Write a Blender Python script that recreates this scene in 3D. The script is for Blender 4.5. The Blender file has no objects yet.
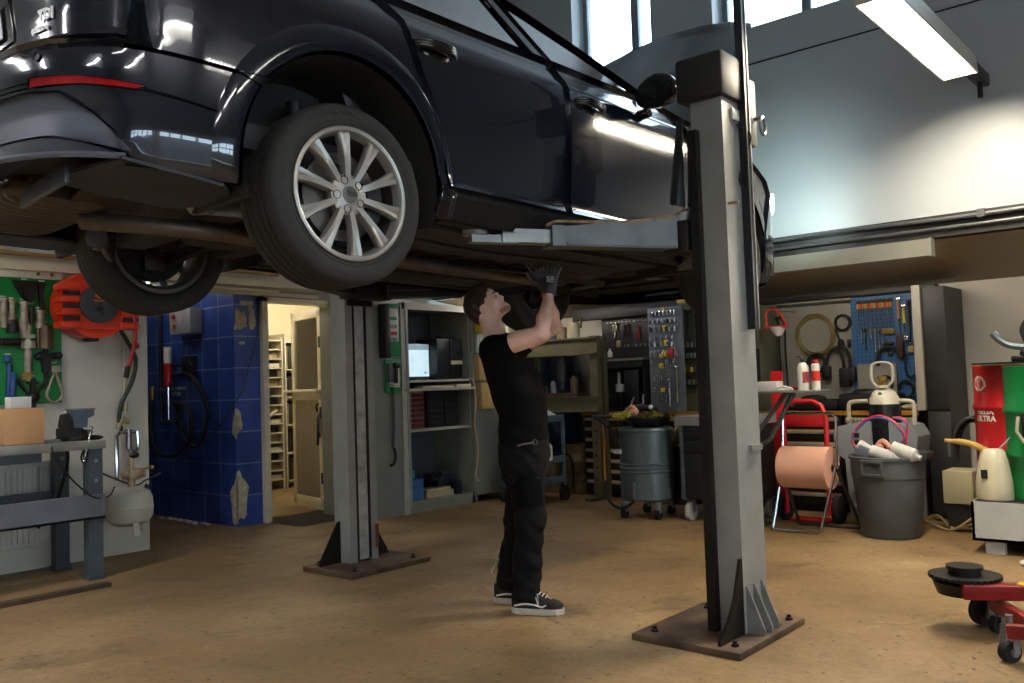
import bpy, bmesh, math, random
import numpy as np
from mathutils import Vector, Matrix, Euler
from mathutils.geometry import delaunay_2d_cdt
from mathutils import noise as mnoise

random.seed(7)
PI = math.pi
sc = bpy.context.scene
COL = sc.collection
# ------------------------------------------------------------------ camera
YAW, PITCH, ROLL = math.radians(40.76), math.radians(2.674), math.radians(1.934)
CAM_H = 1.30
_f = Vector((math.cos(YAW)*math.cos(PITCH), math.sin(YAW)*math.cos(PITCH), math.sin(PITCH)))
_r = _f.cross(Vector((0, 0, 1))).normalized()
_u = _r.cross(_f)
_r2 = _r*math.cos(ROLL) - _u*math.sin(ROLL)
_u2 = _r*math.sin(ROLL) + _u*math.cos(ROLL)
cd = bpy.data.cameras.new('camera')
cam = bpy.data.objects.new('camera', cd)
COL.objects.link(cam)
cam.matrix_world = Matrix(((_r2.x, _u2.x, -_f.x, 0), (_r2.y, _u2.y, -_f.y, 0), (_r2.z, _u2.z, -_f.z, CAM_H), (0, 0, 0, 1)))
cd.sensor_width = 36.0
cd.lens = 874.56/1024*36
cd.clip_start = 0.05
cd.dof.use_dof = False
sc.camera = cam
# ------------------------------------------------------------------ sky seen through the high windows, exposure
w = bpy.data.worlds.new('sky'); sc.world = w
w.use_nodes = True
bg = w.node_tree.nodes['Background']
bg.inputs[0].default_value = (0.72, 0.87, 1.0, 1)
bg.inputs[1].default_value = 5.5
sc.view_settings.view_transform = 'Standard'
sc.view_settings.look = 'None'
sc.view_settings.exposure = 1.05
sc.view_settings.gamma = 1.0
sc.view_settings.use_curve_mapping = False

def area_light(name, loc, sx, sy, power, col, rot=(0, 0, 0), spread=PI):
    l = bpy.data.lights.new(name, 'AREA'); l.shape = 'RECTANGLE'; l.size = sx; l.size_y = sy
    l.energy = power; l.color = col; l.spread = spread
    o = bpy.data.objects.new(name, l); o.location = loc; o.rotation_euler = rot; COL.objects.link(o)
    return o

# ------------------------------------------------------------------ helpers
def H(h, k=1.0):
    h = h.lstrip('#'); v = [int(h[i:i+2], 16)/255 for i in (0, 2, 4)]
    return tuple((x/12.92 if x <= .04045 else ((x+.055)/1.055)**2.4)*k for x in v)

MATS = {}
def M(name, col='#808080', rough=.5, metal=0., var=.12, scale=6., bump=0., coat=0., spec=.5, col2=None, emit=None, estr=0., vscale=None, alpha=None):
    """procedural paint: base colour broken up by noise, slight roughness variation"""
    if name in MATS: return MATS[name]
    m = bpy.data.materials.new(name); m.use_nodes = True
    nt = m.node_tree; n = nt.nodes; L = nt.links
    b = n['Principled BSDF']
    c = H(col) if isinstance(col, str) else col
    tc = n.new('ShaderNodeTexCoord')
    nz = n.new('ShaderNodeTexNoise'); nz.inputs['Scale'].default_value = scale; nz.inputs['Detail'].default_value = 5
    L.new(tc.outputs['Object'], nz.inputs['Vector'])
    if vscale:
        mp = n.new('ShaderNodeMapping'); mp.inputs['Scale'].default_value = vscale
        L.new(tc.outputs['Object'], mp.inputs[0]); L.new(mp.outputs[0], nz.inputs['Vector'])
    rp = n.new('ShaderNodeValToRGB')
    rp.color_ramp.elements[0].position = .3; rp.color_ramp.elements[1].position = .7
    c2 = H(col2) if col2 else tuple(x*(1-2*var) for x in c)
    rp.color_ramp.elements[0].color = (*c2, 1); rp.color_ramp.elements[1].color = (*c, 1)
    L.new(nz.outputs[0], rp.inputs[0]); L.new(rp.outputs[0], b.inputs['Base Color'])
    b.inputs['Metallic'].default_value = metal
    mr = n.new('ShaderNodeMapRange'); mr.inputs[3].default_value = max(rough-.07, .02); mr.inputs[4].default_value = min(rough+.07, 1)
    L.new(nz.outputs[0], mr.inputs[0]); L.new(mr.outputs[0], b.inputs['Roughness'])
    b.inputs['Specular IOR Level'].default_value = spec
    b.inputs['Coat Weight'].default_value = coat
    b.inputs['Coat Roughness'].default_value = .03
    if bump:
        bp = n.new('ShaderNodeBump'); bp.inputs['Strength'].default_value = bump; bp.inputs['Distance'].default_value = .01
        n2 = n.new('ShaderNodeTexNoise'); n2.inputs['Scale'].default_value = scale*6; n2.inputs['Detail'].default_value = 4
        L.new(tc.outputs['Object'], n2.inputs['Vector'])
        L.new(n2.outputs[0], bp.inputs['Height']); L.new(bp.outputs[0], b.inputs['Normal'])
    if emit:
        b.inputs['Emission Color'].default_value = (*H(emit), 1); b.inputs['Emission Strength'].default_value = estr
    MATS[name] = m
    return m

def glass_mat(name, tint, refl=.06, rough=.02):
    if name in MATS: return MATS[name]
    m = bpy.data.materials.new(name); m.use_nodes = True
    nt = m.node_tree; n = nt.nodes; L = nt.links; n.clear()
    o = n.new('ShaderNodeOutputMaterial'); mx = n.new('ShaderNodeMixShader'); t = n.new('ShaderNodeBsdfTransparent'); g = n.new('ShaderNodeBsdfGlossy')
    fr = n.new('ShaderNodeFresnel'); fr.inputs[0].default_value = 1.5
    ad = n.new('ShaderNodeMath'); ad.operation = 'ADD'; ad.inputs[1].default_value = refl-.04; ad.use_clamp = True
    L.new(fr.outputs[0], ad.inputs[0]); L.new(ad.outputs[0], mx.inputs[0])
    t.inputs[0].default_value = (*tint, 1); g.inputs[1].default_value = rough
    nz = n.new('ShaderNodeTexNoise'); nz.inputs['Scale'].default_value = 3
    mr = n.new('ShaderNodeMapRange'); mr.inputs[3].default_value = max(0, rough-.01); mr.inputs[4].default_value = rough+.03
    L.new(nz.outputs[0], mr.inputs[0]); L.new(mr.outputs[0], g.inputs[1])
    L.new(t.outputs[0], mx.inputs[1]); L.new(g.outputs[0], mx.inputs[2]); L.new(mx.outputs[0], o.inputs[0])
    MATS[name] = m
    return m

ORG = {}
def reg(o, base):
    ORG[o.name] = Vector(base)

def put_props(o, label, cat, group=None, kind=None):
    if label: o['label'] = label
    if cat: o['category'] = cat
    if group: o['group'] = group
    if kind: o['kind'] = kind

def thing(name, label, cat, base, group=None):
    o = bpy.data.objects.new(name, None); COL.objects.link(o)
    o.empty_display_size = .1
    o.location = base; reg(o, base); put_props(o, label, cat, group)
    return o

class B:
    """collects shapes in world coordinates; done() links them as ONE mesh object"""
    def __init__(s): s.bm = bmesh.new(); s.mats = []; s.mi = 0
    def use(s, m):
        if m not in s.mats: s.mats.append(m)
        s.mi = s.mats.index(m); return s
    def _fin(s, vs, mtx):
        if mtx is not None: bmesh.ops.transform(s.bm, matrix=mtx, verts=vs)
        fs = set()
        for v in vs:
            for f in v.link_faces: fs.add(f)
        for f in fs: f.material_index = s.mi
        return s
    def box(s, x0, x1, y0, y1, z0, z1, bev=0., mtx=None):
        r = bmesh.ops.create_cube(s.bm, size=1, matrix=Matrix.Translation(((x0+x1)/2, (y0+y1)/2, (z0+z1)/2)) @ Matrix.Diagonal((abs(x1-x0), abs(y1-y0), abs(z1-z0), 1)))
        vs = r['verts']
        if bev:
            es = list({e for v in vs for e in v.link_edges})
            r = bmesh.ops.bevel(s.bm, geom=es, offset=bev, segments=2, profile=.5, affect='EDGES', clamp_overlap=True)
            vs = list({v for f in r['faces'] for v in f.verts} | {v for v in vs if v.is_valid})
            st = list(vs); seen = set(vs)
            while st:
                v = st.pop()
                for e in v.link_edges:
                    o = e.other_vert(v)
                    if o not in seen: seen.add(o); st.append(o)
            vs = list(seen)
        return s._fin(vs, mtx)
    def bar(s, p0, p1, w, h, up=(0, 0, 1), bev=0.):
        """rectangular bar from p0 to p1"""
        p0, p1 = Vector(p0), Vector(p1); d = p1-p0; L = d.length; d.normalize()
        u = Vector(up); sd = d.cross(u)
        if sd.length < 1e-4: sd = d.cross(Vector((1, 0, 0)))
        sd.normalize(); u = sd.cross(d)
        m = Matrix(((sd.x, d.x, u.x, (p0.x+p1.x)/2), (sd.y, d.y, u.y, (p0.y+p1.y)/2), (sd.z, d.z, u.z, (p0.z+p1.z)/2), (0, 0, 0, 1)))
        return s.box(-w/2, w/2, -L/2, L/2, -h/2, h/2, bev, m)
    def cyl(s, p0, p1, r, r2=None, seg=16, caps=True, mtx=None):
        p0, p1 = Vector(p0), Vector(p1); d = p1-p0
        q = d.to_track_quat('Z', 'Y').to_matrix().to_4x4()
        m = Matrix.Translation((p0+p1)/2) @ q
        if mtx is not None: m = mtx @ m
        g = bmesh.ops.create_cone(s.bm, cap_ends=caps, segments=seg, radius1=r, radius2=r if r2 is None else r2, depth=d.length, matrix=m)
        return s._fin(g['verts'], None)
    def sph(s, c, r, seg=12, sc_=(1, 1, 1), mtx=None):
        m = Matrix.Translation(c) @ Matrix.Diagonal((*sc_, 1))
        if mtx is not None: m = mtx @ m
        g = bmesh.ops.create_uvsphere(s.bm, u_segments=seg, v_segments=max(6, seg*2//3), radius=r, matrix=m)
        return s._fin(g['verts'], None)
    def tube(s, pts, r, seg=8, closed=False, smooth=0, taper=None):
        P = [Vector(p) for p in pts]
        if smooth: P = spline(P, smooth, closed)
        n = len(P); rings = []; nrm = None
        for i in range(n):
            if closed: t = P[(i+1) % n]-P[i-1]
            else: t = P[min(i+1, n-1)]-P[max(i-1, 0)]
            if t.length < 1e-9: t = Vector((0, 0, 1))
            t.normalize()
            if nrm is None:
                nrm = t.cross(Vector((0, 0, 1)))
                if nrm.length < .1: nrm = t.cross(Vector((1, 0, 0)))
            nrm = (nrm - t*nrm.dot(t))
            if nrm.length < 1e-6: nrm = t.orthogonal()
            nrm.normalize(); bn = t.cross(nrm)
            rr = r if taper is None else r*taper[min(int(i/(n-1)*(len(taper)-1)+.5), len(taper)-1)]
            rings.append([s.bm.verts.new(P[i] + (nrm*math.cos(2*PI*k/seg) + bn*math.sin(2*PI*k/seg))*rr) for k in range(seg)])
        vs = [v for R in rings for v in R]
        for i in range(n if closed else n-1):
            a, b = rings[i], rings[(i+1) % n]
            for k in range(seg):
                s.bm.faces.new((a[k], a[(k+1) % seg], b[(k+1) % seg], b[k]))
        if not closed:
            s.bm.faces.new(rings[0][::-1]); s.bm.faces.new(rings[-1])
        return s._fin(vs, None)
    def lathe(s, prof, seg=32, mtx=None, closed=False):
        """prof: (r, z) pairs turned about Z, then mtx"""
        rings = []; vs = []
        for r, z in prof:
            if r < 1e-6:
                v = s.bm.verts.new((0, 0, z)); rings.append([v]*seg); vs.append(v)
            else:
                R = [s.bm.verts.new((r*math.cos(2*PI*k/seg), r*math.sin(2*PI*k/seg), z)) for k in range(seg)]
                rings.append(R); vs += R
        for i in range(len(rings)-(0 if closed else 1)):
            a, b = rings[i], rings[(i+1) % len(rings)]
            for k in range(seg):
                f = []
                for v in (a[k], a[(k+1) % seg], b[(k+1) % seg], b[k]):
                    if v not in f: f.append(v)
                if len(f) > 2:
                    try: s.bm.faces.new(f)
                    except ValueError: pass
        return s._fin(vs, mtx)
    def prism(s, poly, d0, d1, axis='y', mtx=None, bev=0.):
        """poly: 2D outline; axis x: (y,z), y: (x,z), z: (x,y), pulled from d0 to d1 along axis"""
        def P(a, b, d): return {'x': (d, a, b), 'y': (a, d, b), 'z': (a, b, d)}[axis]
        A = [s.bm.verts.new(P(a, b, d0)) for a, b in poly]; C = [s.bm.verts.new(P(a, b, d1)) for a, b in poly]
        n = len(poly)
        s.bm.faces.new(A[::-1]); s.bm.faces.new(C)
        for i in range(n): s.bm.faces.new((A[i], A[(i+1) % n], C[(i+1) % n], C[i]))
        vs = A+C
        return s._fin(vs, mtx)
    def quad(s, a, b, c, d):
        vs = [s.bm.verts.new(p) for p in (a, b, c, d)]
        s.bm.faces.new(vs); return s._fin(vs, None)
    def grid(s, rows, closed_u=False, closed_v=False):
        R = [[s.bm.verts.new(p) for p in row] for row in rows]
        nu, nv = len(R), len(R[0])
        for i in range(nu if closed_u else nu-1):
            for j in range(nv if closed_v else nv-1):
                try: s.bm.faces.new((R[i][j], R[(i+1) % nu][j], R[(i+1) % nu][(j+1) % nv], R[i][(j+1) % nv]))
                except ValueError: pass
        return s._fin([v for r in R for v in r], None)
    def done(s, name, mat, parent=None, base=None, smooth=30, label=None, cat=None, group=None, kind=None, rot=None):
        bm = s.bm
        bmesh.ops.recalc_face_normals(bm, faces=bm.faces)
        if parent is not None: base = ORG[parent.name]
        elif base is None:
            zs = [v.co for v in bm.verts]
            mn = [min(c[i] for c in zs) for i in range(3)]; mx = [max(c[i] for c in zs) for i in range(3)]
            base = Vector(((mn[0]+mx[0])/2, (mn[1]+mx[1])/2, mn[2]))
        base = Vector(base)
        bmesh.ops.translate(bm, vec=-base, verts=bm.verts)
        if smooth:
            ca = math.radians(smooth)
            for f in bm.faces: f.smooth = True
            for e in bm.edges:
                if len(e.link_faces) == 2: e.smooth = e.calc_face_angle(0) < ca
        me = bpy.data.meshes.new(name); bm.to_mesh(me); bm.free()
        for m in (s.mats or [mat]): me.materials.append(m)
        o = bpy.data.objects.new(name, me); COL.objects.link(o)
        if parent is not None: o.parent = parent
        else: o.location = base
        ORG[o.name] = base
        put_props(o, label, cat, group, kind)
        return o

def spline(P, k=6, closed=False):
    P = [Vector(p) for p in P]; n = len(P); out = []
    for i in range(n if closed else n-1):
        if closed: a, b, c, d = P[i-1], P[i], P[(i+1) % n], P[(i+2) % n]
        else: a, b, c, d = P[max(i-1, 0)], P[i], P[i+1], P[min(i+2, n-1)]
        for j in range(k):
            t = j/k
            out.append(.5*((2*b)+(c-a)*t+(2*a-5*b+4*c-d)*t*t+(3*b-a-3*c+d)*t**3))
    if not closed: out.append(P[-1])
    return out

def copy_tree(o, loc=None, rotz=None, label=None, group=None, parent=None):
    c = o.copy(); COL.objects.link(c)
    ORG[c.name] = Vector(loc) if loc is not None else ORG[o.name]
    if parent is not None: c.parent = parent
    if loc is not None: c.location = loc
    if rotz is not None: c.rotation_euler = (0, 0, rotz)
    if label: c['label'] = label
    if group: c['group'] = group
    for ch in o.children: copy_tree(ch, parent=c)
    return c

def text_mesh(txt, size, depth=.001, spacing=1.0, bold=0.):
    """vertices/faces of lettering in the XY plane, centred at the origin"""
    cu = bpy.data.curves.new('t', 'FONT'); cu.body = txt; cu.size = size; cu.extrude = depth; cu.align_x = 'CENTER'; cu.align_y = 'CENTER'
    cu.space_character = spacing; cu.offset = bold; cu.resolution_u = 2
    o = bpy.data.objects.new('t', cu); COL.objects.link(o)
    dg = bpy.context.evaluated_depsgraph_get()
    me = bpy.data.meshes.new_from_object(o.evaluated_get(dg))
    V = [v.co.copy() for v in me.vertices]; F = [tuple(p.vertices) for p in me.polygons]
    bpy.data.objects.remove(o); bpy.data.curves.remove(cu); bpy.data.meshes.remove(me)
    return V, F

def add_text(b, txt, size, mtx=None, depth=.001, warp=None, spacing=1.0, bold=0.):
    V, F = text_mesh(txt, size, depth, spacing, bold)
    vs = [b.bm.verts.new(warp(v) if warp else (mtx @ v)) for v in V]
    for f in F:
        try: b.bm.faces.new([vs[i] for i in f]).material_index = b.mi
        except ValueError: pass
    return b

def frame(o, right, up):
    """matrix with local X=right, Y=up, Z=out at o"""
    r = Vector(right).normalized(); u = Vector(up).normalized(); n = r.cross(u).normalized(); u = n.cross(r)
    return Matrix(((r.x, u.x, n.x, o[0]), (r.y, u.y, n.y, o[1]), (r.z, u.z, n.z, o[2]), (0, 0, 0, 1)))

# common materials
STEEL = M('galvanised_steel', '#8f9296', .38, .7, .15, 9)
CHROME = M('chrome', '#c9ccd0', .16, 1., .05, 4)
DARKST = M('dark_steel', '#2b2c2e', .45, .5, .2, 8)
BLACK = M('black_plastic', '#141415', .5, 0, .15, 5)
BLACKM = M('matt_black_rubber', '#101010', .75, 0, .15, 7, bump=.15)
WHITEP = M('white_plastic', '#d9d7cf', .45, 0, .06, 4)
CREAM = M('cream_paint', '#cfc6a8', .5, 0, .08, 4)
BRASS = M('brass', '#a98c4b', .35, .8, .15, 8)
RED = M('red_paint', '#b3151b', .4, 0, .1, 5)
YEL = M('yellow_plastic', '#d9b51c', .45, 0, .1, 5)
# ------------------------------------------------------------------ the room
def floor_mat():
    m = bpy.data.materials.new('worn_concrete'); m.use_nodes = True
    nt = m.node_tree; n = nt.nodes; L = nt.links; b = n['Principled BSDF']
    tc = n.new('ShaderNodeTexCoord')
    def noise(s, d=6, r=.55, dist=0.):
        z = n.new('ShaderNodeTexNoise'); z.inputs['Scale'].default_value = s; z.inputs['Detail'].default_value = d
        z.inputs['Roughness'].default_value = r; z.inputs['Distortion'].default_value = dist
        L.new(tc.outputs['Object'], z.inputs['Vector']); return z
    def ramp(src, stops):
        r = n.new('ShaderNodeValToRGB')
        while len(r.color_ramp.elements) < len(stops): r.color_ramp.elements.new(.5)
        for e, (p, c) in zip(r.color_ramp.elements, stops): e.position = p; e.color = (*c, 1)
        L.new(src, r.inputs[0]); return r
    def mix(a, bb, fac, mode='MIX', f=1.):
        x = n.new('ShaderNodeMix'); x.data_type = 'RGBA'; x.blend_type = mode
        x.inputs[0].default_value = f
        if fac is not None: L.new(fac, x.inputs[0])
        L.new(a, x.inputs[6])
        if isinstance(bb, tuple): x.inputs[7].default_value = (*bb, 1)
        else: L.new(bb, x.inputs[7])
        return x.outputs[2]
    base = ramp(noise(.55, 8, .62).outputs[0], [(.28, H('#604d31')), (.47, H('#816846')), (.62, H('#977d5a')), (.75, H('#ad9773'))]).outputs[0]
    fine = ramp(noise(22, 10, .78).outputs[0], [(.34, (.62, .6, .58)), (.5, (.92, .92, .92)), (.66, (1.1, 1.1, 1.1))]).outputs[0]
    c = mix(base, fine, None, 'MULTIPLY', .8)
    oil = ramp(noise(1.9, 9, .74, .8).outputs[0], [(.56, (0, 0, 0)), (.68, (.75, .75, .75)), (.8, (1, 1, 1))]).outputs[0]
    c = mix(c, H('#3d3222'), oil)
    smear = ramp(noise(.9, 5, .6, 2.5).outputs[0], [(.5, (0, 0, 0)), (.7, (.55, .55, .55))]).outputs[0]
    c = mix(c, H('#75603c'), smear)
    pale = ramp(noise(2.1, 12, .82, .3).outputs[0], [(.60, (0, 0, 0)), (.70, (.6, .6, .6))]).outputs[0]
    c = mix(c, H('#cbbfa2'), pale)
    spots = ramp(noise(20, 4, .55).outputs[0], [(.645, (0, 0, 0)), (.70, (1, 1, 1))]).outputs[0]
    c = mix(c, H('#3a3024'), spots)
    L.new(c, b.inputs['Base Color'])
    rr = n.new('ShaderNodeMapRange'); rr.inputs[3].default_value = .38; rr.inputs[4].default_value = .72
    L.new(noise(2.3, 6).outputs[0], rr.inputs[0]); L.new(rr.outputs[0], b.inputs['Roughness'])
    b.inputs['Specular IOR Level'].default_value = .4
    bp = n.new('ShaderNodeBump'); bp.inputs['Strength'].default_value = .18; bp.inputs['Distance'].default_value = .01
    L.new(noise(30, 6, .7).outputs[0], bp.inputs['Height']); L.new(bp.outputs[0], b.inputs['Normal'])
    return m

def wall_mat(name, col, rough=.5, dirt=.5, band=None):
    """painted masonry; band = (z, colour) repaints the wall above that height"""
    m = bpy.data.materials.new(name); m.use_nodes = True
    nt = m.node_tree; n = nt.nodes; L = nt.links; b = n['Principled BSDF']
    g = n.new('ShaderNodeNewGeometry')
    def noise(s, d=6):
        z = n.new('ShaderNodeTexNoise'); z.inputs['Scale'].default_value = s; z.inputs['Detail'].default_value = d; z.inputs['Roughness'].default_value = .65
        L.new(g.outputs['Position'], z.inputs['Vector']); return z
    c = H(col)
    r = n.new('ShaderNodeValToRGB'); r.color_ramp.elements[0].position = .32; r.color_ramp.elements[1].position = .62
    r.color_ramp.elements[0].color = (*[x*(1-.35*dirt) for x in c], 1); r.color_ramp.elements[1].color = (*c, 1)
    L.new(noise(1.4, 8).outputs[0], r.inputs[0]); out = r.outputs[0]
    if band:
        sx = n.new('ShaderNodeSeparateXYZ'); L.new(g.outputs['Position'], sx.inputs[0])
        st = n.new('ShaderNodeMath'); st.operation = 'GREATER_THAN'; st.inputs[1].default_value = band[0]; L.new(sx.outputs[2], st.inputs[0])
        x = n.new('ShaderNodeMix'); x.data_type = 'RGBA'; L.new(st.outputs[0], x.inputs[0]); L.new(out, x.inputs[6]); x.inputs[7].default_value = (*H(band[1]), 1)
        out = x.outputs[2]
    L.new(out, b.inputs['Base Color']); b.inputs['Roughness'].default_value = rough
    bp = n.new('ShaderNodeBump'); bp.inputs['Strength'].default_value = .12; bp.inputs['Distance'].default_value = .01
    L.new(noise(18, 4).outputs[0], bp.inputs['Height']); L.new(bp.outputs[0], b.inputs['Normal'])
    return m

def tile_mat():
    m = bpy.data.materials.new('blue_glazed_tile'); m.use_nodes = True
    nt = m.node_tree; n = nt.nodes; L = nt.links; b = n['Principled BSDF']
    g = n.new('ShaderNodeNewGeometry'); sx = n.new('ShaderNodeSeparateXYZ'); L.new(g.outputs['Position'], sx.inputs[0])
    ad = n.new('ShaderNodeMath'); ad.operation = 'ADD'; L.new(sx.outputs[0], ad.inputs[0]); L.new(sx.outputs[1], ad.inputs[1])
    cb = n.new('ShaderNodeCombineXYZ'); L.new(ad.outputs[0], cb.inputs[0]); L.new(sx.outputs[2], cb.inputs[1])
    mp = n.new('ShaderNodeMapping'); mp.inputs['Location'].default_value = (.19, .02, 0); L.new(cb.outputs[0], mp.inputs[0])
    br = n.new('ShaderNodeTexBrick'); br.offset = 0; br.inputs['Scale'].default_value = 1
    br.inputs['Brick Width'].default_value = .31; br.inputs['Row Height'].default_value = .31; br.inputs['Mortar Size'].default_value = .006
    br.inputs['Color1'].default_value = (*H('#2f4d9c'), 1); br.inputs['Color2'].default_value = (*H('#284389'), 1); br.inputs['Mortar'].default_value = (*H('#7a86a6'), 1)
    L.new(mp.outputs[0], br.inputs['Vector'])
    nz = n.new('ShaderNodeTexNoise'); nz.inputs['Scale'].default_value = 3.5; nz.inputs['Detail'].default_value = 6; L.new(g.outputs['Position'], nz.inputs['Vector'])
    r = n.new('ShaderNodeValToRGB'); r.color_ramp.elements[0].position = .3; r.color_ramp.elements[1].position = .6
    r.color_ramp.elements[0].color = (.6, .6, .62, 1); r.color_ramp.elements[1].color = (1, 1, 1, 1); L.new(nz.outputs[0], r.inputs[0])
    x = n.new('ShaderNodeMix'); x.data_type = 'RGBA'; x.blend_type = 'MULTIPLY'; x.inputs[0].default_value = 1
    L.new(br.outputs[0], x.inputs[6]); L.new(r.outputs[0], x.inputs[7]); L.new(x.outputs[2], b.inputs['Base Color'])
    b.inputs['Roughness'].default_value = .3
    bp = n.new('ShaderNodeBump'); bp.inputs['Strength'].default_value = .3; bp.inputs['Distance'].default_value = .004; bp.invert = True
    L.new(br.outputs[1], bp.inputs['Height']); L.new(bp.outputs[0], b.inputs['Normal'])
    return m

FLOOR = floor_mat()
WALLW = wall_mat('white_wall_paint', '#cbc6b8', .5, .5, (2.42, '#b4babb'))
WALLU = wall_mat('grey_upper_wall_paint', '#a3abb0', .42, .15)
WALLB = wall_mat('bay_wall_paint', '#c6c1b2', .5, .35)
BROWNC = wall_mat('brown_boarded_ceiling', '#7a6a4e', .5, .5)
TILE = tile_mat()
GREYW = M('grey_partition_paint', '#7d8078', .45, 0, .08, 3)

def struct(name, b, m=None, **k): return b.done(name, m, kind='structure', **k)
b = B().quad((-7, -5, 0), (9.2, -5, 0), (9.2, 11, 0), (-7, 11, 0)); struct('floor', b, FLOOR)
b = B(); b.box(-7, 7.2, -5, 11, 5.6, 5.8); struct('ceiling', b, M('ceiling_board', '#bcc1c4', .6, 0, .05))
b = B(); b.box(-7.1, 3.6, 7.2, 7.5, 0, 5.6); b.box(3.6, 7.2, 7.2, 7.5, 2.30, 5.6); struct('wall_left', b, WALLW)
b = B(); b.box(3.4, 3.6, 7.5, 9.4, 0, 2.6); b.box(3.4, 4.68, 9.4, 9.6, 0, 2.6); b.box(3.4, 5.0, 7.5, 9.6, 2.6, 2.7); struct('wall_alcove', b, wall_mat('alcove_paint', '#3c4358', .5))
b = B(); b.box(4.66, 4.95, 7.575, 9.4, 0, 2.45); struct('wall_blue_tile', b, TILE)
# upper wall over the low bay, with the row of high windows cut in
XW = 7.0
b = B()
SILL, HEAD = 4.28, 5.45
wins = [(4.19, 5.10), (2.30, 3.56), (.2, 1.5)]
ys = [-5.0]
b.box(XW, XW+.35, -5, 7.2, 2.43, SILL); b.box(XW, XW+.35, -5, 7.2, HEAD, 5.6)
edges = sorted(wins); y = -5.0
for a, c in edges: b.box(XW, XW+.35, y, a, SILL, HEAD); y = c
b.box(XW, XW+.35, y, 7.2, SILL, HEAD)
struct('wall_far', b, WALLU)
b = B(); b.box(XW-.006, XW, -5, 7.2, 3.955, 3.965); struct('trim_1', b, DARKST)
FRAMEW = M('window_frame_paint', '#7d8894', .4, 0, .05)
for i, (a, c) in enumerate(wins):
    b = B(); X0, X1 = XW+.2, XW+.27
    for (y0, y1, z0, z1) in ((a, a+.05, SILL, HEAD), (c-.05, c, SILL, HEAD), (a, c, SILL, SILL+.05), (a, c, HEAD-.05, HEAD)): b.box(X0, X1, y0, y1, z0, z1)
    ym = a+.30 if i == 0 else (a+c)/2-.14
    b.box(X0, X1, ym-.04, ym+.04, SILL, HEAD)
    f = struct('window_%d' % (i+1), b, FRAMEW)
    p = B(); p.box(XW+.23, XW+.236, a+.04, c-.04, SILL+.04, HEAD-.04); o = p.done('pane', glass_mat('window_glass', (.93, .96, .97), .06), f)
# low bay
b = B(); b.quad((XW+.02, -5, 2.26), (XW+.02, 7.2, 2.26), (8.8, 7.2, 2.075), (8.8, -5, 2.075)); b.box(XW+.05, 9.0, -5, 7.2, 2.43, 2.5)
struct('ceiling_bay', b, BROWNC)
b = B(); b.box(8.75, 8.95, -5, 7.2, 0, 2.43); struct('wall_bay', b, WALLB)
b = B(); b.box(7.52, 8.8, 7.1, 7.3, 0, 2.43); struct('wall_bay_left', b, WALLB)
b = B(); b.box(-7.2, -7, -5, 7.5, 0, 5.6); struct('wall_behind', b, WALLW)
b = B()
for (x0, x1, z0, z1) in ((-7, -4.6, 0, 5.6), (-4.6, 5.2, 3.7, 5.6), (5.2, 9.0, 0, 5.6), (-.1, .5, 0, 3.7)): b.box(x0, x1, -5.2, -5, z0, z1)
struct('wall_right', b, WALLW)
GATE = M('gate_panel_white', '#b9bcbc', .35, 0, .05)
for k, (x0, x1) in enumerate(((-4.6, -.1), (.5, 5.2))):
    b = B()
    for j in range(6):
        z0 = j*.617
        if j in (2, 3):
            n_ = 5; wd = (x1-x0)/n_
            for q in range(n_+1): b.box(x0+q*wd-.07, x0+q*wd+.07, -5.14, -5.08, z0, z0+.617)
            b.box(x0, x1, -5.14, -5.08, z0, z0+.06); b.box(x0, x1, -5.14, -5.08, z0+.55, z0+.612)
        else: b.box(x0, x1, -5.14, -5.08, z0, z0+.607)
    g = struct('door_%d' % (k+1), b, GATE)
    b = B(); b.box(x0, x1, -5.115, -5.109, 1.234, 2.468); b.done('pane', MATS['window_glass'], g)
# steel edge beam and trunking along the front of the bay
b = B(); b.box(XW-.05, XW+.03, -5, 7.2, 2.385, 2.43); b.box(XW-.02, XW+.05, -5, 7.2, 2.27, 2.385); struct('trim_2', b, M('beam_paint', '#2f2e2b', .5, .2, .3, 9))
b = B(); b.tube([(XW-.06, y_, 2.40+.008*math.sin(y_*3)) for y_ in np.linspace(-5, 3.2, 40)], .016); b.tube([(XW-.05, y_, 2.33) for y_ in np.linspace(-5, 3.2, 20)], .012)
b.box(XW-.085, XW-.03, 1.47, 1.52, 2.37, 2.43)
b.done('cable_run', M('grey_conduit', '#55585c', .4, .3), label='dark conduit pipes running along the beam above the tool bay', cat='pipe')
b = B(); b.box(XW-.09, XW+.0, 1.85, 3.35, 2.135, 2.262); b.box(XW-.095, XW+.005, 1.835, 1.85, 2.13, 2.266)
b.done('duct_cover', M('grey_duct_paint', '#77776d', .45, 0, .08), label='long grey duct box fixed under the beam of the tool bay', cat='duct')
# pipes along the left wall
b = B(); b.box(-7, 4.9, 7.155, 7.2, 2.40, 2.425); struct('trim_3', b, M('brown_wood_strip', '#a07a45', .5, 0, .12, 7))
b = B(); b.box(-7, 4.95, 7.15, 7.2, 2.285, 2.345); struct('trim_4', b, CREAM)
b = B(); b.tube([(3.62, 7.52, 2.26), (4.5, 7.52, 2.26), (5.6, 7.50, 2.26)], .02); b.tube([(3.62, 7.17, 2.25), (4.9, 7.17, 2.245)], .014)
b.done('wall_pipe', CREAM, label='pale pipe running over the blue tiled pier', cat='pipe')

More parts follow.
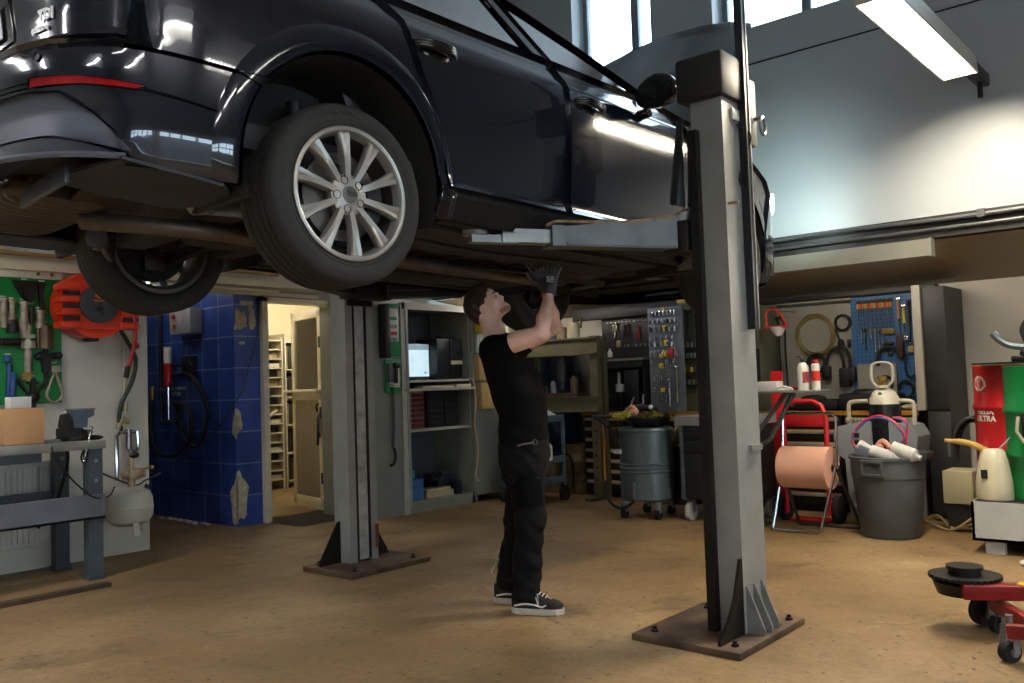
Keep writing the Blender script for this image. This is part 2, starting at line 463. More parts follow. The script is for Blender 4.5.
# ------------------------------------------------------------------ fluorescent fittings
LAMP = M('lamp_diffuser', '#ffffff', .4, emit='#fff0d6', estr=75.)
LAMPC = M('hall_lamp_diffuser', '#ffffff', .4, emit='#f6f4f6', estr=34.)
LAMPH = M('lamp_housing_white', '#b9b7ad', .4, 0, .05)
def fitting(x0, x1, y, z, label, wd=.13, group=None, mat=None, bracket=False, added_louvre=False):
    t = thing('ceiling_lamp', label, 'lamp', ((x0+x1)/2, y, z-.1), group)
    b = B()
    prof = [(-wd-.012, -.10), (-wd, -.10), (-wd+.01, 0), (wd-.01, 0), (wd, -.10), (wd+.012, -.10), (wd, .02), (wd-.06, .05), (-wd+.06, .05), (-wd, .02)]
    b.prism([(y+a, z+c) for a, c in prof], x0, x1, 'x')
    ends = [(-wd, -.10), (wd, -.10), (wd, .02), (wd-.06, .05), (-wd+.06, .05), (-wd, .02)]
    for xx in (x0, x1): b.prism([(y+a, z+c) for a, c in ends], xx-.008, xx+.008, 'x')
    b.done('housing', LAMPH, t)
    b = B(); b.box(x0+.02, x1-.02, y-wd+.02, y+wd-.02, z-.045, z-.035); b.done('diffuser', mat or LAMP, t)
    if added_louvre:
        for k in range(int((x1-x0)/.08)):
            xx = x0+.06+k*.08; b = B(); b.box(xx-.002, xx+.002, y-wd+.01, y+wd-.01, z-.105, z-.04); b.done('added_louvre_blade', LAMPH, t)  # blades added to unseen lamps to keep their light off the far wall
    if not bracket:
        b = B()
        for xx in (x0+.25, x1-.25): b.cyl((xx, y, z+.04), (xx, y, 5.6), .006, seg=6)
        b.done('suspension_rod', STEEL, t)
    else:
        b = B(); b.cyl((x0+.25, y, z+.04), (x0+.25, y, 5.6), .006, seg=6); b.done('suspension_rod', STEEL, t)
        b = B(); b.bar((x1, y, z-.0), (x1+.62, y-.02, z+.02), .03, .03); b.box(x1+.02, x1+.10, y-.05, y+.05, z-.05, z+.06); b.cyl((x1+.5, y-.01, z-.13), (x1+.5, y-.01, z+.05), .018)
        b.box(x1+.3, x1+.66, y-.045, y+.035, z-.02, z+.07, .01)
        b.done('wall_bracket', DARKST, t)
    return t
fitting(4.70, 6.36, 1.45, 3.34, 'long fluorescent lamp with white trough below the far wall windows', .10, bracket=True)
for (x0, x1, y, z) in ((-3.6, -2.0, .6, 4.4), (-1.2, .4, .4, 4.4), (.8, 2.4, -1.4, 4.2), (2.9, 4.5, -1.9, 4.2), (-1.4, .2, -1.9, 4.4), (-1.4, .2, 5.0, 3.7), (.3, 1.7, 5.7, 3.5), (-3.6, -2, 4.6, 4.2)):
    fitting(x0, x1, y, z, 'fluorescent lamp hung on rods under the high ceiling', group='hall lamps', mat=LAMPC, added_louvre=(x1 > .3 and y < 2) or x0 == .3)
BAYL = M('bay_lamp_tube', '#ffffff', .4, emit='#fff4e6', estr=40.)
def batten(x, y0, y1, z, label, m=None):
    t = thing('strip_lamp', label, 'lamp', (x, (y0+y1)/2, z))
    b = B(); b.box(x-.03, x+.03, y0, y1, z+.02, z+.06); b.done('housing', LAMPH, t)
    b = B(); b.cyl((x, y0+.03, z), (x, y1-.03, z), .016, seg=10); b.done('tube', m or BAYL, t)
batten(7.2, 4.75, 5.95, 2.20, 'lit strip lamp under the low ceiling before the socket board', M('front_bay_tube', '#ffffff', .4, emit='#eef0ff', estr=10.))
batten(7.3, -.9, .8, 2.17, 'unseen strip lamp added above the oil drums to light the bay wall')  # added outside the view to brighten the bay wall
batten(7.35, 6.1, 7.0, 2.17, 'lit strip lamp under the low ceiling in front of the locker')
batten(4.1, 7.75, 8.9, 2.53, 'unseen strip lamp added in the alcove to light the blue tiles', M('alcove_added_tube', '#ffffff', .4, emit='#fff3e4', estr=14.))  # added above the lintel line, unseen, to brighten the tiled face
batten(7.25, 1.95, 3.3, 2.218, 'strip lamp added out of sight behind the grey duct box to light the boards', M('duct_added_tube', '#ffffff', .4, emit='#fff2e0', estr=30.))  # added out of sight to brighten the boards over the bench
# ------------------------------------------------------------------ the car on the lift
CY, HW = 3.63, .95
car = thing('car', 'black estate car raised on the two-post lift with its bonnet open', 'car', (3.65, CY, 1.70))
PAINT = M('black_car_paint', '#0c1322', .16, .35, .04, 2, coat=1.)
PAINT.node_tree.nodes['Principled BSDF'].inputs['Coat IOR'].default_value = 1.65
TRIMG = M('grey_lower_trim', '#59606b', .42, .25, .08, 4)
UNDER = M('underbody_plastic', '#2f353d', .7, 0, .3, 6, bump=.2)
UNDER2 = M('underbody_coating', '#17191c', .75, 0, .3, 7, bump=.25)
HEATS = M('heat_shield_metal', '#463d34', .5, .4, .3, 9, bump=.4)
GLOSSB = M('gloss_black_trim', '#050506', .12, 0, .05, 5, coat=.6)
CARGLASS = glass_mat('car_glass_tinted', (.30, .34, .36), .08)
CARGLASSD = glass_mat('car_glass_dark', (.05, .055, .06), .08)

_pl = [(1.05, 0), (1.052, .25), (1.075, .5), (1.14, .70), (1.25, .83), (1.40, .905), (1.65, .938), (2.2, .948), (2.9, .95), (3.6, .95), (4.4, .95), (5.1, .948), (5.65, .93), (5.98, .875), (6.22, .73), (6.34, .48), (6.385, .2), (6.39, 0)]
_d = spline([(x, v, 0) for x, v in _pl], 24)
PX = np.array([p.x for p in _d]); PV = np.array([p.y for p in _d])
PX = np.maximum.accumulate(PX)
PS = np.concatenate([[0], np.cumsum(np.hypot(np.diff(PX), np.diff(PV)))])
TX = np.gradient(PX, PS); TV = np.gradient(PV, PS)
SMAX = PS[-1]
def sX(X): return float(np.interp(X, PX+np.arange(len(PX))*1e-7, PS))
def sV(v): return float(np.interp(v, PV[:200], PS[:200]))
def sm(pts, k=.025):
    z = np.arange(1.8, 3.8, .005); y = np.interp(z, [p[0] for p in pts], [p[1] for p in pts])
    n = int(k/.005); ker = np.ones(2*n+1)/(2*n+1)
    return z, np.convolve(np.pad(y, n, 'edge'), ker, 'valid')
SIDE = sm([(2.0, .05), (2.09, .02), (2.15, -.004), (2.22, .022), (2.34, .014), (2.5, .004), (2.64, 0), (2.76, .004), (2.835, .018), (2.845, .03), (2.95, .115), (3.0, .14), (3.42, .41), (3.5, .55)], .012)
SIDE2 = sm([(2.0, .06), (2.06, .03), (2.16, .008), (2.3, .004), (2.5, .002), (2.64, 0), (2.76, .004), (2.835, .018), (2.845, .03), (2.95, .115), (3.0, .14), (3.42, .41), (3.5, .55)], .012)
REAR = sm([(2.0, .16), (2.06, .07), (2.12, .03), (2.22, .03), (2.27, .012), (2.36, 0), (2.44, .006), (2.47, .05), (2.49, .10), (2.6, .10), (2.72, .085), (2.85, .10), (3.0, .17), (3.42, .5), (3.5, .6)], .012)
FRONT = sm([(2.0, .12), (2.1, .03), (2.3, 0), (2.55, .02), (2.7, .10), (2.8, .22), (2.9, .45)], .03)
def surf(s, z, out=0.):
    sg = -1 if s < 0 else 1; a = min(abs(s), SMAX)
    X = np.interp(a, PS, PX); v = np.interp(a, PS, PV)
    tx = np.interp(a, PS, TX); tv = np.interp(a, PS, TV); l = math.hypot(tx, tv); nx, nv = -tv/l, tx/l
    wr = min(max((-nx-.2)/.6, 0), 1); wf = min(max((nx-.2)/.6, 0), 1)
    wr = wr*wr*(3-2*wr); wf = wf*wf*(3-2*wf)
    ks = min(max((X-2.2)/.5, 0), 1)*min(max((5.2-X)/.4, 0), 1)
    i = (np.interp(z, *SIDE)*ks+np.interp(z, *SIDE2)*(1-ks))*(1-wr-wf) + np.interp(z, *REAR)*wr + np.interp(z, *FRONT)*wf - out
    X = X-nx*i
    return Vector((X if X < 2.18 else 2.18+(X-2.18)*.965, CY-sg*(v-nv*i), z))
def surf_n(s, z, out=0.):
    e = .006
    a = surf(s+e, z, out)-surf(s-e, z, out); b = surf(s, z+e, out)-surf(s, z-e, out)
    return b.cross(a).normalized() * (1 if True else -1)

def dens(pts, step=.035, closed=True):
    out = []; n = len(pts)
    for i in range(n if closed else n-1):
        a, b = pts[i], pts[(i+1) % n]; L = math.hypot(b[0]-a[0], b[1]-a[1]); k = max(1, int(math.ceil(L/step)))
        for j in range(k): out.append((a[0]+(b[0]-a[0])*j/k, a[1]+(b[1]-a[1])*j/k))
    return out
def arc(cx, cz, r, a0, a1, n=26):
    return [(cx+r*math.cos(math.radians(a0+(a1-a0)*i/n)), cz+r*math.sin(math.radians(a0+(a1-a0)*i/n))) for i in range(n+1)]

def inside(p, poly):
    x, y = p; c = False; n = len(poly); j = n-1
    for i in range(n):
        if ((poly[i][1] > y) != (poly[j][1] > y)) and (x < (poly[j][0]-poly[i][0])*(y-poly[i][1])/(poly[j][1]-poly[i][1])+poly[i][0]): c = not c
        j = i
    return c

def panel(name, outlines, mat, parent, sides=(1, -1), step=.05, rim=.018, out=0., fn=None, fnn=None, label=None, gap=.0):
    """body panels: outline polygons in (s, z) triangulated and laid on the body surface; rim folds the edge inwards"""
    if len(outlines)*len(sides) > 1:
        for ol in outlines:
            for sd in sides: panel(name, [ol], mat, parent, (sd,), step, rim, out, fn, fnn, label, gap)
        return
    fn = fn or (lambda s, z: surf(s, z, out)); fnn = fnn or (lambda s, z: surf_n(s, z, out))
    V = []; N = []; F = []
    for poly in outlines:
        poly = dens(poly, step*.7)
        xs = [p[0] for p in poly]; zs = [p[1] for p in poly]
        P = np.array(poly); pts = list(poly); m = len(poly)
        for x in np.arange(min(xs)+step/2, max(xs), step):
            for z in np.arange(min(zs)+step/2, max(zs), step*.7):
                if np.min(np.hypot(P[:, 0]-x, P[:, 1]-z)) > step*.35 and inside((x, z), poly): pts.append((x, z))
        v2, _, f2, *_ = delaunay_2d_cdt([Vector(p) for p in pts], [(i, (i+1) % m) for i in range(m)], [], 1, 1e-5)
        for sd in sides:
            o = len(V)
            for p in v2:
                q = fn(p.x*sd, p.y); n_ = fnn(p.x*sd, p.y)
                V.append(q); N.append(n_)
            for f in f2:
                f = list(f)
                a, b_, c = (v2[f[0]], v2[f[1]], v2[f[2]])
                nn = (V[o+f[1]]-V[o+f[0]]).cross(V[o+f[2]]-V[o+f[0]])
                if nn.dot(N[o+f[0]]) < 0: f = f[::-1]
                F.append([o+i for i in f])
            if rim:
                k0 = len(V); ctr = sum((fn(p[0]*sd, p[1]) for p in poly), Vector())/m
                for p in poly:
                    q = fn(p[0]*sd, p[1]); n_ = fnn(p[0]*sd, p[1])
                    V.append(q.copy()); V.append(q-n_*rim)
                for i in range(m):
                    t = V[k0+2*((i+1) % m)]-V[k0+2*i-(0 if i else -2*(m-1)+2*(m-1))]
                    n_ = fnn(poly[i][0]*sd, poly[i][1]); e = t.cross(n_)
                    if e.length < 1e-9: e = n_.copy()
                    e.normalize()
                    if e.dot(V[k0+2*i]-ctr) < 0: e = -e
                    N.append(e); N.append(e)
                for i in range(m):
                    j = (i+1) % m
                    F.append([k0+2*i, k0+2*j, k0+2*j+1, k0+2*i+1])
    base = ORG[parent.name]
    me = bpy.data.meshes.new(name)
    me.from_pydata([tuple(v-base) for v in V], [], F)
    me.materials.append(mat)
    for p in me.polygons: p.use_smooth = True
    me.normals_split_custom_set_from_vertices([tuple(n) for n in N])
    o = bpy.data.objects.new(name, me); COL.objects.link(o); o.parent = parent; ORG[o.name] = base
    if label: o['label'] = label
    return o

RHX, FHX, HZ = 2.18, 5.28, 2.06
AR = .475
def X_(pts): return [(sX(x), z) for x, z in pts]
arc_r = arc(RHX+.005, 2.14, AR, 196, -8)
arc_f = arc(FHX, 2.14, AR, 188, -12)
g = .0012
# rear bumper (one piece around the corner), grey trim below it
bump_poly = [(-sX(1.69), 2.425), (-sX(1.45), 2.43), (-sV(.6), 2.445), (0, 2.45), (sV(.6), 2.445), (sX(1.45), 2.43), (sX(1.69), 2.425)]
bump_side = [(sX(x), z) for x, z in arc(RHX+.005, 2.14, AR, 148, 193, 8) if x < 1.80 and z < 2.42]
bump_poly += bump_side + [(sX(1.6), 2.03), (sX(1.33), 2.05)]
trim_top = [(sX(1.345), 2.085), (sX(1.29), 2.15), (sX(1.24), 2.205), (sX(1.19), 2.25), (sV(.745), 2.272), (sV(.62), 2.280), (sV(.45), 2.28), (0, 2.28)]
bump_poly += [(s+.003, z+.006) for s, z in trim_top[1:-1]] + [(0, 2.286)]
bump_poly += [(-s-.003, z+.006) for s, z in trim_top[1:-1][::-1]] + [(-sX(1.33), 2.05), (-sX(1.6), 2.03)] + [(-s, z) for s, z in bump_side[::-1]]
panel('rear_bumper', [bump_poly], PAINT, car, sides=(1,), step=.045)
tt = trim_top + [(-s, z) for s, z in trim_top[::-1][1:]]
lowt = [(-sX(1.335), 2.075), (-sX(1.22), 2.115), (-sV(.7), 2.135), (-sV(.45), 2.14), (0, 2.14), (sV(.45), 2.14), (sV(.7), 2.135), (sX(1.22), 2.115)]
panel('lower_bumper_trim', [tt+lowt], TRIMG, car, sides=(1,), step=.04, out=.004, label='grey painted trim along the bottom of the rear bumper')
# groove with the red reflector
def strip_poly(sa, sb, za, zb, zc, zd, n=14):
    up = [(sa+(sb-sa)*i/n, za+(zb-za)*i/n) for i in range(n+1)]; dn = [(sb+(sa-sb)*i/n, zd+(zc-zd)*i/n) for i in range(n+1)]
    return up+dn
panel('bumper_groove', [strip_poly(sX(1.64), sX(1.36), 2.266, 2.301, 2.263, 2.294)[::-1]], GLOSSB, car, step=.03, rim=.004, out=.002)
panel('bumper_groove', [strip_poly(sX(1.385), sV(.1), 2.309, 2.333, 2.292, 2.318)[::-1]], GLOSSB, car, step=.03, rim=.004, out=.002)
panel('rear_reflector', [[(sV(.64), 2.330), (sV(.8), 2.324), (sX(1.385), 2.305), (sX(1.355), 2.290), (sV(.8), 2.298), (sV(.635), 2.299)]], M('red_reflector', '#b3121c', .12, 0, .25, 22, coat=.8, emit='#b3121c', estr=.0), car, step=.03, rim=.006, out=.008, label='red reflector strip')
panel('parking_sensor', [[(sV(.665)+.014*math.cos(a), 2.40+.014*math.sin(a)) for a in np.linspace(0, 2*PI, 15)[:-1]]], PAINT, car, step=.02, rim=.004, out=.003)
# body sides
dr = [(2.40, 2.985), (2.46, 2.87), (2.49, 2.78), (2.55, 2.64), (2.62, 2.53), (2.675, 2.41), (2.70, 2.28), (2.715, 2.165)]
GX = 3.575
q = [(1.40, 2.4335), (1.66, 2.4275), (1.695, 2.4265)] + [(x, z) for x, z in arc(RHX+.005, 2.14, AR, 142, -4, 30)] + [(2.655, 2.15)]
q += [(x-g*2, z) for x, z in dr[::-1]] + [(1.36, 2.985), (1.36, 2.7)]
panel('rear_wing', [X_(q)], PAINT, car)
rd = [(x+g*2, z) for x, z in dr] + [(GX-.0025, 2.165), (GX-.0025, 2.985)]
panel('rear_door', [X_(rd)], PAINT, car, sides=(1,)); panel('rear_door', [X_(rd)], PAINT, car, sides=(-1,))
fd = [(GX+.0025, 2.165), (4.72, 2.165), (4.76, 2.3), (4.76, 2.75), (4.70, 2.95), (4.62, 2.985), (GX+.0025, 2.985)]
panel('front_door', [X_(fd)], PAINT, car, sides=(1,)); panel('front_door', [X_(fd)], PAINT, car, sides=(-1,))
fe = [(4.73, 2.155), (4.805, 2.155)] + arc(FHX, 2.14, AR, 178, 20, 30) + [(5.78, 2.42), (5.86, 2.62), (5.80, 2.70), (5.5, 2.82), (5.05, 2.905), (4.63, 2.985), (4.71, 2.95), (4.77, 2.75), (4.77, 2.3)]
panel('front_wing', [X_(fe)], PAINT, car)
panel('sill', [X_([(2.66, 2.16), (2.64, 2.06), (2.66, 2.035), (4.80, 2.035), (4.81, 2.06), (4.80, 2.16)])], M('sill_black_plastic', '#0d0e10', .42, 0, .1, 6, spec=.3), car, out=.002)
fb = X_([(5.785, 2.41), (5.73, 2.25), (5.74, 2.02)]) + [(SMAX, 2.02), (SMAX, 2.7), (sX(6.15), 2.68), (sX(5.87), 2.61)]
panel('front_bumper', [fb], PAINT, car)
panel('grille', [[(sX(6.34), 2.2), (SMAX, 2.2), (SMAX, 2.66), (sX(6.33), 2.66), (sX(6.30), 2.5)]], GLOSSB, car, out=.006)
HLAMP = M('headlight_lens', '#dfe8ee', .1, 0, .05, 8, coat=.6, emit='#e9f4ff', estr=6.)
panel('headlight', [X_([(5.93, 2.64), (6.12, 2.55), (6.22, 2.52), (6.26, 2.58), (6.15, 2.65)])], HLAMP, car, out=.006, step=.03)
# wheel arch lips
for nm, cx in (('wheel_arch', RHX+.005), ('wheel_arch', FHX)):
    for sd in (1, -1):
        b = B(); rows = []
        for a in np.linspace(199, -14, 44):
            row = []
            for r, o in ((.585, -.002), (.570, .007), (.545, .011), (.495, .013), (.478, .009), (.471, -.03)):
                x = cx+r*math.cos(math.radians(a)); z = 2.14+r*math.sin(math.radians(a)); z = max(z, 2.03)
                row.append(surf(sd*sX(x), z, o))
            rows.append(row)
        b.grid(rows); b.done(nm, PAINT, car, smooth=50)
        b = B(); rows = []
        for a in np.linspace(205, -20, 34):
            x = cx+.468*math.cos(math.radians(a)); z = 2.14+.468*math.sin(math.radians(a))
            p = surf(sd*sX(x), max(z, 1.99), -.02)
            rows.append([(p.x, CY-sd*v, p.z) for v in (.935, .80, .62, .50)])
        b.grid(rows)
        pts = [(r[3][0], r[3][2]) for r in rows]
        for i in range(len(pts)-1):
            b.quad((pts[i][0], CY-sd*.5, pts[i][1]), (pts[i+1][0], CY-sd*.5, pts[i+1][1]), (pts[i+1][0], CY-sd*.5, 2.02), (pts[i][0], CY-sd*.5, 2.02))
        b.done('wheel_arch_liner', M('felt_arch_liner', '#22211f', .8, 0, .3, 8, bump=.3), car, smooth=40)
# tailgate, lights, plate, badge
tg = [(-sX(1.345), 2.985), (-sX(1.345), 2.7), (-sX(1.33), 2.46), (-sV(.6), 2.47), (0, 2.475), (sV(.6), 2.47), (sX(1.33), 2.46), (sX(1.345), 2.7), (sX(1.345), 2.985)]
panel('tailgate', [tg], PAINT, car, sides=(1,))
panel('tail_light', [[(sV(.5), 2.93), (sV(.55), 2.76), (sX(1.33), 2.74), (sX(1.55), 2.80), (sX(1.52), 2.88), (sX(1.3), 2.95)]], M('tail_light_lens', '#5a0a10', .1, 0, .2, 12, coat=.8), car, out=.006, rim=.008)
panel('number_plate', [[(0, 2.59), (sV(.26), 2.59), (sV(.26), 2.71), (0, 2.71)]], M('plate_white', '#d5d8dc', .35, 0, .04, 9), car, out=.012, rim=.004, step=.03, label='white number plate')
panel('plate_recess', [[(0, 2.56), (sV(.34), 2.56), (sV(.32), 2.75), (0, 2.75)]], GLOSSB, car, out=.004, rim=.004)
b = B()
def on_rear(v0, z0, slant=.0):
    def wfn(p):
        s = sV(v0)+p.x*.98
        return surf(s, z0+p.y+slant*p.x, .006+p.z)
    return wfn
add_text(b, 'TDI', .054, warp=on_rear(.582, 2.597), depth=.002, bold=.0025, spacing=1.1)
add_text(b, 'quattro', .036, warp=on_rear(.545, 2.556), depth=.002, bold=.0008)
b.done('model_badge', M('satin_silver', '#a9abad', .4, .3, .05, 6), car, label='chrome lettering on the tailgate')
# glasshouse
def roofline(X): return float(np.interp(X, [1.45, 1.75, 2.1, 2.6, 3.0, 3.3, 3.55, 4.0, 4.62], [3.02, 3.27, 3.41, 3.47, 3.475, 3.44, 3.38, 3.235, 3.0]))
def side_glass(pts): return X_(pts)
TOP = lambda X: roofline(X)-.024
gl_r = [(2.56, 3.0)] + [(x, 3.0) for x in (2.9, 3.2)] + [(3.45, 3.0), (3.36, 3.2), (3.27, TOP(3.27))] + [(x, TOP(x)) for x in (3.1, 2.9, 2.7)] + [(2.52, TOP(2.52)), (2.50, 3.2)]
gl_f = [(3.60, 3.0), (4.0, 3.0), (4.50, 3.0)] + [(x, TOP(x)) for x in (4.4, 4.2, 4.0, 3.8, 3.6, 3.45)] + [(3.42, TOP(3.42)), (3.50, 3.2)]
gl_q = [(1.62, 3.03), (2.46, 3.0), (2.44, TOP(2.44)), (2.2, TOP(2.2)), (1.95, TOP(1.95))]
for nm, pl, mt in (('rear_door_window', gl_r, CARGLASSD), ('front_door_window', gl_f, CARGLASS), ('quarter_window', gl_q, CARGLASSD)):
    panel(nm, [X_(pl)], mt, car, rim=0, out=-.008)
fr = []
fr.append([(3.45, 3.0), (3.60, 3.0), (3.50, 3.2), (3.42, TOP(3.42)), (3.27, TOP(3.27)), (3.36, 3.2)])
fr.append([(2.46, 3.0), (2.56, 3.0), (2.50, 3.2), (2.52, TOP(2.52)), (2.44, TOP(2.44))])
fr.append([(4.50, 3.0), (4.64, 2.99)] + [(x, roofline(x)) for x in (4.4, 4.2, 4.0, 3.8, 3.6, 3.4, 3.2, 3.0, 2.8, 2.6, 2.4, 2.2, 1.95, 1.75, 1.5)] + [(1.45, 3.0), (1.62, 3.03)] + [(x, TOP(x)) for x in (1.95, 2.2, 2.44, 2.7, 2.9, 3.1, 3.27, 3.45, 3.6, 3.8, 4.0, 4.2, 4.4)])
panel('window_frame', [X_(p) for p in fr], GLOSSB, car, rim=.012, step=.06)
panel('belt_trim', [strip_poly(sX(1.50), sX(4.62), 3.004, 3.004, 2.988, 2.988, 60)], M('satin_trim', '#3b3d40', .22, .8, .05, 5), car, rim=.006, out=.006)
panel('window_trim', [X_([(x, roofline(x)+.004) for x in np.linspace(4.62, 1.5, 60)] + [(x, roofline(x)-.012) for x in np.linspace(1.5, 4.62, 60)])], CHROME, car, rim=.004, out=.008, step=.04)
# roof, windscreen, rear window as lofts between the two rails
def rail(X): return surf(sX(X), roofline(X))
b = B(); rows = []
for X in np.linspace(1.62, 3.5, 24):
    p = rail(X); vr = CY-p.y; row = []
    for t in np.linspace(-1, 1, 15): row.append((p.x-.10*(1-t*t)*(X < 1.9), CY-vr*t, p.z+.075*(1-t*t)))
    rows.append(row)
b.grid(rows); b.done('roof', PAINT, car, smooth=60)
b = B(); rows = []
for X in np.linspace(3.5, 4.62, 10):
    p = rail(X); vr = CY-p.y
    rows.append([(p.x+.16*(1-t*t), CY-vr*t, p.z+.06*(1-t*t)) for t in np.linspace(-1, 1, 13)])
b.grid(rows); b.done('windscreen', CARGLASS, car, smooth=60)
b = B(); rows = []
for X, k in ((1.62, 0), (1.5, .4), (1.42, .8), (1.37, 1)):
    p = surf(sX(X), 3.33-.35*k, 0); vr = CY-p.y
    rows.append([(p.x-.26*(1-t*t), CY-vr*t, p.z+.02*(1-t*t)) for t in np.linspace(-1, 1, 13)])
b.grid(rows); b.done('rear_window', CARGLASSD, car, smooth=60)
for sd in (1, -1):
    b = B(); pts = []
    for X in np.linspace(1.9, 3.35, 20):
        p = surf(sd*sX(X), roofline(X)); e = min((X-1.9)/.12, (3.35-X)/.12, 1); pts.append((p.x, p.y+sd*.05, p.z+.02+.045*e))
    b.tube(pts, .016); b.done('roof_rail', CHROME, car)
# bonnet, open
b = B(); HL = 1.50; an = math.atan2(1.13, 1.02); rows = []; rows2 = []
for i in range(19):
    a = i/18; row = []; row2 = []
    for t in np.linspace(-1, 1, 29):
        hw = .79+.03*math.sin(a*2.5)-.14*max(0, a-.7)/.3*.6
        L = HL*a + .09*a*(1-t*t) - .10*(1-a)*(1-t*t)
        cr = -.065*t*t - .02*(abs(t) > .86)*(abs(t)-.86)/.14
        for k in (.46, .74): cr += .010*max(0, 1-abs(abs(t)-k+.05*(1-a))/.05)
        cr -= .035*max(0, a-.92)/.08
        X0 = 4.84+L*math.cos(an)-cr*math.sin(an); Z0 = 2.93+L*math.sin(an)+cr*math.cos(an)
        row.append((X0, CY-t*hw, Z0)); row2.append((X0+.045*math.sin(an), CY-t*hw*.98, Z0-.045*math.cos(an)))
    rows.append(row); rows2.append(row2)
b.grid(rows); b.grid(rows2)
def rim_pts(R): return R[0][:-1]+[r[-1] for r in R[:-1]]+R[-1][::-1][:-1]+[r[0] for r in R[::-1][:-1]]
A_, C_ = rim_pts(rows), rim_pts(rows2); b.grid([A_+[A_[0]], C_+[C_[0]]])
b.done('bonnet', M('bonnet_black_paint', '#10131a', .3, .5, .08, 3, coat=1.), car, smooth=35)
b = B(); b.tube([(5.35, CY+.55, 2.75), (5.55, CY+.6, 3.5)], .008); b.done('bonnet_strut', BLACK, car)
b = B(); b.box(4.9, 6.0, CY-.72, CY+.72, 2.3, 2.62, .06); b.box(5.0, 5.6, CY-.35, CY+.35, 2.6, 2.74, .04); b.box(4.62, 4.9, CY-.78, CY+.78, 2.75, 2.9, .02)
b.done('engine', M('engine_plastic', '#17181a', .5), car)
# door mirrors, handles
for sd in (1, -1):
    b = B().use(GLOSSB)
    mc = Vector((4.15, CY-sd*1.07, 2.915))
    b.sph(mc, 1, 20, (.085, .135, .105))
    for v in b.bm.verts:
        if v.co.x < mc.x-.02: v.co.x = mc.x-.02-(mc.x-.02-v.co.x)*.12
        if v.co.z < mc.z-.05: v.co.z = mc.z-.05-(mc.z-.05-v.co.z)*.6
    b.tube([(4.20, CY-sd*.985, 2.84), (4.20, CY-sd*.89, 2.84), (4.26, CY-sd*.83, 2.93)], .03, 10, smooth=4)
    mi = b.done('door_mirror', GLOSSB, car, smooth=50)
    b = B(); b.sph((mc.x-.032, mc.y, mc.z+.005), 1, 16, (.004, .115, .08)); b.done('mirror_glass', M('mirror_glass_dark', '#2a3136', .08, .6, .05, 4), mi)
for X in (2.65, 3.77):
    for sd in (1, -1):
        b = B(); pts = []
        b.sph(surf(sd*sX(X), 2.745, -.012), 1, 16, (.10, .02, .035)); 
        for t in np.linspace(-1, 1, 13):
            p = surf(sd*sX(X+t*.125), 2.775-.006*t*t, .034*(1-t**4)); pts.append(p)
        for dz in (-.012, 0, .012): b.tube([(p[0], p[1], p[2]+dz) for p in pts], .0125, 8, taper=[.3, .9, 1, 1, 1, .9, .3])
        b.done('door_handle', GLOSSB, car, smooth=50)
# cabin: floor, dashboard, seats
b = B(); b.box(1.6, 4.8, CY-.8, CY+.8, 2.2, 2.3); b.box(4.25, 4.75, CY-.72, CY+.72, 2.62, 2.93, .08); b.done('cabin_floor', BLACK, car)
for X, ys in ((3.35, (-.4, .4)), (2.45, (-.45, 0, .45))):
    for dy in ys:
        b = B(); b.bar((X+.0, CY+dy, 2.45), (X-.22, CY+dy, 2.98), .44, .12, (1, 0, 0), .04); b.box(X-.05, X+.45, CY+dy-.22, CY+dy+.22, 2.33, 2.47, .05); b.box(X-.30, X-.19, CY+dy-.12, CY+dy+.12, 3.0, 3.18, .04)
        b.done('car_seat', BLACK, car)
# ---------------------------------------------------------------- underside
b = B()
b.box(2.72, 4.78, CY-.86, CY+.86, 2.07, 2.16); b.box(1.2, 2.75, CY-.55, CY+.55, 2.12, 2.2); b.box(4.7, 6.1, CY-.52, CY+.52, 2.12, 2.3)
b.box(1.45, 1.72, CY-.80, CY+.80, 2.12, 2.25); b.box(5.75, 6.1, CY-.75, CY+.75, 2.1, 2.3)
b.done('floor_pan', UNDER2, car)
for sd in (1, -1):
    b = B(); b.bar((2.72, CY-sd*.84, 2.06), (4.78, CY-sd*.84, 2.06), .10, .05, bev=.015); b.done('sill_underside', UNDER2, car)
    b = B(); b.prism([(2.75, CY-sd*.72), (4.65, CY-sd*.72), (4.65, CY-sd*.24), (2.95, CY-sd*.24), (2.75, CY-sd*.4)], 2.035, 2.055, 'z'); b.done('undertray', UNDER, car)
    for i in range(6): pass
b = B(); b.prism([(4.6, CY-.55), (6.0, CY-.62), (6.05, CY+.62), (4.6, CY+.55)], 2.12, 2.14, 'z'); b.done('engine_undertray', UNDER2, car)
# tunnel, exhaust, silencer
b = B()
for k in range(8): b.bar((2.75+k*.25, CY-.17, 2.05), (2.75+k*.25, CY+.17, 2.05), .03, .02)
b.box(2.7, 4.7, CY-.2, CY+.2, 2.06, 2.075); b.done('heat_shield', HEATS, car)
b = B(); b.tube([(1.50, CY-.05, 2.0), (1.72, CY-.25, 1.975), (2.0, CY-.33, 1.965), (2.35, CY-.22, 1.97), (2.75, CY-.06, 2.0), (4.5, CY+.02, 2.0)], .038, 12, smooth=8); b.done('exhaust_pipe', M('exhaust_steel', '#6d625a', .45, .7, .25, 8), car)
b = B()
rows = []
for i, y in enumerate(np.linspace(CY-.20, CY+.62, 50)):
    rb = .008*(1 if (i//2) % 2 else 0); e = .75+.25*min(1, min(i, 49-i)/4)
    rows.append([(1.40+(.20+rb*.5)*e*math.copysign(abs(math.cos(a))**.6, math.cos(a)), y, 2.085+(.058+rb)*e*math.copysign(abs(math.sin(a))**.7, math.sin(a))) for a in np.linspace(0, 2*PI, 25)[:-1]])
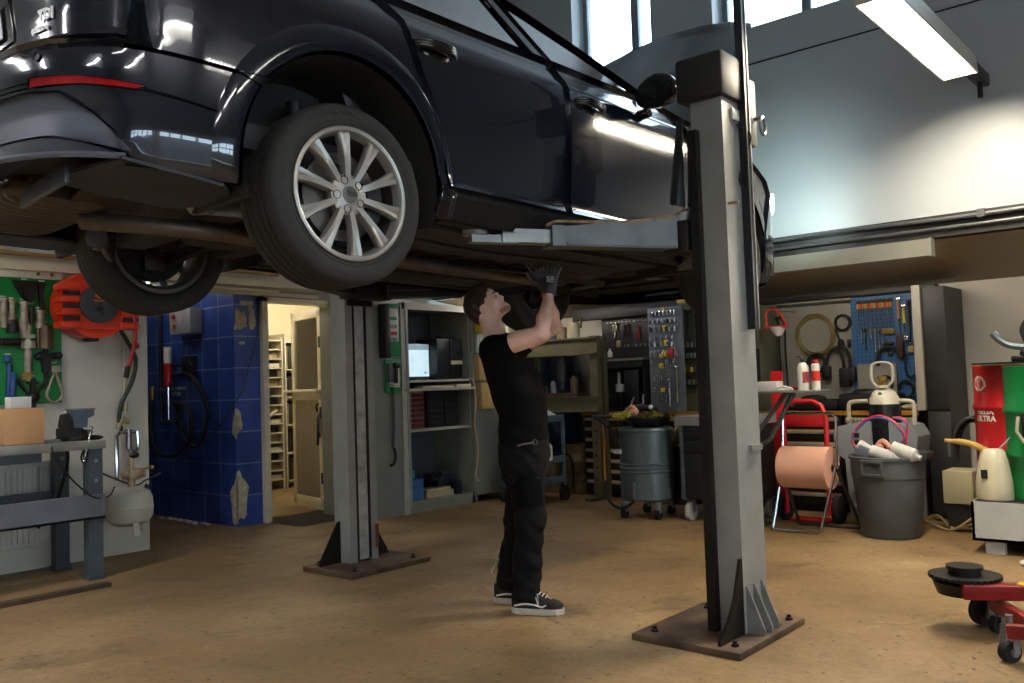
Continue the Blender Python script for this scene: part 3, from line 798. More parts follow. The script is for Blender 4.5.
b.grid(rows, closed_v=True); b.bm.faces.new([v for v in b.bm.verts][:24]); b.done('silencer', M('silencer_steel', '#5b5148', .55, .5, .3, 7), car, smooth=40)
# rear underbody panels and diffuser
b = B()
for i in range(12):
    t0, t1 = i/12, (i+1)/12; U = lambda t: Vector((1.24+.08*t, CY-.40-.47*t, 2.066)); D_ = lambda t: Vector((1.66+.12*math.sin(t*3)-.02*t, CY-.48-.43*t, 2.012+.01*t))
    b.quad(U(t0), U(t1), D_(t1), D_(t0))
bmesh.ops.remove_doubles(b.bm, verts=b.bm.verts, dist=1e-4); bmesh.ops.solidify(b.bm, geom=b.bm.faces[:], thickness=.012)
b.done('rear_side_undertray', UNDER, car)
b = B(); b.prism([(1.22, CY+.80), (1.34, CY+.88), (1.70, CY+.90), (1.78, CY+.66), (1.62, CY+.60), (1.20, CY+.6)], 2.02, 2.035, 'z'); b.done('rear_side_undertray', UNDER, car)
rows = []
for s in np.linspace(-sX(1.325), sX(1.325), 60):
    e_ = min(abs(s)/sX(1.33), 1); zl = float(np.interp(abs(s), [0, sV(.45), sV(.7), sX(1.22), sX(1.335)], [2.142, 2.142, 2.137, 2.117, 2.077]))
    p = surf(s, zl); n_ = surf_n(s, 2.2); n_.z = 0; n_.normalize(); k_ = .16*(1-e_**3)
    q = p-n_*(k_+.004); q.z = 2.072-.06*(1-e_*e_); rows.append([p-n_*.004+Vector((0, 0, .004)), (p-n_*.004)*.5+q*.5, q])
b = B(); b.grid(rows); b.done('diffuser', UNDER, car, smooth=60)
b = B(); b.tube([r[2] for r in rows], .011, 6); b.done('diffuser_edge', TRIMG, car, label='grey lower edge of the diffuser')
b = B(); b.bar((1.26, CY-.56, 2.055), (1.25, CY-.14, 2.03), .018, .065, bev=.004); b.done('diffuser_fin', TRIMG, car)
b = B(); b.prism([(1.35, CY-.50), (2.0, CY-.52), (2.02, CY-.05), (1.62, CY-.02), (1.4, CY-.2)], 2.045, 2.055, 'z')
for k in range(4): b.bar((1.62+k*.1, CY-.48, 2.043), (1.66+k*.1, CY-.1, 2.043), .03, .015)
b.done('rear_heat_shield', HEATS, car)
b = B(); b.box(1.85, 2.0, CY-.5, CY+.5, 2.0, 2.08, .02); b.box(2.35, 2.47, CY-.5, CY+.5, 2.0, 2.08, .02); b.box(2.0, 2.36, CY-.17, CY+.17, 1.98, 2.14, .05); b.done('rear_subframe', UNDER2, car)
b = B(); b.box(4.95, 5.1, CY-.5, CY+.5, 2.08, 2.15, .02); b.box(5.4, 5.52, CY-.45, CY+.45, 2.08, 2.15, .02); b.done('front_subframe', UNDER2, car)
ALU = M('cast_aluminium', '#85898d', .4, .8, .15, 7)
for sd in (1, -1):
    b = B(); b.bar((1.80, CY-sd*.52, 2.035), (1.98, CY-sd*.80, 1.985), .03, .085, bev=.01); b.cyl((1.80, CY-sd*.56, 2.035), (1.76, CY-sd*.48, 2.04), .05); b.cyl((1.90, CY-sd*.72, 2.0), (1.88, CY-sd*.72, 2.0), .02)
    b.done('control_arm', ALU, car, label='bare metal suspension arm')
    b = B(); b.bar((2.3, CY-sd*.42, 2.05), (2.24, CY-sd*.74, 2.0), .05, .03); b.tube([(2.18, CY-sd*.18, 2.06), (2.18, CY-sd*.75, 2.06)], .022, 10); b.done('drive_shaft', DARKST, car)
    b = B(); hel = [(2.14+.06*math.cos(t), CY-sd*.60+.06*math.sin(t), 2.05+t*.012) for t in np.linspace(0, 2*PI*5, 90)]; b.tube(hel, .009, 6); b.cyl((2.14, CY-sd*.6, 2.03), (2.14, CY-sd*.6, 2.5), .035); b.done('spring', BLACK, car)
    b = B(); b.bar((5.1, CY-sd*.4, 2.12), (5.2, CY-sd*.74, 2.03), .09, .035, bev=.01); b.bar((5.45, CY-sd*.4, 2.12), (5.25, CY-sd*.74, 2.03), .05, .03); b.tube([(5.28, CY-sd*.2, 2.08), (5.28, CY-sd*.75, 2.06)], .022, 10); b.done('front_control_arm', ALU, car)
    b = B(); b.cyl((5.3, CY-sd*.58, 2.02), (5.3, CY-sd*.52, 2.6), .04); b.done('front_strut', BLACK, car)
b = B(); b.cyl((2.36, CY, 2.04), (5.0, CY, 2.05), .035); b.done('prop_shaft', DARKST, car)
for k in range(3):
    b = B(); y0 = CY-.5+k*.45; b.tube([(2.6, y0, 2.05), (3.2, y0+.03, 2.02), (4.0, y0-.03, 2.02), (4.8, y0, 2.05)], .009, 6, smooth=5); b.done('brake_line', DARKST, car)
b = B(); b.box(3.3, 3.9, CY+.2, CY+.62, 1.985, 2.06, .04); b.done('fuel_tank', UNDER2, car)
b = B(); b.box(4.25, 4.85, CY-.24, CY+.24, 2.04, 2.25, .06); b.done('gearbox', M('gearbox_alloy', '#4b4640', .55, .4, .25, 7), car)

# ---------------------------------------------------------------- wheels
TYRE = M('tyre_rubber', '#292825', .78, 0, .18, 12, bump=.05)
RIMB = M('rim_barrel_dull', '#5a5650', .5, .5, .2, 6)
RIM = M('silver_alloy', '#a3a29e', .36, .6, .06, 5)
def tread_mat():
    m = M('tyre_tread', '#282724', .8, 0, .2, 12).copy(); m.name = 'tyre_tread_shaded_sipes'
    nt = m.node_tree; n = nt.nodes; L = nt.links; b_ = n['Principled BSDF']
    tc = n.new('ShaderNodeTexCoord'); sx = n.new('ShaderNodeSeparateXYZ'); L.new(tc.outputs['Object'], sx.inputs[0])
    at = n.new('ShaderNodeMath'); at.operation = 'ARCTAN2'; L.new(sx.outputs[0], at.inputs[0]); L.new(sx.outputs[2], at.inputs[1])
    ad = n.new('ShaderNodeMath'); ad.operation = 'MULTIPLY_ADD'; L.new(sx.outputs[1], ad.inputs[0]); ad.inputs[1].default_value = 1.2; L.new(at.outputs[0], ad.inputs[2])
    mu = n.new('ShaderNodeMath'); mu.operation = 'MULTIPLY'; mu.inputs[1].default_value = 72/(2*PI); L.new(ad.outputs[0], mu.inputs[0])
    fr_ = n.new('ShaderNodeMath'); fr_.operation = 'FRACT'; L.new(mu.outputs[0], fr_.inputs[0])
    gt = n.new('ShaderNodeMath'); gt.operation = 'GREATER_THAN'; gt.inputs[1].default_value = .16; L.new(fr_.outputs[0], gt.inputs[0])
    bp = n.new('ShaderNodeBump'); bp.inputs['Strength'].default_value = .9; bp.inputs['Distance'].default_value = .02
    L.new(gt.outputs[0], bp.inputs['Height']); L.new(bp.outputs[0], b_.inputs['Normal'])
    mx = n.new('ShaderNodeMix'); mx.data_type = 'RGBA'; L.new(gt.outputs[0], mx.inputs[0]); mx.inputs[6].default_value = (.004, .004, .004, 1); L.new(b_.inputs['Base Color'].links[0].from_socket, mx.inputs[7]); L.new(mx.outputs[2], b_.inputs['Base Color'])  # sipes coloured near black, the shade inside them put into the colour
    return m
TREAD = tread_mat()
RB, RT = .262, .362
def wheel(X, Y, sd):
    """built with its outer face towards -Y, then turned for the left side"""
    mt = Matrix.Translation((X, Y, HZ)) @ (Matrix.Rotation(PI, 4, 'Z') if sd < 0 else Matrix.Identity(4)) @ Matrix.Rotation(PI/2, 4, 'X')
    # local Z of the lathe -> world -Y (outwards)
    root = thing('wheel', None, None, (X, Y, HZ)); root.parent = car; root.location = Vector((X, Y, HZ))-ORG[car.name]
    b = B().use(TYRE)
    side_o = [(RB-.004, -.020), (RB, -.008), (RB+.012, .000), (RB+.020, .003), (RB+.024, .001), (RB+.030, .006), (RB+.055, .008), (RB+.078, .002), (RB+.088, -.006), (RT-.006, -.018), (RT-.001, -.032)]
    b.lathe(side_o, 96, mt)
    side_i = [(RT-.001, -.218), (RT-.006, -.232), (RB+.088, -.244), (RB+.055, -.258), (RB+.02, -.25), (RB, -.235), (RB-.004, -.22)]
    b.lathe(side_i, 96, mt)
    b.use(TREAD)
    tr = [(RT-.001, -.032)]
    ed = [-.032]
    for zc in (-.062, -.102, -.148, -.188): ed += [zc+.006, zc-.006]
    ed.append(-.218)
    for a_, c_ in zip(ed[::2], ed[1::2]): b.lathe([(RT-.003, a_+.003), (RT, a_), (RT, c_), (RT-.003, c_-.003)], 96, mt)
    b.use(BLACKM)  # grooves in black, their depth shade put into the colour
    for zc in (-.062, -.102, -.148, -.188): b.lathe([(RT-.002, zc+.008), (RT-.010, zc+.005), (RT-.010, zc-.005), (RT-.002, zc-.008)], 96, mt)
    ty = b.done('tyre', None, root, smooth=40)
    b = B()
    def ring(txt, ang, size, r0, spc=1.05):
        V, F = text_mesh(txt, size, .0012, spc, .001)
        vs = []
        for v in V:
            a = math.radians(ang) - v.x/(r0+.01)
            rr = r0+v.y; zz = float(np.interp(rr-RB, [.03, .055, .078, .088], [.006, .008, .002, -.006]))+.0008+v.z
            vs.append(b.bm.verts.new(mt @ Vector((rr*math.cos(a), rr*math.sin(a), zz))))
        for f in F:
            try: b.bm.faces.new([vs[i] for i in f])
            except ValueError: pass
    LET = M('tyre_lettering_black', '#0b0b0a', .5)
    ring('Continental', 12, .046, RB+.056); b.done('tyre_lettering', LET, ty); b = B(); ring('Continental', 192, .046, RB+.056); b.done('tyre_lettering', LET, ty); b = B(); ring('PremiumContact', 106, .036, RB+.058); b.done('tyre_lettering', LET, ty)
    # rim
    b = B().use(RIM)
    b.lathe([(RB+.004, -.004), (RB+.004, .004), (RB-.004, .007), (RB-.012, .004), (RB-.017, -.004), (RB-.020, -.018), (RB-.026, -.04)], 96, mt)
    b.use(RIMB); b.lathe([(RB-.026, -.04), (RB-.030, -.09), (RB-.034, -.16), (RB-.03, -.215), (RB, -.235), (RB-.02, -.237), (RB-.042, -.215), (RB-.044, -.16)], 96, mt)
    b.use(RIM)
    for k in range(10):
        a = math.radians(97+36*k); secs = []
        for r, wd, z, gr in ((.045, .017, -.018, 0), (.075, .0145, -.012, 0), (.11, .0155, -.006, 0), (.15, .0175, -.003, .0015), (.19, .0215, -.003, .005), (.225, .027, -.004, .008), (.248, .031, -.008, .009)):
            sec = []
            for x, dz in ((-wd*.9, -.036), (-wd, -.008), (-wd*.8, 0), (-wd*.32, -.001), (0, -gr), (wd*.32, -.001), (wd*.8, 0), (wd, -.008), (wd*.9, -.036)):
                sec.append(mt @ Vector((r*math.cos(a)-x*math.sin(a), r*math.sin(a)+x*math.cos(a), z+dz)))
            secs.append(sec)
        b.grid(secs); b.bm.verts.ensure_lookup_table()
    b.lathe([(0, -.006), (.034, -.006), (.036, -.012), (.048, -.014), (.075, -.016), (.083, -.022), (.085, -.05)], 40, mt)
    rim = b.done('rim', None, root, smooth=35)
    for k in range(5):
        a = math.radians(97+18+72*k)
        b = B(); c0 = mt @ Vector((.060*math.cos(a), .060*math.sin(a), -.0135)); c1 = mt @ Vector((.060*math.cos(a), .060*math.sin(a), -.03))
        b.lathe([(.0001, .0), (.0145, .0), (.0155, .004), (.017, .0045), (.018, .003), (.018, -.01)], 14, mt @ Matrix.Translation((.060*math.cos(a), .060*math.sin(a), -.0165)))
        b.done('wheel_bolt', M('dark_bolt_recess', '#191816', .6, 0), rim)
    b = B(); b.lathe([(0, .0), (.028, -.001), (.032, -.004), (.032, -.012)], 24, mt @ Matrix.Translation((0, 0, -.001)))
    cap = b.done('centre_cap', M('cap_grey', '#77797a', .3, .6), rim)
    b = B()
    for k in range(4):
        b.tube([mt @ Vector((-.0165+k*.011+.0078*math.cos(t), .0078*math.sin(t), .0)) for t in np.linspace(0, 2*PI, 18)[:-1]], .0012, 5, closed=True)
    b.done('ring_emblem', CHROME, rim)
    b = B(); b.lathe([(.06, -.075), (.178, -.075), (.178, -.10), (.06, -.10)], 48, mt, closed=True); b.lathe([(.0, -.06), (.085, -.06), (.09, -.10), (.0, -.11)], 32, mt); b.done('brake_disc', M('brake_disc_steel', '#7f7a72', .35, .8, .2, 6), root)
    b = B()
    pts = [(r*math.cos(math.radians(t)), r*math.sin(math.radians(t))) for r, ts in ((.19, range(-28, 30, 6)), (.12, range(28, -30, -6))) for t in ts]
    b.prism(pts, -.13, -.055, 'z', mt); b.done('brake_caliper', M('caliper_grey', '#34353a', .5, .4), root)
    b = B(); b.cyl(mt @ Vector((0, 0, -.10)), mt @ Vector((0, 0, -.24)), .07, .05, 20); b.box(X-.06, X+.06, Y+sd*.12-.05, Y+sd*.12+.05, HZ-.14, HZ+.14, .02); b.done('hub_carrier', DARKST, root)
    b = B(); b.cyl(mt @ Vector((.0, 0, -.118)), mt @ Vector((0, 0, -.122)), .19, seg=32); b.done('disc_shield', UNDER2, root)
    return root
FWX = 2.18+(FHX-2.18)*.965
wheel(RHX, CY-.948, 1); HZ = 2.085; wheel(RHX, CY+.948, -1); HZ = 2.12; wheel(FWX, CY-.948, 1); wheel(FWX, CY+.948, -1); HZ = 2.06
# the car sits slightly turned and nose-down on the arms: turn it about its right rear hub
_p = Vector((2.18, CY-.948, 2.06))
CARM = Matrix.Translation(_p) @ Matrix.Rotation(math.radians(-2.6), 4, 'Z') @ Matrix.Rotation(math.radians(1.3), 4, 'Y') @ Matrix.Translation(-_p)
car.matrix_world = CARM @ Matrix.Translation(ORG[car.name])
# ------------------------------------------------------------------ the two-post lift
LIFTG = M('lift_grey_paint', '#919390', .42, .15, .12, 5, bump=.06)
LIFTW = M('lift_bare_metal', '#9a9c9b', .4, .5, .18, 7)
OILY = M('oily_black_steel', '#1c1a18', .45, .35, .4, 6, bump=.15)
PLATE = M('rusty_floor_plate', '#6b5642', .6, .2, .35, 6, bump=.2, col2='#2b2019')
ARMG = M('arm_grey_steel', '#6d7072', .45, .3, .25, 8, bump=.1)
def lift_post(label, near):
    """near post opens towards +Y, far post is its mirror"""
    yy = (lambda y: y) if near else (lambda y: 7.23-y)
    t = thing('lift_post', label, 'car lift', (4.15, yy(2.1), 0), 'posts of the car lift')
    def bx(b, x0, x1, y0, y1, z0, z1, bev=0.): b.box(x0, x1, min(yy(y0), yy(y1)), max(yy(y0), yy(y1)), z0, z1, bev); return b
    x0, x1, y0, y1 = (3.99, 4.25, 2.0, 2.175) if near else (4.02, 4.28, 1.99, 2.165)
    px0, px1, py0, py1 = (3.70, 4.43, 1.885, 2.47) if near else (3.79, 4.53, 1.91, 2.46)
    b = B(); bx(b, px0, px1, py0, py1, 0, .035, .004); b.done('base_plate', PLATE, t)
    for i, (xx, y_) in enumerate(((px0+.09, py0+.07), (px1-.08, py0+.05), (px0+.09, py1-.08), (px1-.1, py1-.08), (px1-.22, py0+.05))):
        b = B(); b.cyl((xx, yy(y_), .035), (xx, yy(y_), .046), .020, seg=6); b.cyl((xx, yy(y_), .05), (xx, yy(y_), .062), .011, seg=10); b.done('anchor_bolt', OILY, t)
    b = B(); w_ = .014
    # C-shaped section: back web, two sides, two lips
    sec = [(x0, y0), (x1, y0), (x1, y1), (x1-.07, y1), (x1-.07, y1-w_), (x1-w_, y1-w_), (x1-w_, y0+w_), (x0+w_, y0+w_), (x0+w_, y1-w_), (x0+.07, y1-w_), (x0+.07, y1), (x0, y1)]
    b.prism([(a, yy(c)) for a, c in sec], .035, 2.70, 'z'); b.done('column', LIFTG, t)
    b = B(); bx(b, x0+.085, x1-.085, y1-.09, y1-(.03 if near else .004), .05, 2.66); b.done('screw_cover', M('worn_white_cover', '#b9bbb9', .45, .2, .25, 12), t)
    b = B(); bx(b, x0+.016, x1-.016, y1-.11, y1-.10, .05, 2.68); b.done('guide_rail', OILY, t)
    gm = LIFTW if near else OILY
    if near:
        for xx in (4.02, 4.10, 4.185):
            b = B(); b.prism([(2.0, .035), (1.912, .035), (1.908, .06), (1.992, .26), (2.0, .26)], xx-.006, xx+.006, 'x'); b.done('gusset', LIFTW, t)
        b = B(); b.prism([(3.99, .035), (3.74, .035), (3.74, .06), (3.83, .13), (3.90, .22), (3.975, .40), (3.99, .40)], 2.002, 2.016, 'y'); b.done('black_gusset', OILY, t, label='black oily side gusset')
        b = B(); bx(b, 3.945, 3.99, 2.13, 2.178, .035, 2.55); b.done('hose_channel', OILY, t)
    else:
        for sx_ in (-1, 1):
            xe = x0 if sx_ < 0 else x1
            b = B(); b.prism([(xe, .035), (xe+sx_*.19, .035), (xe+sx_*.18, .07), (xe+sx_*.02, .33), (xe, .33)], min(yy(y0+.05), yy(y0+.065)), max(yy(y0+.05), yy(y0+.065)), 'y'); b.done('gusset', OILY, t)
        for xx in (x0+.074, x1-.074):
            b = B(); bx(b, xx-.008, xx+.008, y1-.01, y1+.004, .05, 2.66); b.done('seal_strip', BLACKM, t)
        b = B(); b.bar((x1-.02, yy(y1+.01), .12), (x1-.02, yy(y1+.01), .29), .035, .012); b.done('rust_patch', M('rust', '#7a4526', .8, .1, .3, 20), t)
    # carriage behind the lips with the swing arms
    b = B(); bx(b, x0+.02, x1-.02, y1-.09, y1+.03, 1.9, 2.5); bx(b, x0-.06, x1+.06, y1+.015, y1+.16, 1.94, 2.10, .01); b.done('carriage', OILY, t)
    if near:
        b = B(); b.prism([(x0-.005, 2.62), (x0-.035, 2.62), (x0-.14, 2.17), (x0-.005, 2.17)], y1+.05, y1+.065, 'y'); b.done('carriage_guard', M('guard_blue_grey', '#4c535c', .45, .3, .12, 6), t)
        b = B(); b.bar((x0-.035, y1+.04, 2.62), (x0-.14, y1+.04, 2.165), .012, .03, (0, 1, 0)); b.done('guard_seal', BLACKM, t)
    arms = [((3.965, 2.29), (3.0, 2.79), 1), ((4.3, 2.29), (5.0, 2.86), 0)] if near else [((3.97, 2.29), (3.1, 2.84), 0), ((4.32, 2.29), (4.95, 2.86), 0)]
    for (a, e, big) in arms:
        A = Vector((a[0], yy(a[1]), 2.015)); E = Vector((e[0], yy(e[1]), 2.0)); d_ = (E-A).normalized(); L = (E-A).length
        mt = frame((A.x, A.y, 0), (d_.x, d_.y, 0), (0, 0, 1))
        # outer box: tall at the pivot, low at the tip
        b = B(); l1 = L*.66
        top0 = 2.12 if big else 2.05
        b.prism([(0, 1.955), (l1, 1.95), (l1, 2.045), (l1-.10, 2.05), (.06, top0), (0, top0)], -.055, .055, 'z', mt)
        b.prism([(.02, 1.962), (l1-.08, 1.957), (l1-.08, 1.968), (.02, 1.974)], .055, .068, 'z', mt); b.prism([(.02, 1.962), (l1-.08, 1.957), (l1-.08, 1.968), (.02, 1.974)], -.068, -.055, 'z', mt)
        for q in (-1, 1): b.prism([(l1-.06, 1.95), (l1, 1.95), (l1, 2.05), (l1-.06, 2.05)], q*.058-.008, q*.058+.008, 'z', mt)
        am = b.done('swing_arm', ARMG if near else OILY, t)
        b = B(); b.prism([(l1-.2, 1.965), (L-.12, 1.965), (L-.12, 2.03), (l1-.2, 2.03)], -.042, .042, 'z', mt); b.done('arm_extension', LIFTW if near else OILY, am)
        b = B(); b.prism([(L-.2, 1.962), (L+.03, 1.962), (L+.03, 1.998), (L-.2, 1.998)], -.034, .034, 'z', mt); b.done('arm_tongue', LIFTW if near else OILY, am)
        b = B(); b.cyl((E.x, E.y, 1.975), (E.x, E.y, 2.0), .022, seg=14); b.cyl((E.x, E.y, 1.995), (E.x, E.y, 2.027), .062, seg=24); b.done('lifting_pad', M('pad_steel', '#8d8e8b', .45, .4, .2, 7), am)
        b = B(); P0 = mt @ Vector((.04, 2.01, .075)); P1 = mt @ Vector((.30, 2.01, .075)); b.cyl(P0, P1, .014); b.cyl(P0-(P1-P0)*.1, P0, .026); b.cyl(P1, P1+(P1-P0)*.12, .02); b.done('arm_lock', DARKST, am)
    if near:
        pts = [(3.99, 2.22, 2.16), (3.9, 2.26, 2.12), (3.7, 2.37, 2.085), (3.5, 2.48, 2.075), (3.36, 2.58, 2.075), (3.3, 2.60, 2.05)]
        b = B(); b.tube([(4.06, 1.978, 2.165), (4.02, 1.97, 2.16)] + pts, .008, 6, smooth=5); b.done('release_cable', M('frayed_cable', '#a18463', .7, 0, .3, 30), t)
        b = B(); b.box(3.985, 4.025, 2.165, 2.20, 2.0, 2.06); b.cyl((4.0, 2.16, 2.04), (4.02, 2.14, 2.04), .022, seg=10); b.done('lock_spring', M('copper_part', '#a5694a', .4, .6), t)
    # head
    b = B(); bx(b, x0-.045, x1-.02, y0-.03, y1+.06, 2.70, 2.93, .02); b.done('top_cover', M('top_cover_black', '#191919', .5, 0, .15, 5), t)
    if near:
        b = B(); bx(b, x1-.02, x1+.11, y0-.02, y1-.02, 2.50, 2.86, .02); b.done('motor_box', M('motor_box_grey', '#5d5f5e', .5), t)
        b = B(); b.tube([(x1+.07+.03*math.cos(a), y0-.065, 2.60+.045*math.sin(a)) for a in np.linspace(0, 2*PI, 15)[:-1]], .011, 6, closed=True); b.cyl((x1+.07, y0-.01, 2.645), (x1+.07, y0-.065, 2.645), .01); b.done('cable_ring', STEEL, t)
        b = B(); b.box(x1-.085, x1-.055, y0-.045, y0-.002, 1.53, 3.45); b.done('cable_channel', M('channel_dark', '#2a2d33', .4, .4, .15, 8), t)
        b = B(); b.box(x1-.055, x1-.045, y0-.05, y0-.002, 1.53, 3.45); b.done('channel_flange', LIFTW, t)
        b = B(); b.box(x1-.17, x1-.09, y0-.014, y0, 2.60, 2.66, .004); b.done('rating_plate', M('label_paper', '#c9c9c2', .5), t)
        b = B(); bx(b, x0+.12, x1-.02, y0-.022, y0, .915, .945); b.done('bracket', LIFTW, t)
        b = B(); b.tube([(x1-.12, y0-.01, 2.58), (x1-.05, y0-.05, 2.52), (x1-.12, y0-.012, 2.30), (x1-.06, y0-.03, 2.24)], .006, 5, smooth=5); b.done('cable_tie', BLACKM, t)
    return t
lift_post('near grey lift post on an oily square floor plate, cable channel beside it', True)
lift_post('far grey lift post with black seal strips, in front of the open office door', False)
# dipped headlight of the car shining on the far wall
l = bpy.data.lights.new('headlight_beam', 'SPOT'); l.energy = 19; l.color = (.80, 1.0, .95); l.spot_size = math.radians(115); l.spot_blend = 1.; l.shadow_soft_size = .06
o = bpy.data.objects.new('headlight_beam', l); COL.objects.link(o); o.location = (6.24, 2.76, 2.5); o.rotation_euler = (Vector((.8, .18, .27))).to_track_quat('-Z', 'Z').to_euler()
# ------------------------------------------------------------------ the mechanic, grown from smoothly joined limbs
FD = Vector((.41, -.91, 0)).normalized(); FR = Vector((FD.y, -FD.x, 0)); FO = Vector((3.88, 3.33, 0))
def W(f, s, z): return FO+FD*f+FR*s+Vector((0, 0, z))

class SDF:
    """distance field on a grid in the figure's own frame (forward, right, up)"""
    def __init__(s, lo, hi, h):
        s.lo = np.array(lo, float); s.h = h; s.n = np.ceil((np.array(hi)-s.lo)/h).astype(int)+1
        s.D = np.full(s.n, 1., np.float32)
    def _win(s, lo, hi, pad=.07):
        a = np.clip(np.floor((np.array(lo)-pad-s.lo)/s.h).astype(int), 0, s.n-1); b = np.clip(np.ceil((np.array(hi)+pad-s.lo)/s.h).astype(int)+1, 1, s.n)
        sl = tuple(slice(i, j) for i, j in zip(a, b))
        ax = [s.lo[k]+s.h*np.arange(a[k], b[k]) for k in range(3)]
        return sl, np.meshgrid(*ax, indexing='ij')
    def _u(s, sl, d, k, op):
        D = s.D[sl]
        if op == 'sub': d = -d; s.D[sl] = np.maximum(D, d) if k <= 0 else -s._smin(-D, -d, k); return
        s.D[sl] = np.minimum(D, d) if k <= 0 else s._smin(D, d, k)
    @staticmethod
    def _smin(a, b, k):
        h = np.clip(.5+.5*(b-a)/k, 0, 1); return b*(1-h)+a*h-k*h*(1-h)
    def cap(s, p0, p1, r0, r1=None, k=.03, op='add', sq=(1, 1, 1)):
        r1 = r0 if r1 is None else r1; p0 = np.array(p0, float); p1 = np.array(p1, float); q = np.array(sq, float)
        R = max(r0, r1)/min(q); sl, G = s._win(np.minimum(p0, p1)-R, np.maximum(p0, p1)+R)
        a = p0*q; dv = p1*q-a; L = max(dv@dv, 1e-9)
        v = [G[i]*q[i]-a[i] for i in range(3)]
        t = np.clip((v[0]*dv[0]+v[1]*dv[1]+v[2]*dv[2])/L, 0, 1)
        d = np.sqrt(sum((v[i]-t*dv[i])**2 for i in range(3)))-(r0+(r1-r0)*t)
        s._u(sl, d, k, op)
    def ell(s, c, r, k=.02, op='add', rot=0.):
        """ellipsoid, rot = pitch about the side axis (radians)"""
        c = np.array(c, float); r = np.array(r, float); R = r.max(); sl, G = s._win(c-R, c+R)
        x, y, z = (G[i]-c[i] for i in range(3)); cs, sn = math.cos(rot), math.sin(rot)
        x, z = x*cs+z*sn, -x*sn+z*cs
        k0 = np.sqrt((x/r[0])**2+(y/r[1])**2+(z/r[2])**2); k1 = np.sqrt((x/r[0]**2)**2+(y/r[1]**2)**2+(z/r[2]**2)**2)+1e-9
        s._u(sl, k0*(k0-1)/k1, k, op)
    def slabs(s, secs, k=.03):
        """torso: stacked elliptical sections (z, f centre, half depth, half width)"""
        Z = np.array([q[0] for q in secs]); sl, G = s._win((min(q[1]-q[2] for q in secs), -max(q[3] for q in secs), Z.min()), (max(q[1]+q[2] for q in secs), max(q[3] for q in secs), Z.max()))
        o = np.argsort(Z); I = lambda j: np.interp(G[2], Z[o], np.array([q[j] for q in secs])[o])
        c, a, b = I(1), I(2), I(3); x = (G[0]-c); y = G[1]
        rr = (np.abs(x/a)**2.4+np.abs(y/b)**2.4)**(1/2.4); d = (rr-1)*np.minimum(a, b)
        dz = np.maximum(Z.min()-G[2], G[2]-Z.max()); d = np.maximum(d, dz)
        s._u(sl, d, k, 'add')
    def plane(s, p, n):
        """keep the side opposite n"""
        n = np.array(n, float); n /= np.linalg.norm(n); ax = [s.lo[k]+s.h*np.arange(s.n[k]) for k in range(3)]
        d = ((ax[0]-p[0])*n[0])[:, None, None]+((ax[1]-p[1])*n[1])[None, :, None]+((ax[2]-p[2])*n[2])[None, None, :]
        s.D = np.maximum(s.D, d.astype(np.float32))
    def wrinkle(s, amp, fx, seed=0., mask=None):
        ax = [s.lo[k]+s.h*np.arange(s.n[k]) for k in range(3)]; x, y, z = np.meshgrid(*ax, indexing='ij')
        wv = np.sin(z*fx[2]+3*np.sin(x*fx[0]+seed)+2*np.sin(y*fx[1]+seed*2))+.6*np.sin(z*fx[2]*1.7+x*fx[0]*2.1+seed)+.5*np.sin((x+y)*fx[0]*1.9+z*9+seed*3)
        m = 1. if mask is None else mask(x, y, z)
        s.D = s.D-(amp*wv*m).astype(np.float32)
    def mesh(s):
        D = s.D; S = D < 0; nx, ny, nz = D.shape
        c = np.zeros((nx-1, ny-1, nz-1), np.int8)
        cor = [(i, j, k) for i in (0, 1) for j in (0, 1) for k in (0, 1)]
        for i, j, k in cor: c += S[i:nx-1+i, j:ny-1+j, k:nz-1+k]
        act = (c > 0) & (c < 8); idx = np.full(act.shape, -1, np.int64); A = np.argwhere(act); idx[act] = np.arange(len(A))
        P = np.zeros((len(A), 3)); C = np.zeros(len(A))
        for a in cor:
            for ax in range(3):
                if a[ax]: continue
                b = list(a); b[ax] = 1
                d0 = D[tuple((A+a).T)]; d1 = D[tuple((A+b).T)]; m = (d0 < 0) != (d1 < 0)
                t = np.where(m, d0/np.where(m, d0-d1, 1), 0)
                p = np.array(a, float)[None, :]+np.zeros((len(A), 3)); p[:, ax] += t
                P += p*m[:, None]; C += m
        V = s.lo+s.h*(A+P/C[:, None]); F = []
        for ax in range(3):
            o = [q for q in range(3) if q != ax]; sl0 = [slice(None)]*3; sl1 = [slice(None)]*3; sl0[ax] = slice(0, -1); sl1[ax] = slice(1, None)
            E = np.argwhere(S[tuple(sl0)] != S[tuple(sl1)])
            E = E[(E[:, o[0]] > 0) & (E[:, o[1]] > 0) & (E[:, o[0]] < D.shape[o[0]]-1) & (E[:, o[1]] < D.shape[o[1]]-1)]
            def cell(da, db):
                q = E.copy(); q[:, o[0]] -= da; q[:, o[1]] -= db; return idx[tuple(q.T)]
            F.append(np.stack([cell(0, 0), cell(1, 0), cell(1, 1), cell(0, 1)], 1))
        return V, np.concatenate(F)
def sdf_obj(name, sd, mat, parent, label=None, relax=2, smooth=True):
    V, F = sd.mesh()
    b = B(); vs = [b.bm.verts.new(W(*v)) for v in V]
    for f in F:
        try: b.bm.faces.new([vs[i] for i in f])
        except ValueError: pass
    for _ in range(relax): bmesh.ops.smooth_vert(b.bm, verts=b.bm.verts, factor=.5, use_axis_x=True, use_axis_y=True, use_axis_z=True)
    return b.done(name, mat, parent, smooth=180, label=label)

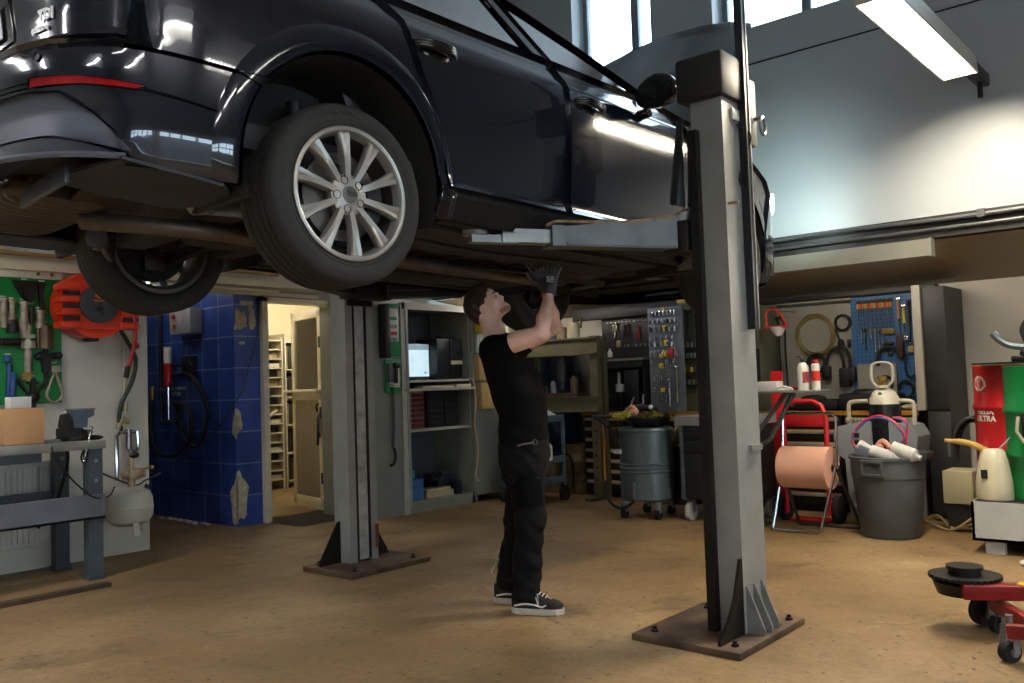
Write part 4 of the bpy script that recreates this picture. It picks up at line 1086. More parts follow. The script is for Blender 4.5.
man = thing('person', 'person in black t-shirt and work trousers reaching up under the raised car', 'person', tuple(FO))
SKIN = M('skin', '#ecc4b0', .5, 0, .06, 30, col2='#e0b09d', spec=.35)
CLOTH = M('black_cotton', '#08080a', .85, 0, .2, 40, bump=.1, spec=.15)
TROUS = M('black_work_fabric', '#0b0c0f', .8, 0, .2, 50, bump=.15, spec=.2)
HAIR = M('brown_hair', '#3a2416', .5, 0, .4, 70, bump=.6)
GLOVE = M('grey_knit_glove', '#5b6066', .8, 0, .2, 90, bump=.3)
pit = math.radians(37); Fh = np.array([math.cos(pit), 0, math.sin(pit)]); Uh = np.array([-math.sin(pit), 0, math.cos(pit)]); Sh = np.array([0, 1, 0]); EAR = np.array([-.150, 0, 1.728])
HS = .94
def hd(f, s, u): return tuple(EAR+(Fh*f+Sh*s+Uh*u)*HS)
ARMS = {1: dict(sh=(-.035, .175, 1.495), el=(.222, .20, 1.570), wr=(.246, .085, 1.805)), -1: dict(sh=(-.06, -.175, 1.50), el=(.200, -.20, 1.625), wr=(.172, -.11, 1.852))}
def hand(sd, side, grow=0.):
    """palm, four fingers of unequal length and a thumb leaving the side of the palm"""
    A = ARMS[side]; w0 = np.array(A['wr'])
    if side > 0:
        up = np.array([.16, -.22, .96]); wide = np.array([.86, .30, -.08]); nrm = np.array([-.4, -.9, -.2])
    else:
        up = np.array([-.34, -.05, .94]); wide = np.array([.8, -.3, .3]); nrm = np.array([.3, .9, .1])
    up /= np.linalg.norm(up); wide -= up*(wide@up); wide /= np.linalg.norm(wide); nr = np.cross(wide, up); nr = nr if nr@nrm > 0 else -nr
    k0 = w0+up*.100
    for j in range(4):
        o = (j-1.5)*.0195
        sd.cap(w0+up*.012+wide*o*.7, k0+wide*o+nr*.0, .0135+grow, .0115+grow, k=.016)
    L = [(.034, .022, .016), (.040, .026, .018), (.037, .024, .017), (.028, .018, .014)]
    for j in range(4):
        o = (j-1.5)*.0205; sp = (j-1.5)*.10*(1 if side > 0 else 2.2); p = k0+wide*o; dirn = up+wide*sp
        for q, l in enumerate(L[j]):
            bend = (.10, .22, .38)[q]*(1.0 if side > 0 else .9); v = dirn/np.linalg.norm(dirn)*math.cos(bend)+nr*math.sin(bend); e = p+v*l
            sd.cap(p, e, .0092-.0008*q+grow, .0086-.0009*q+grow, k=.004); p = e
    tb = w0+up*.03-wide*.030+nr*.008; t1 = tb+(up*.62-wide*.62+nr*.45)*.045; t2 = t1+(up*.85-wide*.32+nr*.4)*.034; t3 = t2+(up*.95-wide*.05+nr*.3)*.026
    sd.cap(w0+up*.02-wide*.012, tb, .015+grow, .0135+grow, k=.012); sd.cap(tb, t1, .0125+grow, .0108+grow, k=.008); sd.cap(t1, t2, .0105+grow, .0098+grow, k=.004); sd.cap(t2, t3, .0098+grow, .0082+grow, k=.003)

sd = SDF((-.34, -.32, .02), (.40, .32, 2.04), .0062)
sd.slabs([(.86, .04, .105, .155), (.95, .035, .105, .15), (1.08, .03, .10, .14), (1.22, .015, .108, .15), (1.36, -.03, .112, .165), (1.46, -.07, .10, .165), (1.53, -.09, .075, .12)], .0)
sd.cap((-.09, -.12, 1.50), (-.09, .12, 1.50), .055, k=.05)
for s_ in (1, -1):
    A = ARMS[s_]; sd.cap(A['sh'], A['el'], .056, .043, k=.05)
    A['el'] = np.array(A['el']); wr = np.array(A['wr']); mid = A['el']+(wr-A['el'])*.33
    sd.ell(tuple(np.array(A['sh'])*.5+A['el']*.5+np.array([0, 0, .004])), (.09, .046, .047), k=.04, rot=.2)
    sd.cap(A['el'], mid, .038, .0405, k=.02); sd.cap(mid, wr, .0405, .0275, k=.03, sq=(1, 1.08, 1)); sd.cap(A['el']+np.array([.012, 0, -.008]), A['el'], .033, .035, k=.02)
    hand(sd, s_, -.0022)
for s_, kn, an_ in ((1, (.095, .105, .50), (.05, .10, .10)), (-1, (-.035, -.10, .50), (-.105, -.10, .10))):
    sd.cap((.045, s_*.09, .88), kn, .088, .06, k=.05); sd.cap(kn, an_, .058, .04, k=.03); sd.cap(an_, (an_[0]+.14, an_[1], .055), .04, .03, k=.03)
# neck, skull, jaw, face
sd.cap((-.095, 0, 1.50), hd(-.01, 0, -.02), .068, .058, k=.045); sd.cap((-.12, .05, 1.53), hd(-.045, .055, -.02), .028, .022, k=.04); sd.cap((-.12, -.05, 1.53), hd(-.045, -.055, -.02), .028, .022, k=.04)
sd.ell(hd(-.008, 0, .062), (.098, .077, .088), k=.03, rot=pit); sd.ell(hd(.045, 0, .03), (.062, .066, .085), k=.03, rot=pit)
sd.cap(hd(.04, -.04, -.045), hd(.093, -.012, -.062), .030, .020, k=.03); sd.cap(hd(.04, .04, -.045), hd(.093, .012, -.062), .030, .020, k=.03)
sd.ell(hd(.108, 0, -.062), (.017, .022, .016), k=.02); sd.cap(hd(.092, 0, -.02), hd(.103, 0, -.045), .022, .015, k=.02)
sd.cap(hd(.098, -.028, .048), hd(.098, .028, .048), .013, k=.016)                       # brow
sd.cap(hd(.103, 0, .040), hd(.122, 0, .006), .0085, .0105, k=.010); sd.cap(hd(.113, -.011, .0), hd(.113, .011, .0), .0075, k=.008)   # nose
for s_ in (1, -1):
    sd.ell(hd(.096, s_*.032, .030), (.012, .016, .010), k=.008, op='sub', rot=pit); sd.ell(hd(.086, s_*.033, .030), (.0125, .0125, .0125), k=.004)
    sd.ell(hd(.078, s_*.052, .002), (.022, .018, .02), k=.02, rot=pit)
    sd.ell(hd(-.004, s_*.079, .005), (.018, .008, .031), k=.006, rot=pit+.15); sd.ell(hd(.002, s_*.088, .008), (.010, .007, .019), k=.003, op='sub', rot=pit); sd.cap(hd(.003, s_*.084, -.004), hd(.003, s_*.084, .010), .004, k=.003)
sd.cap(hd(.111, -.017, -.026), hd(.111, .017, -.026), .0065, k=.006); sd.cap(hd(.110, -.014, -.037), hd(.110, .014, -.037), .007, k=.006)
body = sdf_obj('body', sd, SKIN, man)
for s_ in (1, -1):
    b = B(); c = Vector(W(*hd(.0895, s_*.0335, .030))); b.sph(c, .0122, 14); ey = b.done('eye', M('eye_white', '#c9c2ba', .2, 0, .05), man)
    b = B(); b.sph(Vector(W(*hd(.0975, s_*.0345, .031))), .0070, 10); b.done('iris', M('iris_dark', '#23303a', .15), ey)
    b = B(); b.tube([W(*hd(.112, s_*.014, .050)), W(*hd(.111, s_*.032, .057)), W(*hd(.094, s_*.056, .050))], .0050, 6, smooth=4, taper=[.6, 1, 1, .9, .4]); b.done('eyebrow', HAIR, man)
b = B(); b.tube([W(*hd(.1165, -.021, -.031)), W(*hd(.1200, 0, -.0315)), W(*hd(.1165, .021, -.031))], .0036, 6, smooth=4); b.done('mouth', M('lips', '#8f4f48', .5), man)
# hair: cap over the skull, short at the sides
sd = SDF((-.34, -.14, 1.60), (.0, .14, 1.93), .0045)
sd.ell(hd(-.012, 0, .072), (.108, .087, .096), k=0, rot=pit); sd.ell(hd(-.055, 0, .02), (.062, .076, .075), k=.03, rot=pit); sd.ell(hd(.03, 0, .135), (.075, .062, .032), k=.03, rot=pit-.1)
sd.wrinkle(.0022, (60, 140, 90), .7)
sd.plane(hd(.082, 0, .09), tuple(Fh*.93-Uh*.36)); sd.plane(hd(.03, 0, .02), tuple(Fh*.85-Uh*.9)) ; sd.plane(hd(-.02, 0, -.055), tuple(-Uh*.9+Fh*.4))
for s_ in (1, -1): sd.ell(hd(-.002, s_*.09, .0), (.024, .03, .032), k=.01, op='sub', rot=pit)
sdf_obj('hair', sd, HAIR, man, relax=1)
sd = SDF((-.10, -.06, 1.66), (.04, .06, 1.80), .004)
sd.ell(hd(.108, 0, -.063), (.0185, .0235, .0165), k=0); sd.cap(hd(.04, .043, -.046), hd(.093, .0125, -.063), .028, .0205, k=.02); sd.cap(hd(.04, -.043, -.046), hd(.093, -.0125, -.063), .028, .0205, k=.02)
sd.plane(hd(.06, 0, -.05), tuple(-Fh)); sd.plane(hd(.1, 0, -.0475), tuple(Uh)); pass
sdf_obj('beard', sd, M('ginger_stubble', '#c4917a', .7, 0, .2, 90), man, relax=1)
# gloves
for s_ in (1, -1):
    wr = np.array(ARMS[s_]['wr']); el = np.array(ARMS[s_]['el']); sd = SDF(wr-np.array([.14, .14, .07]), wr+np.array([.15, .14, .24]), .0036); hand(sd, s_, .001); dv = (wr-el)/np.linalg.norm(wr-el)
    sd.cap(wr-dv*.035, wr+dv*.02, .034, .032, k=.02); sd.plane(wr-dv*.02, -dv); gl = sdf_obj('glove', sd, GLOVE, man, relax=1)
    if s_ > 0:
        b = B(); n3 = Vector(W(0, .9, .25))-Vector(W(0, 0, 0)); up3 = (Vector(W(*(wr+np.array([.16, -.22, .96]))))-Vector(W(*wr))).normalized()
        P0 = Vector(W(*(wr+np.array([.010, .008, .058])))); rt = up3.cross(n3).normalized()
        mt = frame(P0+n3.normalized()*.012, rt, up3)
        for i in range(4): b.box(-.022+i*.012, -.014+i*.012, -.006, .004, -.004, .002, mtx=mt)
        b.box(-.024, .024, .010, .015, -.004, .002, mtx=mt); b.box(-.024, -.01, .02, .027, -.004, .002, mtx=mt); b.box(-.0, .02, .02, .027, -.004, .002, mtx=mt)
        b.done('glove_print', M('glove_print_white', '#aebcc4', .6), gl)
# t-shirt
sd = SDF((-.32, -.34, .92), (.36, .34, 1.66), .0062)
sd.slabs([(.93, .044, .142, .180), (1.0, .044, .138, .175), (1.1, .040, .137, .172), (1.22, .020, .148, .176), (1.36, -.020, .148, .185), (1.46, -.075, .118, .188), (1.53, -.095, .085, .14), (1.56, -.10, .07, .10)], 0)
sd.cap((-.095, -.13, 1.50), (-.095, .13, 1.50), .068, k=.05)
for s_ in (1, -1):
    sh = np.array(ARMS[s_]['sh']); el = np.array(ARMS[s_]['el']); e2 = sh+(el-sh)*.48; sd.cap(sh, e2, .073, .066, k=.06)
sd.wrinkle(.0042, (9, 7, 26), 1.3, lambda x, y, z: np.clip((1.5-z)*3, .25, 1))
for s_ in (1, -1):
    sh = np.array(ARMS[s_]['sh']); el = np.array(ARMS[s_]['el']); n3 = (el-sh)/np.linalg.norm(el-sh); p = sh+(el-sh)*(.30 if s_ > 0 else .34)
    ax = [sd.lo[k]+sd.h*np.arange(sd.n[k]) for k in range(3)]; X3 = np.meshgrid(*ax, indexing='ij'); dd = sum((X3[i]-p[i])*n3[i] for i in range(3)); near_ = (X3[1]*s_ > .10) & (X3[2] > 1.38)
    sd.D = np.where(near_, np.maximum(sd.D, dd), sd.D).astype(np.float32)
sd.plane((0, 0, .958), (.05, 0, -1)); sd.ell((-.075, 0, 1.64), (.092, .085, .085), k=.0, op='sub')
ts = sdf_obj('t_shirt', sd, CLOTH, man, label='plain black t-shirt')
# trousers
sd = SDF((-.30, -.32, .03), (.36, .32, 1.02), .0062)
sd.slabs([(.76, .045, .115, .160), (.84, .042, .138, .178), (.90, .042, .143, .182), (1.0, .04, .136, .172)], 0)
for s_, hp, kn, md, an_ in ((1, (.065, .095, .80), (.094, .11, .52), (.070, .107, .30), (.050, .105, .06)), (-1, (.01, -.09, .80), (-.032, -.10, .50), (-.075, -.10, .30), (-.11, -.10, .06))):
    sd.cap(hp, kn, .108, .084, k=.08); sd.cap(kn, md, .086, .076, k=.03); sd.cap(md, an_, .076, .082, k=.03)
sd.wrinkle(.0038, (17, 13, 21), .4, lambda x, y, z: np.clip(1.25-z*1.1, .3, 1)); sd.wrinkle(.0025, (31, 23, 47), 1.9); sd.wrinkle(.004, (14, 12, 60), 2.1, lambda x, y, z: np.clip((.22-z)*8, 0, 1))
sd.plane((0, 0, .985), (0, 0, 1)); sd.plane((.05, 0, .075), (-.12, 0, -1))
tr_ = sdf_obj('trousers', sd, TROUS, man, label='black work trousers with a thigh pocket')
b = B(); rows = []
for z in np.linspace(.785, .61, 8):
    rows.append([W(.092+.085*t*1.0+(.785-z)*.06, .205+.012*math.cos(t*1.4)-.05*abs(t)**2.2+(.02 if z < .75 else 0)-(.785-z)*.10, z) for t in np.linspace(-1, 1, 9)])
b.grid(rows); bmesh.ops.solidify(b.bm, geom=b.bm.faces[:], thickness=.02); b.done('thigh_pocket', M('pocket_fabric', '#141519', .8, 0, .2, 50, bump=.15, spec=.2), tr_, smooth=50)
b = B(); b.bar(W(.01, .20, .772), W(.18, .175, .765), .012, .006); b.done('pocket_zip', M('zip_grey', '#3a3c40', .4, .4), tr_)
b = B(); b.tube([W(.06, .203, .945), W(.10, .196, .955), W(.15, .17, .96)], .006, 6, smooth=4); b.tube([W(.155+.014*math.cos(a), .175, .962+.014*math.sin(a)) for a in np.linspace(0, 6.28, 12)[:-1]], .003, 5, closed=True); b.done('key_clip', M('clip_steel', '#9a9da2', .3, .8), tr_)
b = B()
for i, z in enumerate((.33, .29, .26, .225, .20, .175)):
    b.box(-.012+.004*(i % 2), .012, -.011, .008+.004*(i % 3), -.002, .002, mtx=frame(W(-.158-.012*i, -.115, z), FR, (0, 0, 1)))
b.done('leg_print', M('print_white', '#c9c9c9', .6), tr_)
# shoes
def shoe(f0, s0):
    t = None; L = .305
    def outline(k, grow=0.):
        pts = []
        for t_ in np.linspace(0, 2*PI, 49)[:-1]:
            u = .5-.5*math.cos(t_); wd = (.040+.012*math.sin(min(u, 1)*PI)+.007*max(0, math.sin((u-.55)*PI/.45))*(u > .55))*min(1, math.sqrt(max(u*(1-u), 0))*3.3)
            sgn = 1 if t_ <= PI else -1; pts.append((f0+u*L+(u-.5)*grow*2, s0+sgn*(wd+grow)))
        return pts
    o = outline(0); b = B()
    rows = [[W(a, c, z) for a, c in outline(0, g_)] for z, g_ in ((.0, -.004), (.004, .0), (.034, .001), (.037, -.003))]
    b.grid(rows, closed_v=True); b.bm.faces.new([v for v in b.bm.verts][:48]); b.bm.faces.new([v for v in b.bm.verts][-48:])
    so = b.done('shoe_sole', M('white_rubber_sole', '#b9b3a6', .6, 0, .12, 30), man, label='scuffed white shoe sole')
    b = B(); rows = []
    for i, u in enumerate(np.linspace(.015, .985, 20)):
        wd = (.040+.012*math.sin(u*PI)+.007*max(0, math.sin((u-.55)*PI/.45))*(u > .55))*min(1, math.sqrt(u*(1-u))*3.3)-.002
        ht = float(np.interp(u, [0, .1, .3, .42, .55, .75, .92, 1], [.072, .092, .094, .092, .078, .050, .034, .018]))
        rows.append([W(f0+u*L, s0+wd*math.copysign(abs(math.cos(a))**.55, math.cos(a)), .034+ht*abs(math.sin(a))**.8) for a in np.linspace(0, PI, 15)])
    b.grid(rows); up = b.done('shoe_upper', M('black_suede', '#111214', .8, 0, .2, 60), man, smooth=70)
    for sg in (1, -1):
        b = B(); pts = [(.03, .052, .05), (.09, .052, .062), (.15, .054, .058), (.19, .056, .048), (.215, .054, .060)]
        b.tube([W(f0+a, s0+sg*(c-.001), z) for a, c, z in pts], .0055, 6, smooth=5); b.done('side_stripe', M('white_stripe', '#cfcdc6', .6), up)
    b = B()
    for k in range(5):
        u = .42+k*.062; z = .034+float(np.interp(u, [.42, .55, .75], [.092, .078, .050]))+.003; b.tube([W(f0+u*L, s0-.024, z-.008), W(f0+u*L+.008, s0, z+.004), W(f0+u*L, s0+.024, z-.008)], .004, 6, smooth=3)
    b.tube([W(f0+.15, s0+.01, .125), W(f0+.165, s0+.036, .10), W(f0+.17, s0+.05, .06), W(f0+.155, s0+.045, .10)], .003, 5, smooth=4); b.done('shoe_laces', M('lace_white', '#d8d4c6', .7), up)
shoe(-.035, .105); shoe(-.205, -.10)
# ------------------------------------------------------------------ office behind the door
b = B(); b.quad((4.95, 10.3, 0), (8.3, 10.3, 0), (8.3, 10.3, 2.55), (4.95, 10.3, 2.55)); b.quad((8.3, 7.5, 0), (8.3, 10.3, 0), (8.3, 10.3, 2.55), (8.3, 7.5, 2.55)); b.box(4.952, 4.96, 7.7, 10.3, 0, 2.55)
CREAMW = wall_mat('office_cream_wall', '#c9be9c', .5, .2)
struct('wall_office', b, CREAMW)
b = B(); b.box(4.95, 8.3, 7.5, 10.4, 2.5, 2.6); struct('ceiling_office', b, CREAMW)
b = B(); b.box(5.80, 8.5, 7.5, 7.7, 0, 2.5); b.box(4.95, 5.80, 7.5, 7.7, 2.23, 2.5); struct('wall_door', b, GREYW)
DOORW = M('cream_door_paint', '#d3cbb2', .4, 0, .08, 5)
b = B(); b.box(4.945, 5.01, 7.52, 7.72, 0, 2.26); b.box(5.745, 5.805, 7.52, 7.72, 0, 2.26); b.box(4.945, 5.805, 7.52, 7.72, 2.19, 2.26); struct('trim_5', b, DOORW)
hx, hy = 5.735, 7.62; lv = Vector((.17, .74, 0)); Ld = .80; lv.normalize(); mt = frame((hx, hy, 0), lv, (0, 0, 1))
b = B()
for (a0, a1, z0, z1) in ((0, .085, .04, 2.17), (Ld-.075, Ld, .04, 2.17), (0, Ld, .04, .13), (0, Ld, 2.07, 2.17), (0, Ld, 1.18, 1.30)): b.box(a0, a1, z0, z1, -.02, .02, .004, mt)
dr_ = struct('door_3', b, DOORW)
b = B(); b.box(.08, Ld-.07, .12, 1.19, -.008, .008, 0, mt); b.done('lower_panel', M('brown_grey_panel', '#8c8376', .6, 0, .15, 40), dr_)
b = B(); b.box(.08, Ld-.07, 1.29, 2.08, -.003, .003, 0, mt); b.done('glass_pane', glass_mat('door_glass', (.92, .94, .92), .12, .05), dr_)
b = B(); b.box(-.03, Ld+.06, 1.27, 1.295, -.10, .03, .003, mt); b.done('push_rail', WHITEP, dr_)
for z in (1.8, .35, 1.05):
    b = B(); b.box(-.03, .05, z-.06, z+.06, -.026, -.018, 0, mt); b.cyl(mt @ Vector((-.01, z-.06, -.02)), mt @ Vector((-.01, z+.06, -.02)), .012); b.done('hinge', DARKST, dr_)
b = B(); b.tube([mt @ Vector((.05, 1.06, -.05)), mt @ Vector((.05, 1.12, -.06)), mt @ Vector((.02, 1.14, -.05))], .012); b.done('door_handle', DARKST, dr_)
t = thing('key_bunch', 'bunch of keys with dark fob hanging on the office door', 'keys', tuple(mt @ Vector((.035, .75, -.05))))
for i, (dx, z0, z1, m_) in enumerate(((-.02, .78, 1.03, BLACK), (.015, .72, .98, DARKST), (.03, .70, 1.0, BLACK), (-.035, .84, 1.05, STEEL))):
    b = B(); b.bar(mt @ Vector((.03+dx*.4, z1, -.045)), mt @ Vector((.03+dx, z0, -.05)), .025 if i != 3 else .012, .012, bev=.003); b.done('key' if i else 'key_fob', m_, t)
# shelving of pigeonholes and dark boxes, seen through the door
SHW = M('shelf_white', '#b9b39c', .5, 0, .06)
t = thing('shelf_unit', 'tall white pigeonhole shelf unit seen through the office doorway', 'shelf', (6.66, 10.15, 0))
b = B(); b.box(6.46, 6.48, 9.9, 10.28, 0, 2.0); b.box(6.79, 6.81, 9.9, 10.28, 0, 2.0); b.box(6.46, 6.81, 10.26, 10.28, 0, 2.0); b.done('side_panels', SHW, t)
for k in range(16):
    b = B(); b.box(6.48, 6.79, 9.9, 10.26, .12+k*.122, .135+k*.122); b.done('shelf_board', SHW, t)
for k in range(15):
    if k in (9, 14): continue
    b = B(); b.box(6.50, 6.77, 9.93+.03*(k % 3), 10.2, .14+k*.122, .14+k*.122+(.05, .09, .07)[k % 3]); b.done('paper_stack', M(('paper_pale', 'paper_tan', 'paper_dark')[k % 3], ('#c9c4b0', '#8f7f5c', '#34322d')[k % 3], .7, 0, .2, 30), label=None, base=None)
    o = bpy.data.objects[[q.name for q in bpy.data.objects if q.name.startswith('paper_stack')][-1]]
    put_props(o, 'stack of papers lying in the white pigeonhole shelf', 'papers', 'papers in the pigeonholes')
t = thing('bookcase', 'cream bookcase with dark folders beside the office door leaf', 'shelf', (7.05, 10.1, 0))
b = B(); b.box(6.84, 6.86, 9.9, 10.28, 0, 2.05); b.box(7.5, 7.52, 9.9, 10.28, 0, 2.05); b.box(6.84, 7.52, 10.26, 10.28, 0, 2.05); b.done('carcass', SHW, t)
for k in range(6):
    b = B(); b.box(6.86, 7.5, 9.9, 10.26, .08+k*.37, .10+k*.37); b.done('shelf_board', SHW, t)
for k in range(5):
    x = 6.87
    while x < 7.43:
        wd = random.choice((.045, .055, .06)); b = B(); b.box(x, x+wd-.004, 9.95, 10.2, .105+k*.37, .105+k*.37+random.uniform(.24, .31), .003)
        b.done('folder', M('folder_%d' % 0, '#2b2a26', .6, 0, .3, 8) if random.random() < .75 else M('folder_tan', '#86775a', .6), label='office folder standing in the bookcase behind the door', cat='folder', group='folders in the bookcase'); x += wd
b = B(); b.tube([(5.62, 9.4, 0), (5.62, 9.4, .62), (5.70, 9.37, .68), (6.3, 9.3, 1.05)], .022, 8); b.done('handrail', DOORW, label='pale bent handrail inside the office', cat='rail')
fitl = thing('strip_lamp', 'lit fluorescent tube near the office ceiling', 'lamp', (6.8, 9.2, 2.42))
b = B(); b.box(6.1, 7.6, 9.15, 9.25, 2.44, 2.5); b.done('housing', LAMPH, fitl)
b = B(); b.cyl((6.15, 9.2, 2.42), (7.55, 9.2, 2.42), .018, seg=10); b.done('tube', M('office_tube', '#ffffff', .4, emit='#fff2da', estr=60.), fitl)
b = B(); b.box(5.15, 5.6, 8.35, 8.45, 2.44, 2.5); t2 = thing('strip_lamp', 'unseen tube lamp added inside the office doorway to light the door leaf', 'lamp', (5.4, 8.4, 2.42)); b.done('housing', LAMPH, t2)  # second office lamp, added unseen to brighten the door leaf
b = B(); b.cyl((5.17, 8.4, 2.42), (5.58, 8.4, 2.42), .018, seg=10); b.done('tube', MATS['office_tube'], t2)
b = B(); rows = [[(x, y, .006+.006*math.sin(x*9+y*4)+.004*random.random()) for y in np.linspace(7.0, 7.75, 14)] for x in np.linspace(4.98, 5.82, 18)]
b.grid(rows); bmesh.ops.solidify(b.bm, geom=b.bm.faces[:], thickness=-.008); b.done('door_mat', M('grey_mat', '#66635a', .9, 0, .3, 60, bump=.5), label='worn grey door mat in front of the office doorway', cat='mat')

# ------------------------------------------------------------------ blue tiled pier: hose station and fittings
PXF = 4.66
def hang(name, b, m, label, cat, **k): return b.done(name, m, label=label, cat=cat, **k)
t = thing('control_box', 'grey electric box with two round buttons on the blue tiles', 'switch box', (4.59, 8.38, 1.92))
b = B(); b.box(4.52, PXF, 8.15, 8.56, 1.90, 2.16, .012); b.done('case', M('box_grey_enamel', '#8e9299', .4, .1), t)
for z, m_ in ((2.09, RED), (2.0, M('amber_button', '#c98a1d', .3))):
    b = B(); b.cyl((4.52, 8.46, z), (4.495, 8.46, z), .024); b.done('button', m_, t)
b = B(); b.tube([(4.6, 8.3, 2.15), (4.6, 8.28, 2.3)], .014); b.tube([(4.6, 8.48, 2.15), (4.6, 8.5, 2.3)], .014); b.done('conduit', STEEL, t)
t = thing('oil_pump_gauge', 'red and white upright oil dispenser tube with pipes on the blue tiles', 'dispenser', (4.58, 8.7, 1.1))
b = B(); b.cyl((4.57, 8.7, 1.62), (4.57, 8.7, 1.79), .042); b.done('white_cap', WHITEP, t)
b = B(); b.cyl((4.57, 8.7, 1.38), (4.57, 8.7, 1.62), .042); b.done('red_cylinder', RED, t)
b = B(); b.cyl((4.57, 8.7, 1.02), (4.57, 8.7, 1.38), .02); b.cyl((4.57, 8.7, 1.02), (4.57, 8.52, 1.0), .02); b.cyl((4.57, 8.7, 1.39), (4.57, 8.55, 1.42), .022); b.done('chrome_pipe', CHROME, t)
b = B(); b.cyl((4.59, 8.62, 1.60), (4.6, 8.3, 1.58), .014); b.box(4.55, PXF, 8.26, 8.40, 1.53, 1.68, .01); b.cyl((4.6, 8.33, 1.55), (4.6, 8.33, 1.42), .012); b.cyl((4.58, 8.24, 1.58), (4.58, 8.2, 1.58), .03); b.done('valve', DARKST, t)
b = B(); b.box(4.57, PXF, 8.5, 8.88, 1.34, 1.37); b.box(4.57, 4.60, 8.5, 8.62, 1.28, 1.32); b.done('bracket', STEEL, t)
b = B(); b.tube([(4.57, 8.55, 1.49), (4.58, 8.31, 1.50), (4.60, 8.12, 1.35), (4.61, 8.01, 1.15), (4.61, 8.0, 1.05), (4.61, 8.12, .82), (4.60, 8.25, .76), (4.59, 8.45, .85), (4.58, 8.5, 1.05), (4.57, 8.52, 1.23)], .022, 8, smooth=8); hang('oil_hose', b, BLACKM, 'black oil hose looped beside the red and white dispenser', 'hose')
b = B(); b.use(BLACKM); b.tube([(4.55, 8.54, 1.21), (4.55, 8.28, 1.15), (4.55, 8.19, .98), (4.55, 8.27, .80), (4.56, 8.55, .68), (4.57, 8.82, .66), (4.58, 9.04, .76), (4.6, 9.14, 1.03), (4.62, 9.14, 1.24)], .022, 8, smooth=8)
b.use(BRASS); b.cyl((4.62, 9.14, 1.24), (4.62, 9.14, 1.39), .024)
hang('grease_hose', b, None, 'long dark hose hanging in a wide loop at the alcove corner', 'hose')
b = B(); b.tube([(4.62, 8.95, 2.3), (4.62, 8.95, 1.0), (4.62, 8.9, .98), (4.62, 8.75, .98)], .016); hang('drop_pipe', b, DARKST, 'dark vertical pipe running down the blue tiles left of the dispenser', 'pipe')
b = B(); b.cyl((4.58, 9.12, 0), (4.62, 9.30, 1.1), .022); hang('blue_pole', b, M('blue_pole_paint', '#2d4468', .5), 'slim blue pole leaning in the tiled alcove corner', 'pole')
b = B(); b.tube([(4.93, 7.56, 2.3), (4.92, 7.55, 2.0), (4.86, 7.54, 1.7), (4.80, 7.54, 1.55), (4.72, 7.53, 1.32), (4.63, 7.65, 1.1), (4.61, 7.85, .92), (4.58, 8.3, .68), (4.55, 8.75, .55), (4.3, 8.6, .50), (3.75, 7.3, .62), (3.5, 7.05, .60), (3.35, 7.0, .58), (2.95, 6.9, .78), (2.87, 6.75, .9)], .007, 6, smooth=7); hang('power_cord', b, M('cord_grey', '#33353a', .6), 'thin cord trailing down the blue pier to the workbench', 'cord')
b = B()
for (y, x, z0, z1, wd) in ((7.572, 4.735, 1.91, 2.10, .07), (7.572, 4.86, 1.92, 2.15, .035), (7.572, 4.80, 2.14, 2.19, .07), (7.572, 4.74, 1.76, 1.79, .03)):
    rg = 1.; pts = []
    for a in np.linspace(0, 2*PI, 33)[:-1]:
        rg = .55*rg+.45*random.uniform(.55, 1.35); pts.append((x+wd*rg*max(-1, min(1, 1.3*math.cos(a))), (z0+z1)/2+(z1-z0)/2*rg*max(-1, min(1, 1.25*math.sin(a)))))
    b.prism(pts, y-.004, y+.01, 'y')
hang('bare_plaster_patch', b, M('bare_plaster', '#c9c2a8', .8, 0, .25, 14), 'pale plaster patch where tiles broke off high on the pier', 'plaster')
for nm, lab, pts, hh in (('chipped_corner', 'pale chipped corner half way up the blue pier', (4.68, 1.02, .05, .12), .1), ('chipped_tile', 'large pale chip at the foot of the blue pier', (4.69, .28, .09, .24), .2)):
    x, z, a, c = pts; b = B(); pl = [(x+a*(.7+.5*random.random())*math.cos(q), z+c*(.8+.35*random.random())*math.sin(q)) for q in np.linspace(0, 2*PI, 17)[:-1]]
    b.prism([(max(p[0], 4.655), p[1]) for p in pl], 7.57, 7.585, 'y')
    b.prism([(7.57+abs(p[0]-x)*1.2, p[1]-.05) for p in pl if p[0] > x-.01], 4.652, 4.668, 'x'); hang(nm, b, M('bare_plaster'), lab, 'plaster')
for k in range(9):
    b = B(); b.sph((4.55-.05*random.random(), 8.75-.11*k, .018), .03, 8, (1, 1.2, .6)); hang('tile_shard', b, M('shard_white', '#b9b9b0', .6), 'pale tile fragment lying along the foot of the blue wall', 'rubble', group='tile fragments')

# ------------------------------------------------------------------ left wall: tool board, hose reel, air tank
TG = M('green_board_paint', '#0f7a34', .45, 0, .08, 5)
t = thing('tool_board', 'green tool board with white top edge on the left wall', 'tool board', (2.2, 7.18, 1.3))
b = B(); b.box(1.5, 2.89, 7.17, 7.197, 1.26, 2.225); b.done('green_panel', TG, t)
b = B(); b.box(1.5, 2.90, 7.165, 7.197, 2.225, 2.30); b.done('white_strip', M('strip_white', '#c8c4b2', .5), t)
for x in (2.72, 2.82):
    b = B(); b.cyl((x, 7.165, 2.262), (x, 7.155, 2.262), .013); b.done('screw', BRASS, t)
b = B()
for (x, z) in ((2.47, 2.075), (2.525, 2.065), (2.61, 2.06), (2.665, 2.03), (2.725, 2.0), (2.62, 2.215), (2.745, 2.21), (2.53, 1.925), (2.635, 1.895), (2.76, 1.89), (2.77, 1.70), (2.50, 1.64), (2.67, 1.475), (2.83, 1.575), (2.84, 1.25)):
    b = B(); b.box(x-.022, x+.022, 7.167, 7.17, z-.005, z+.005); b.done('white_mark', M('stencil_white', '#c9cfc2', .6), t)
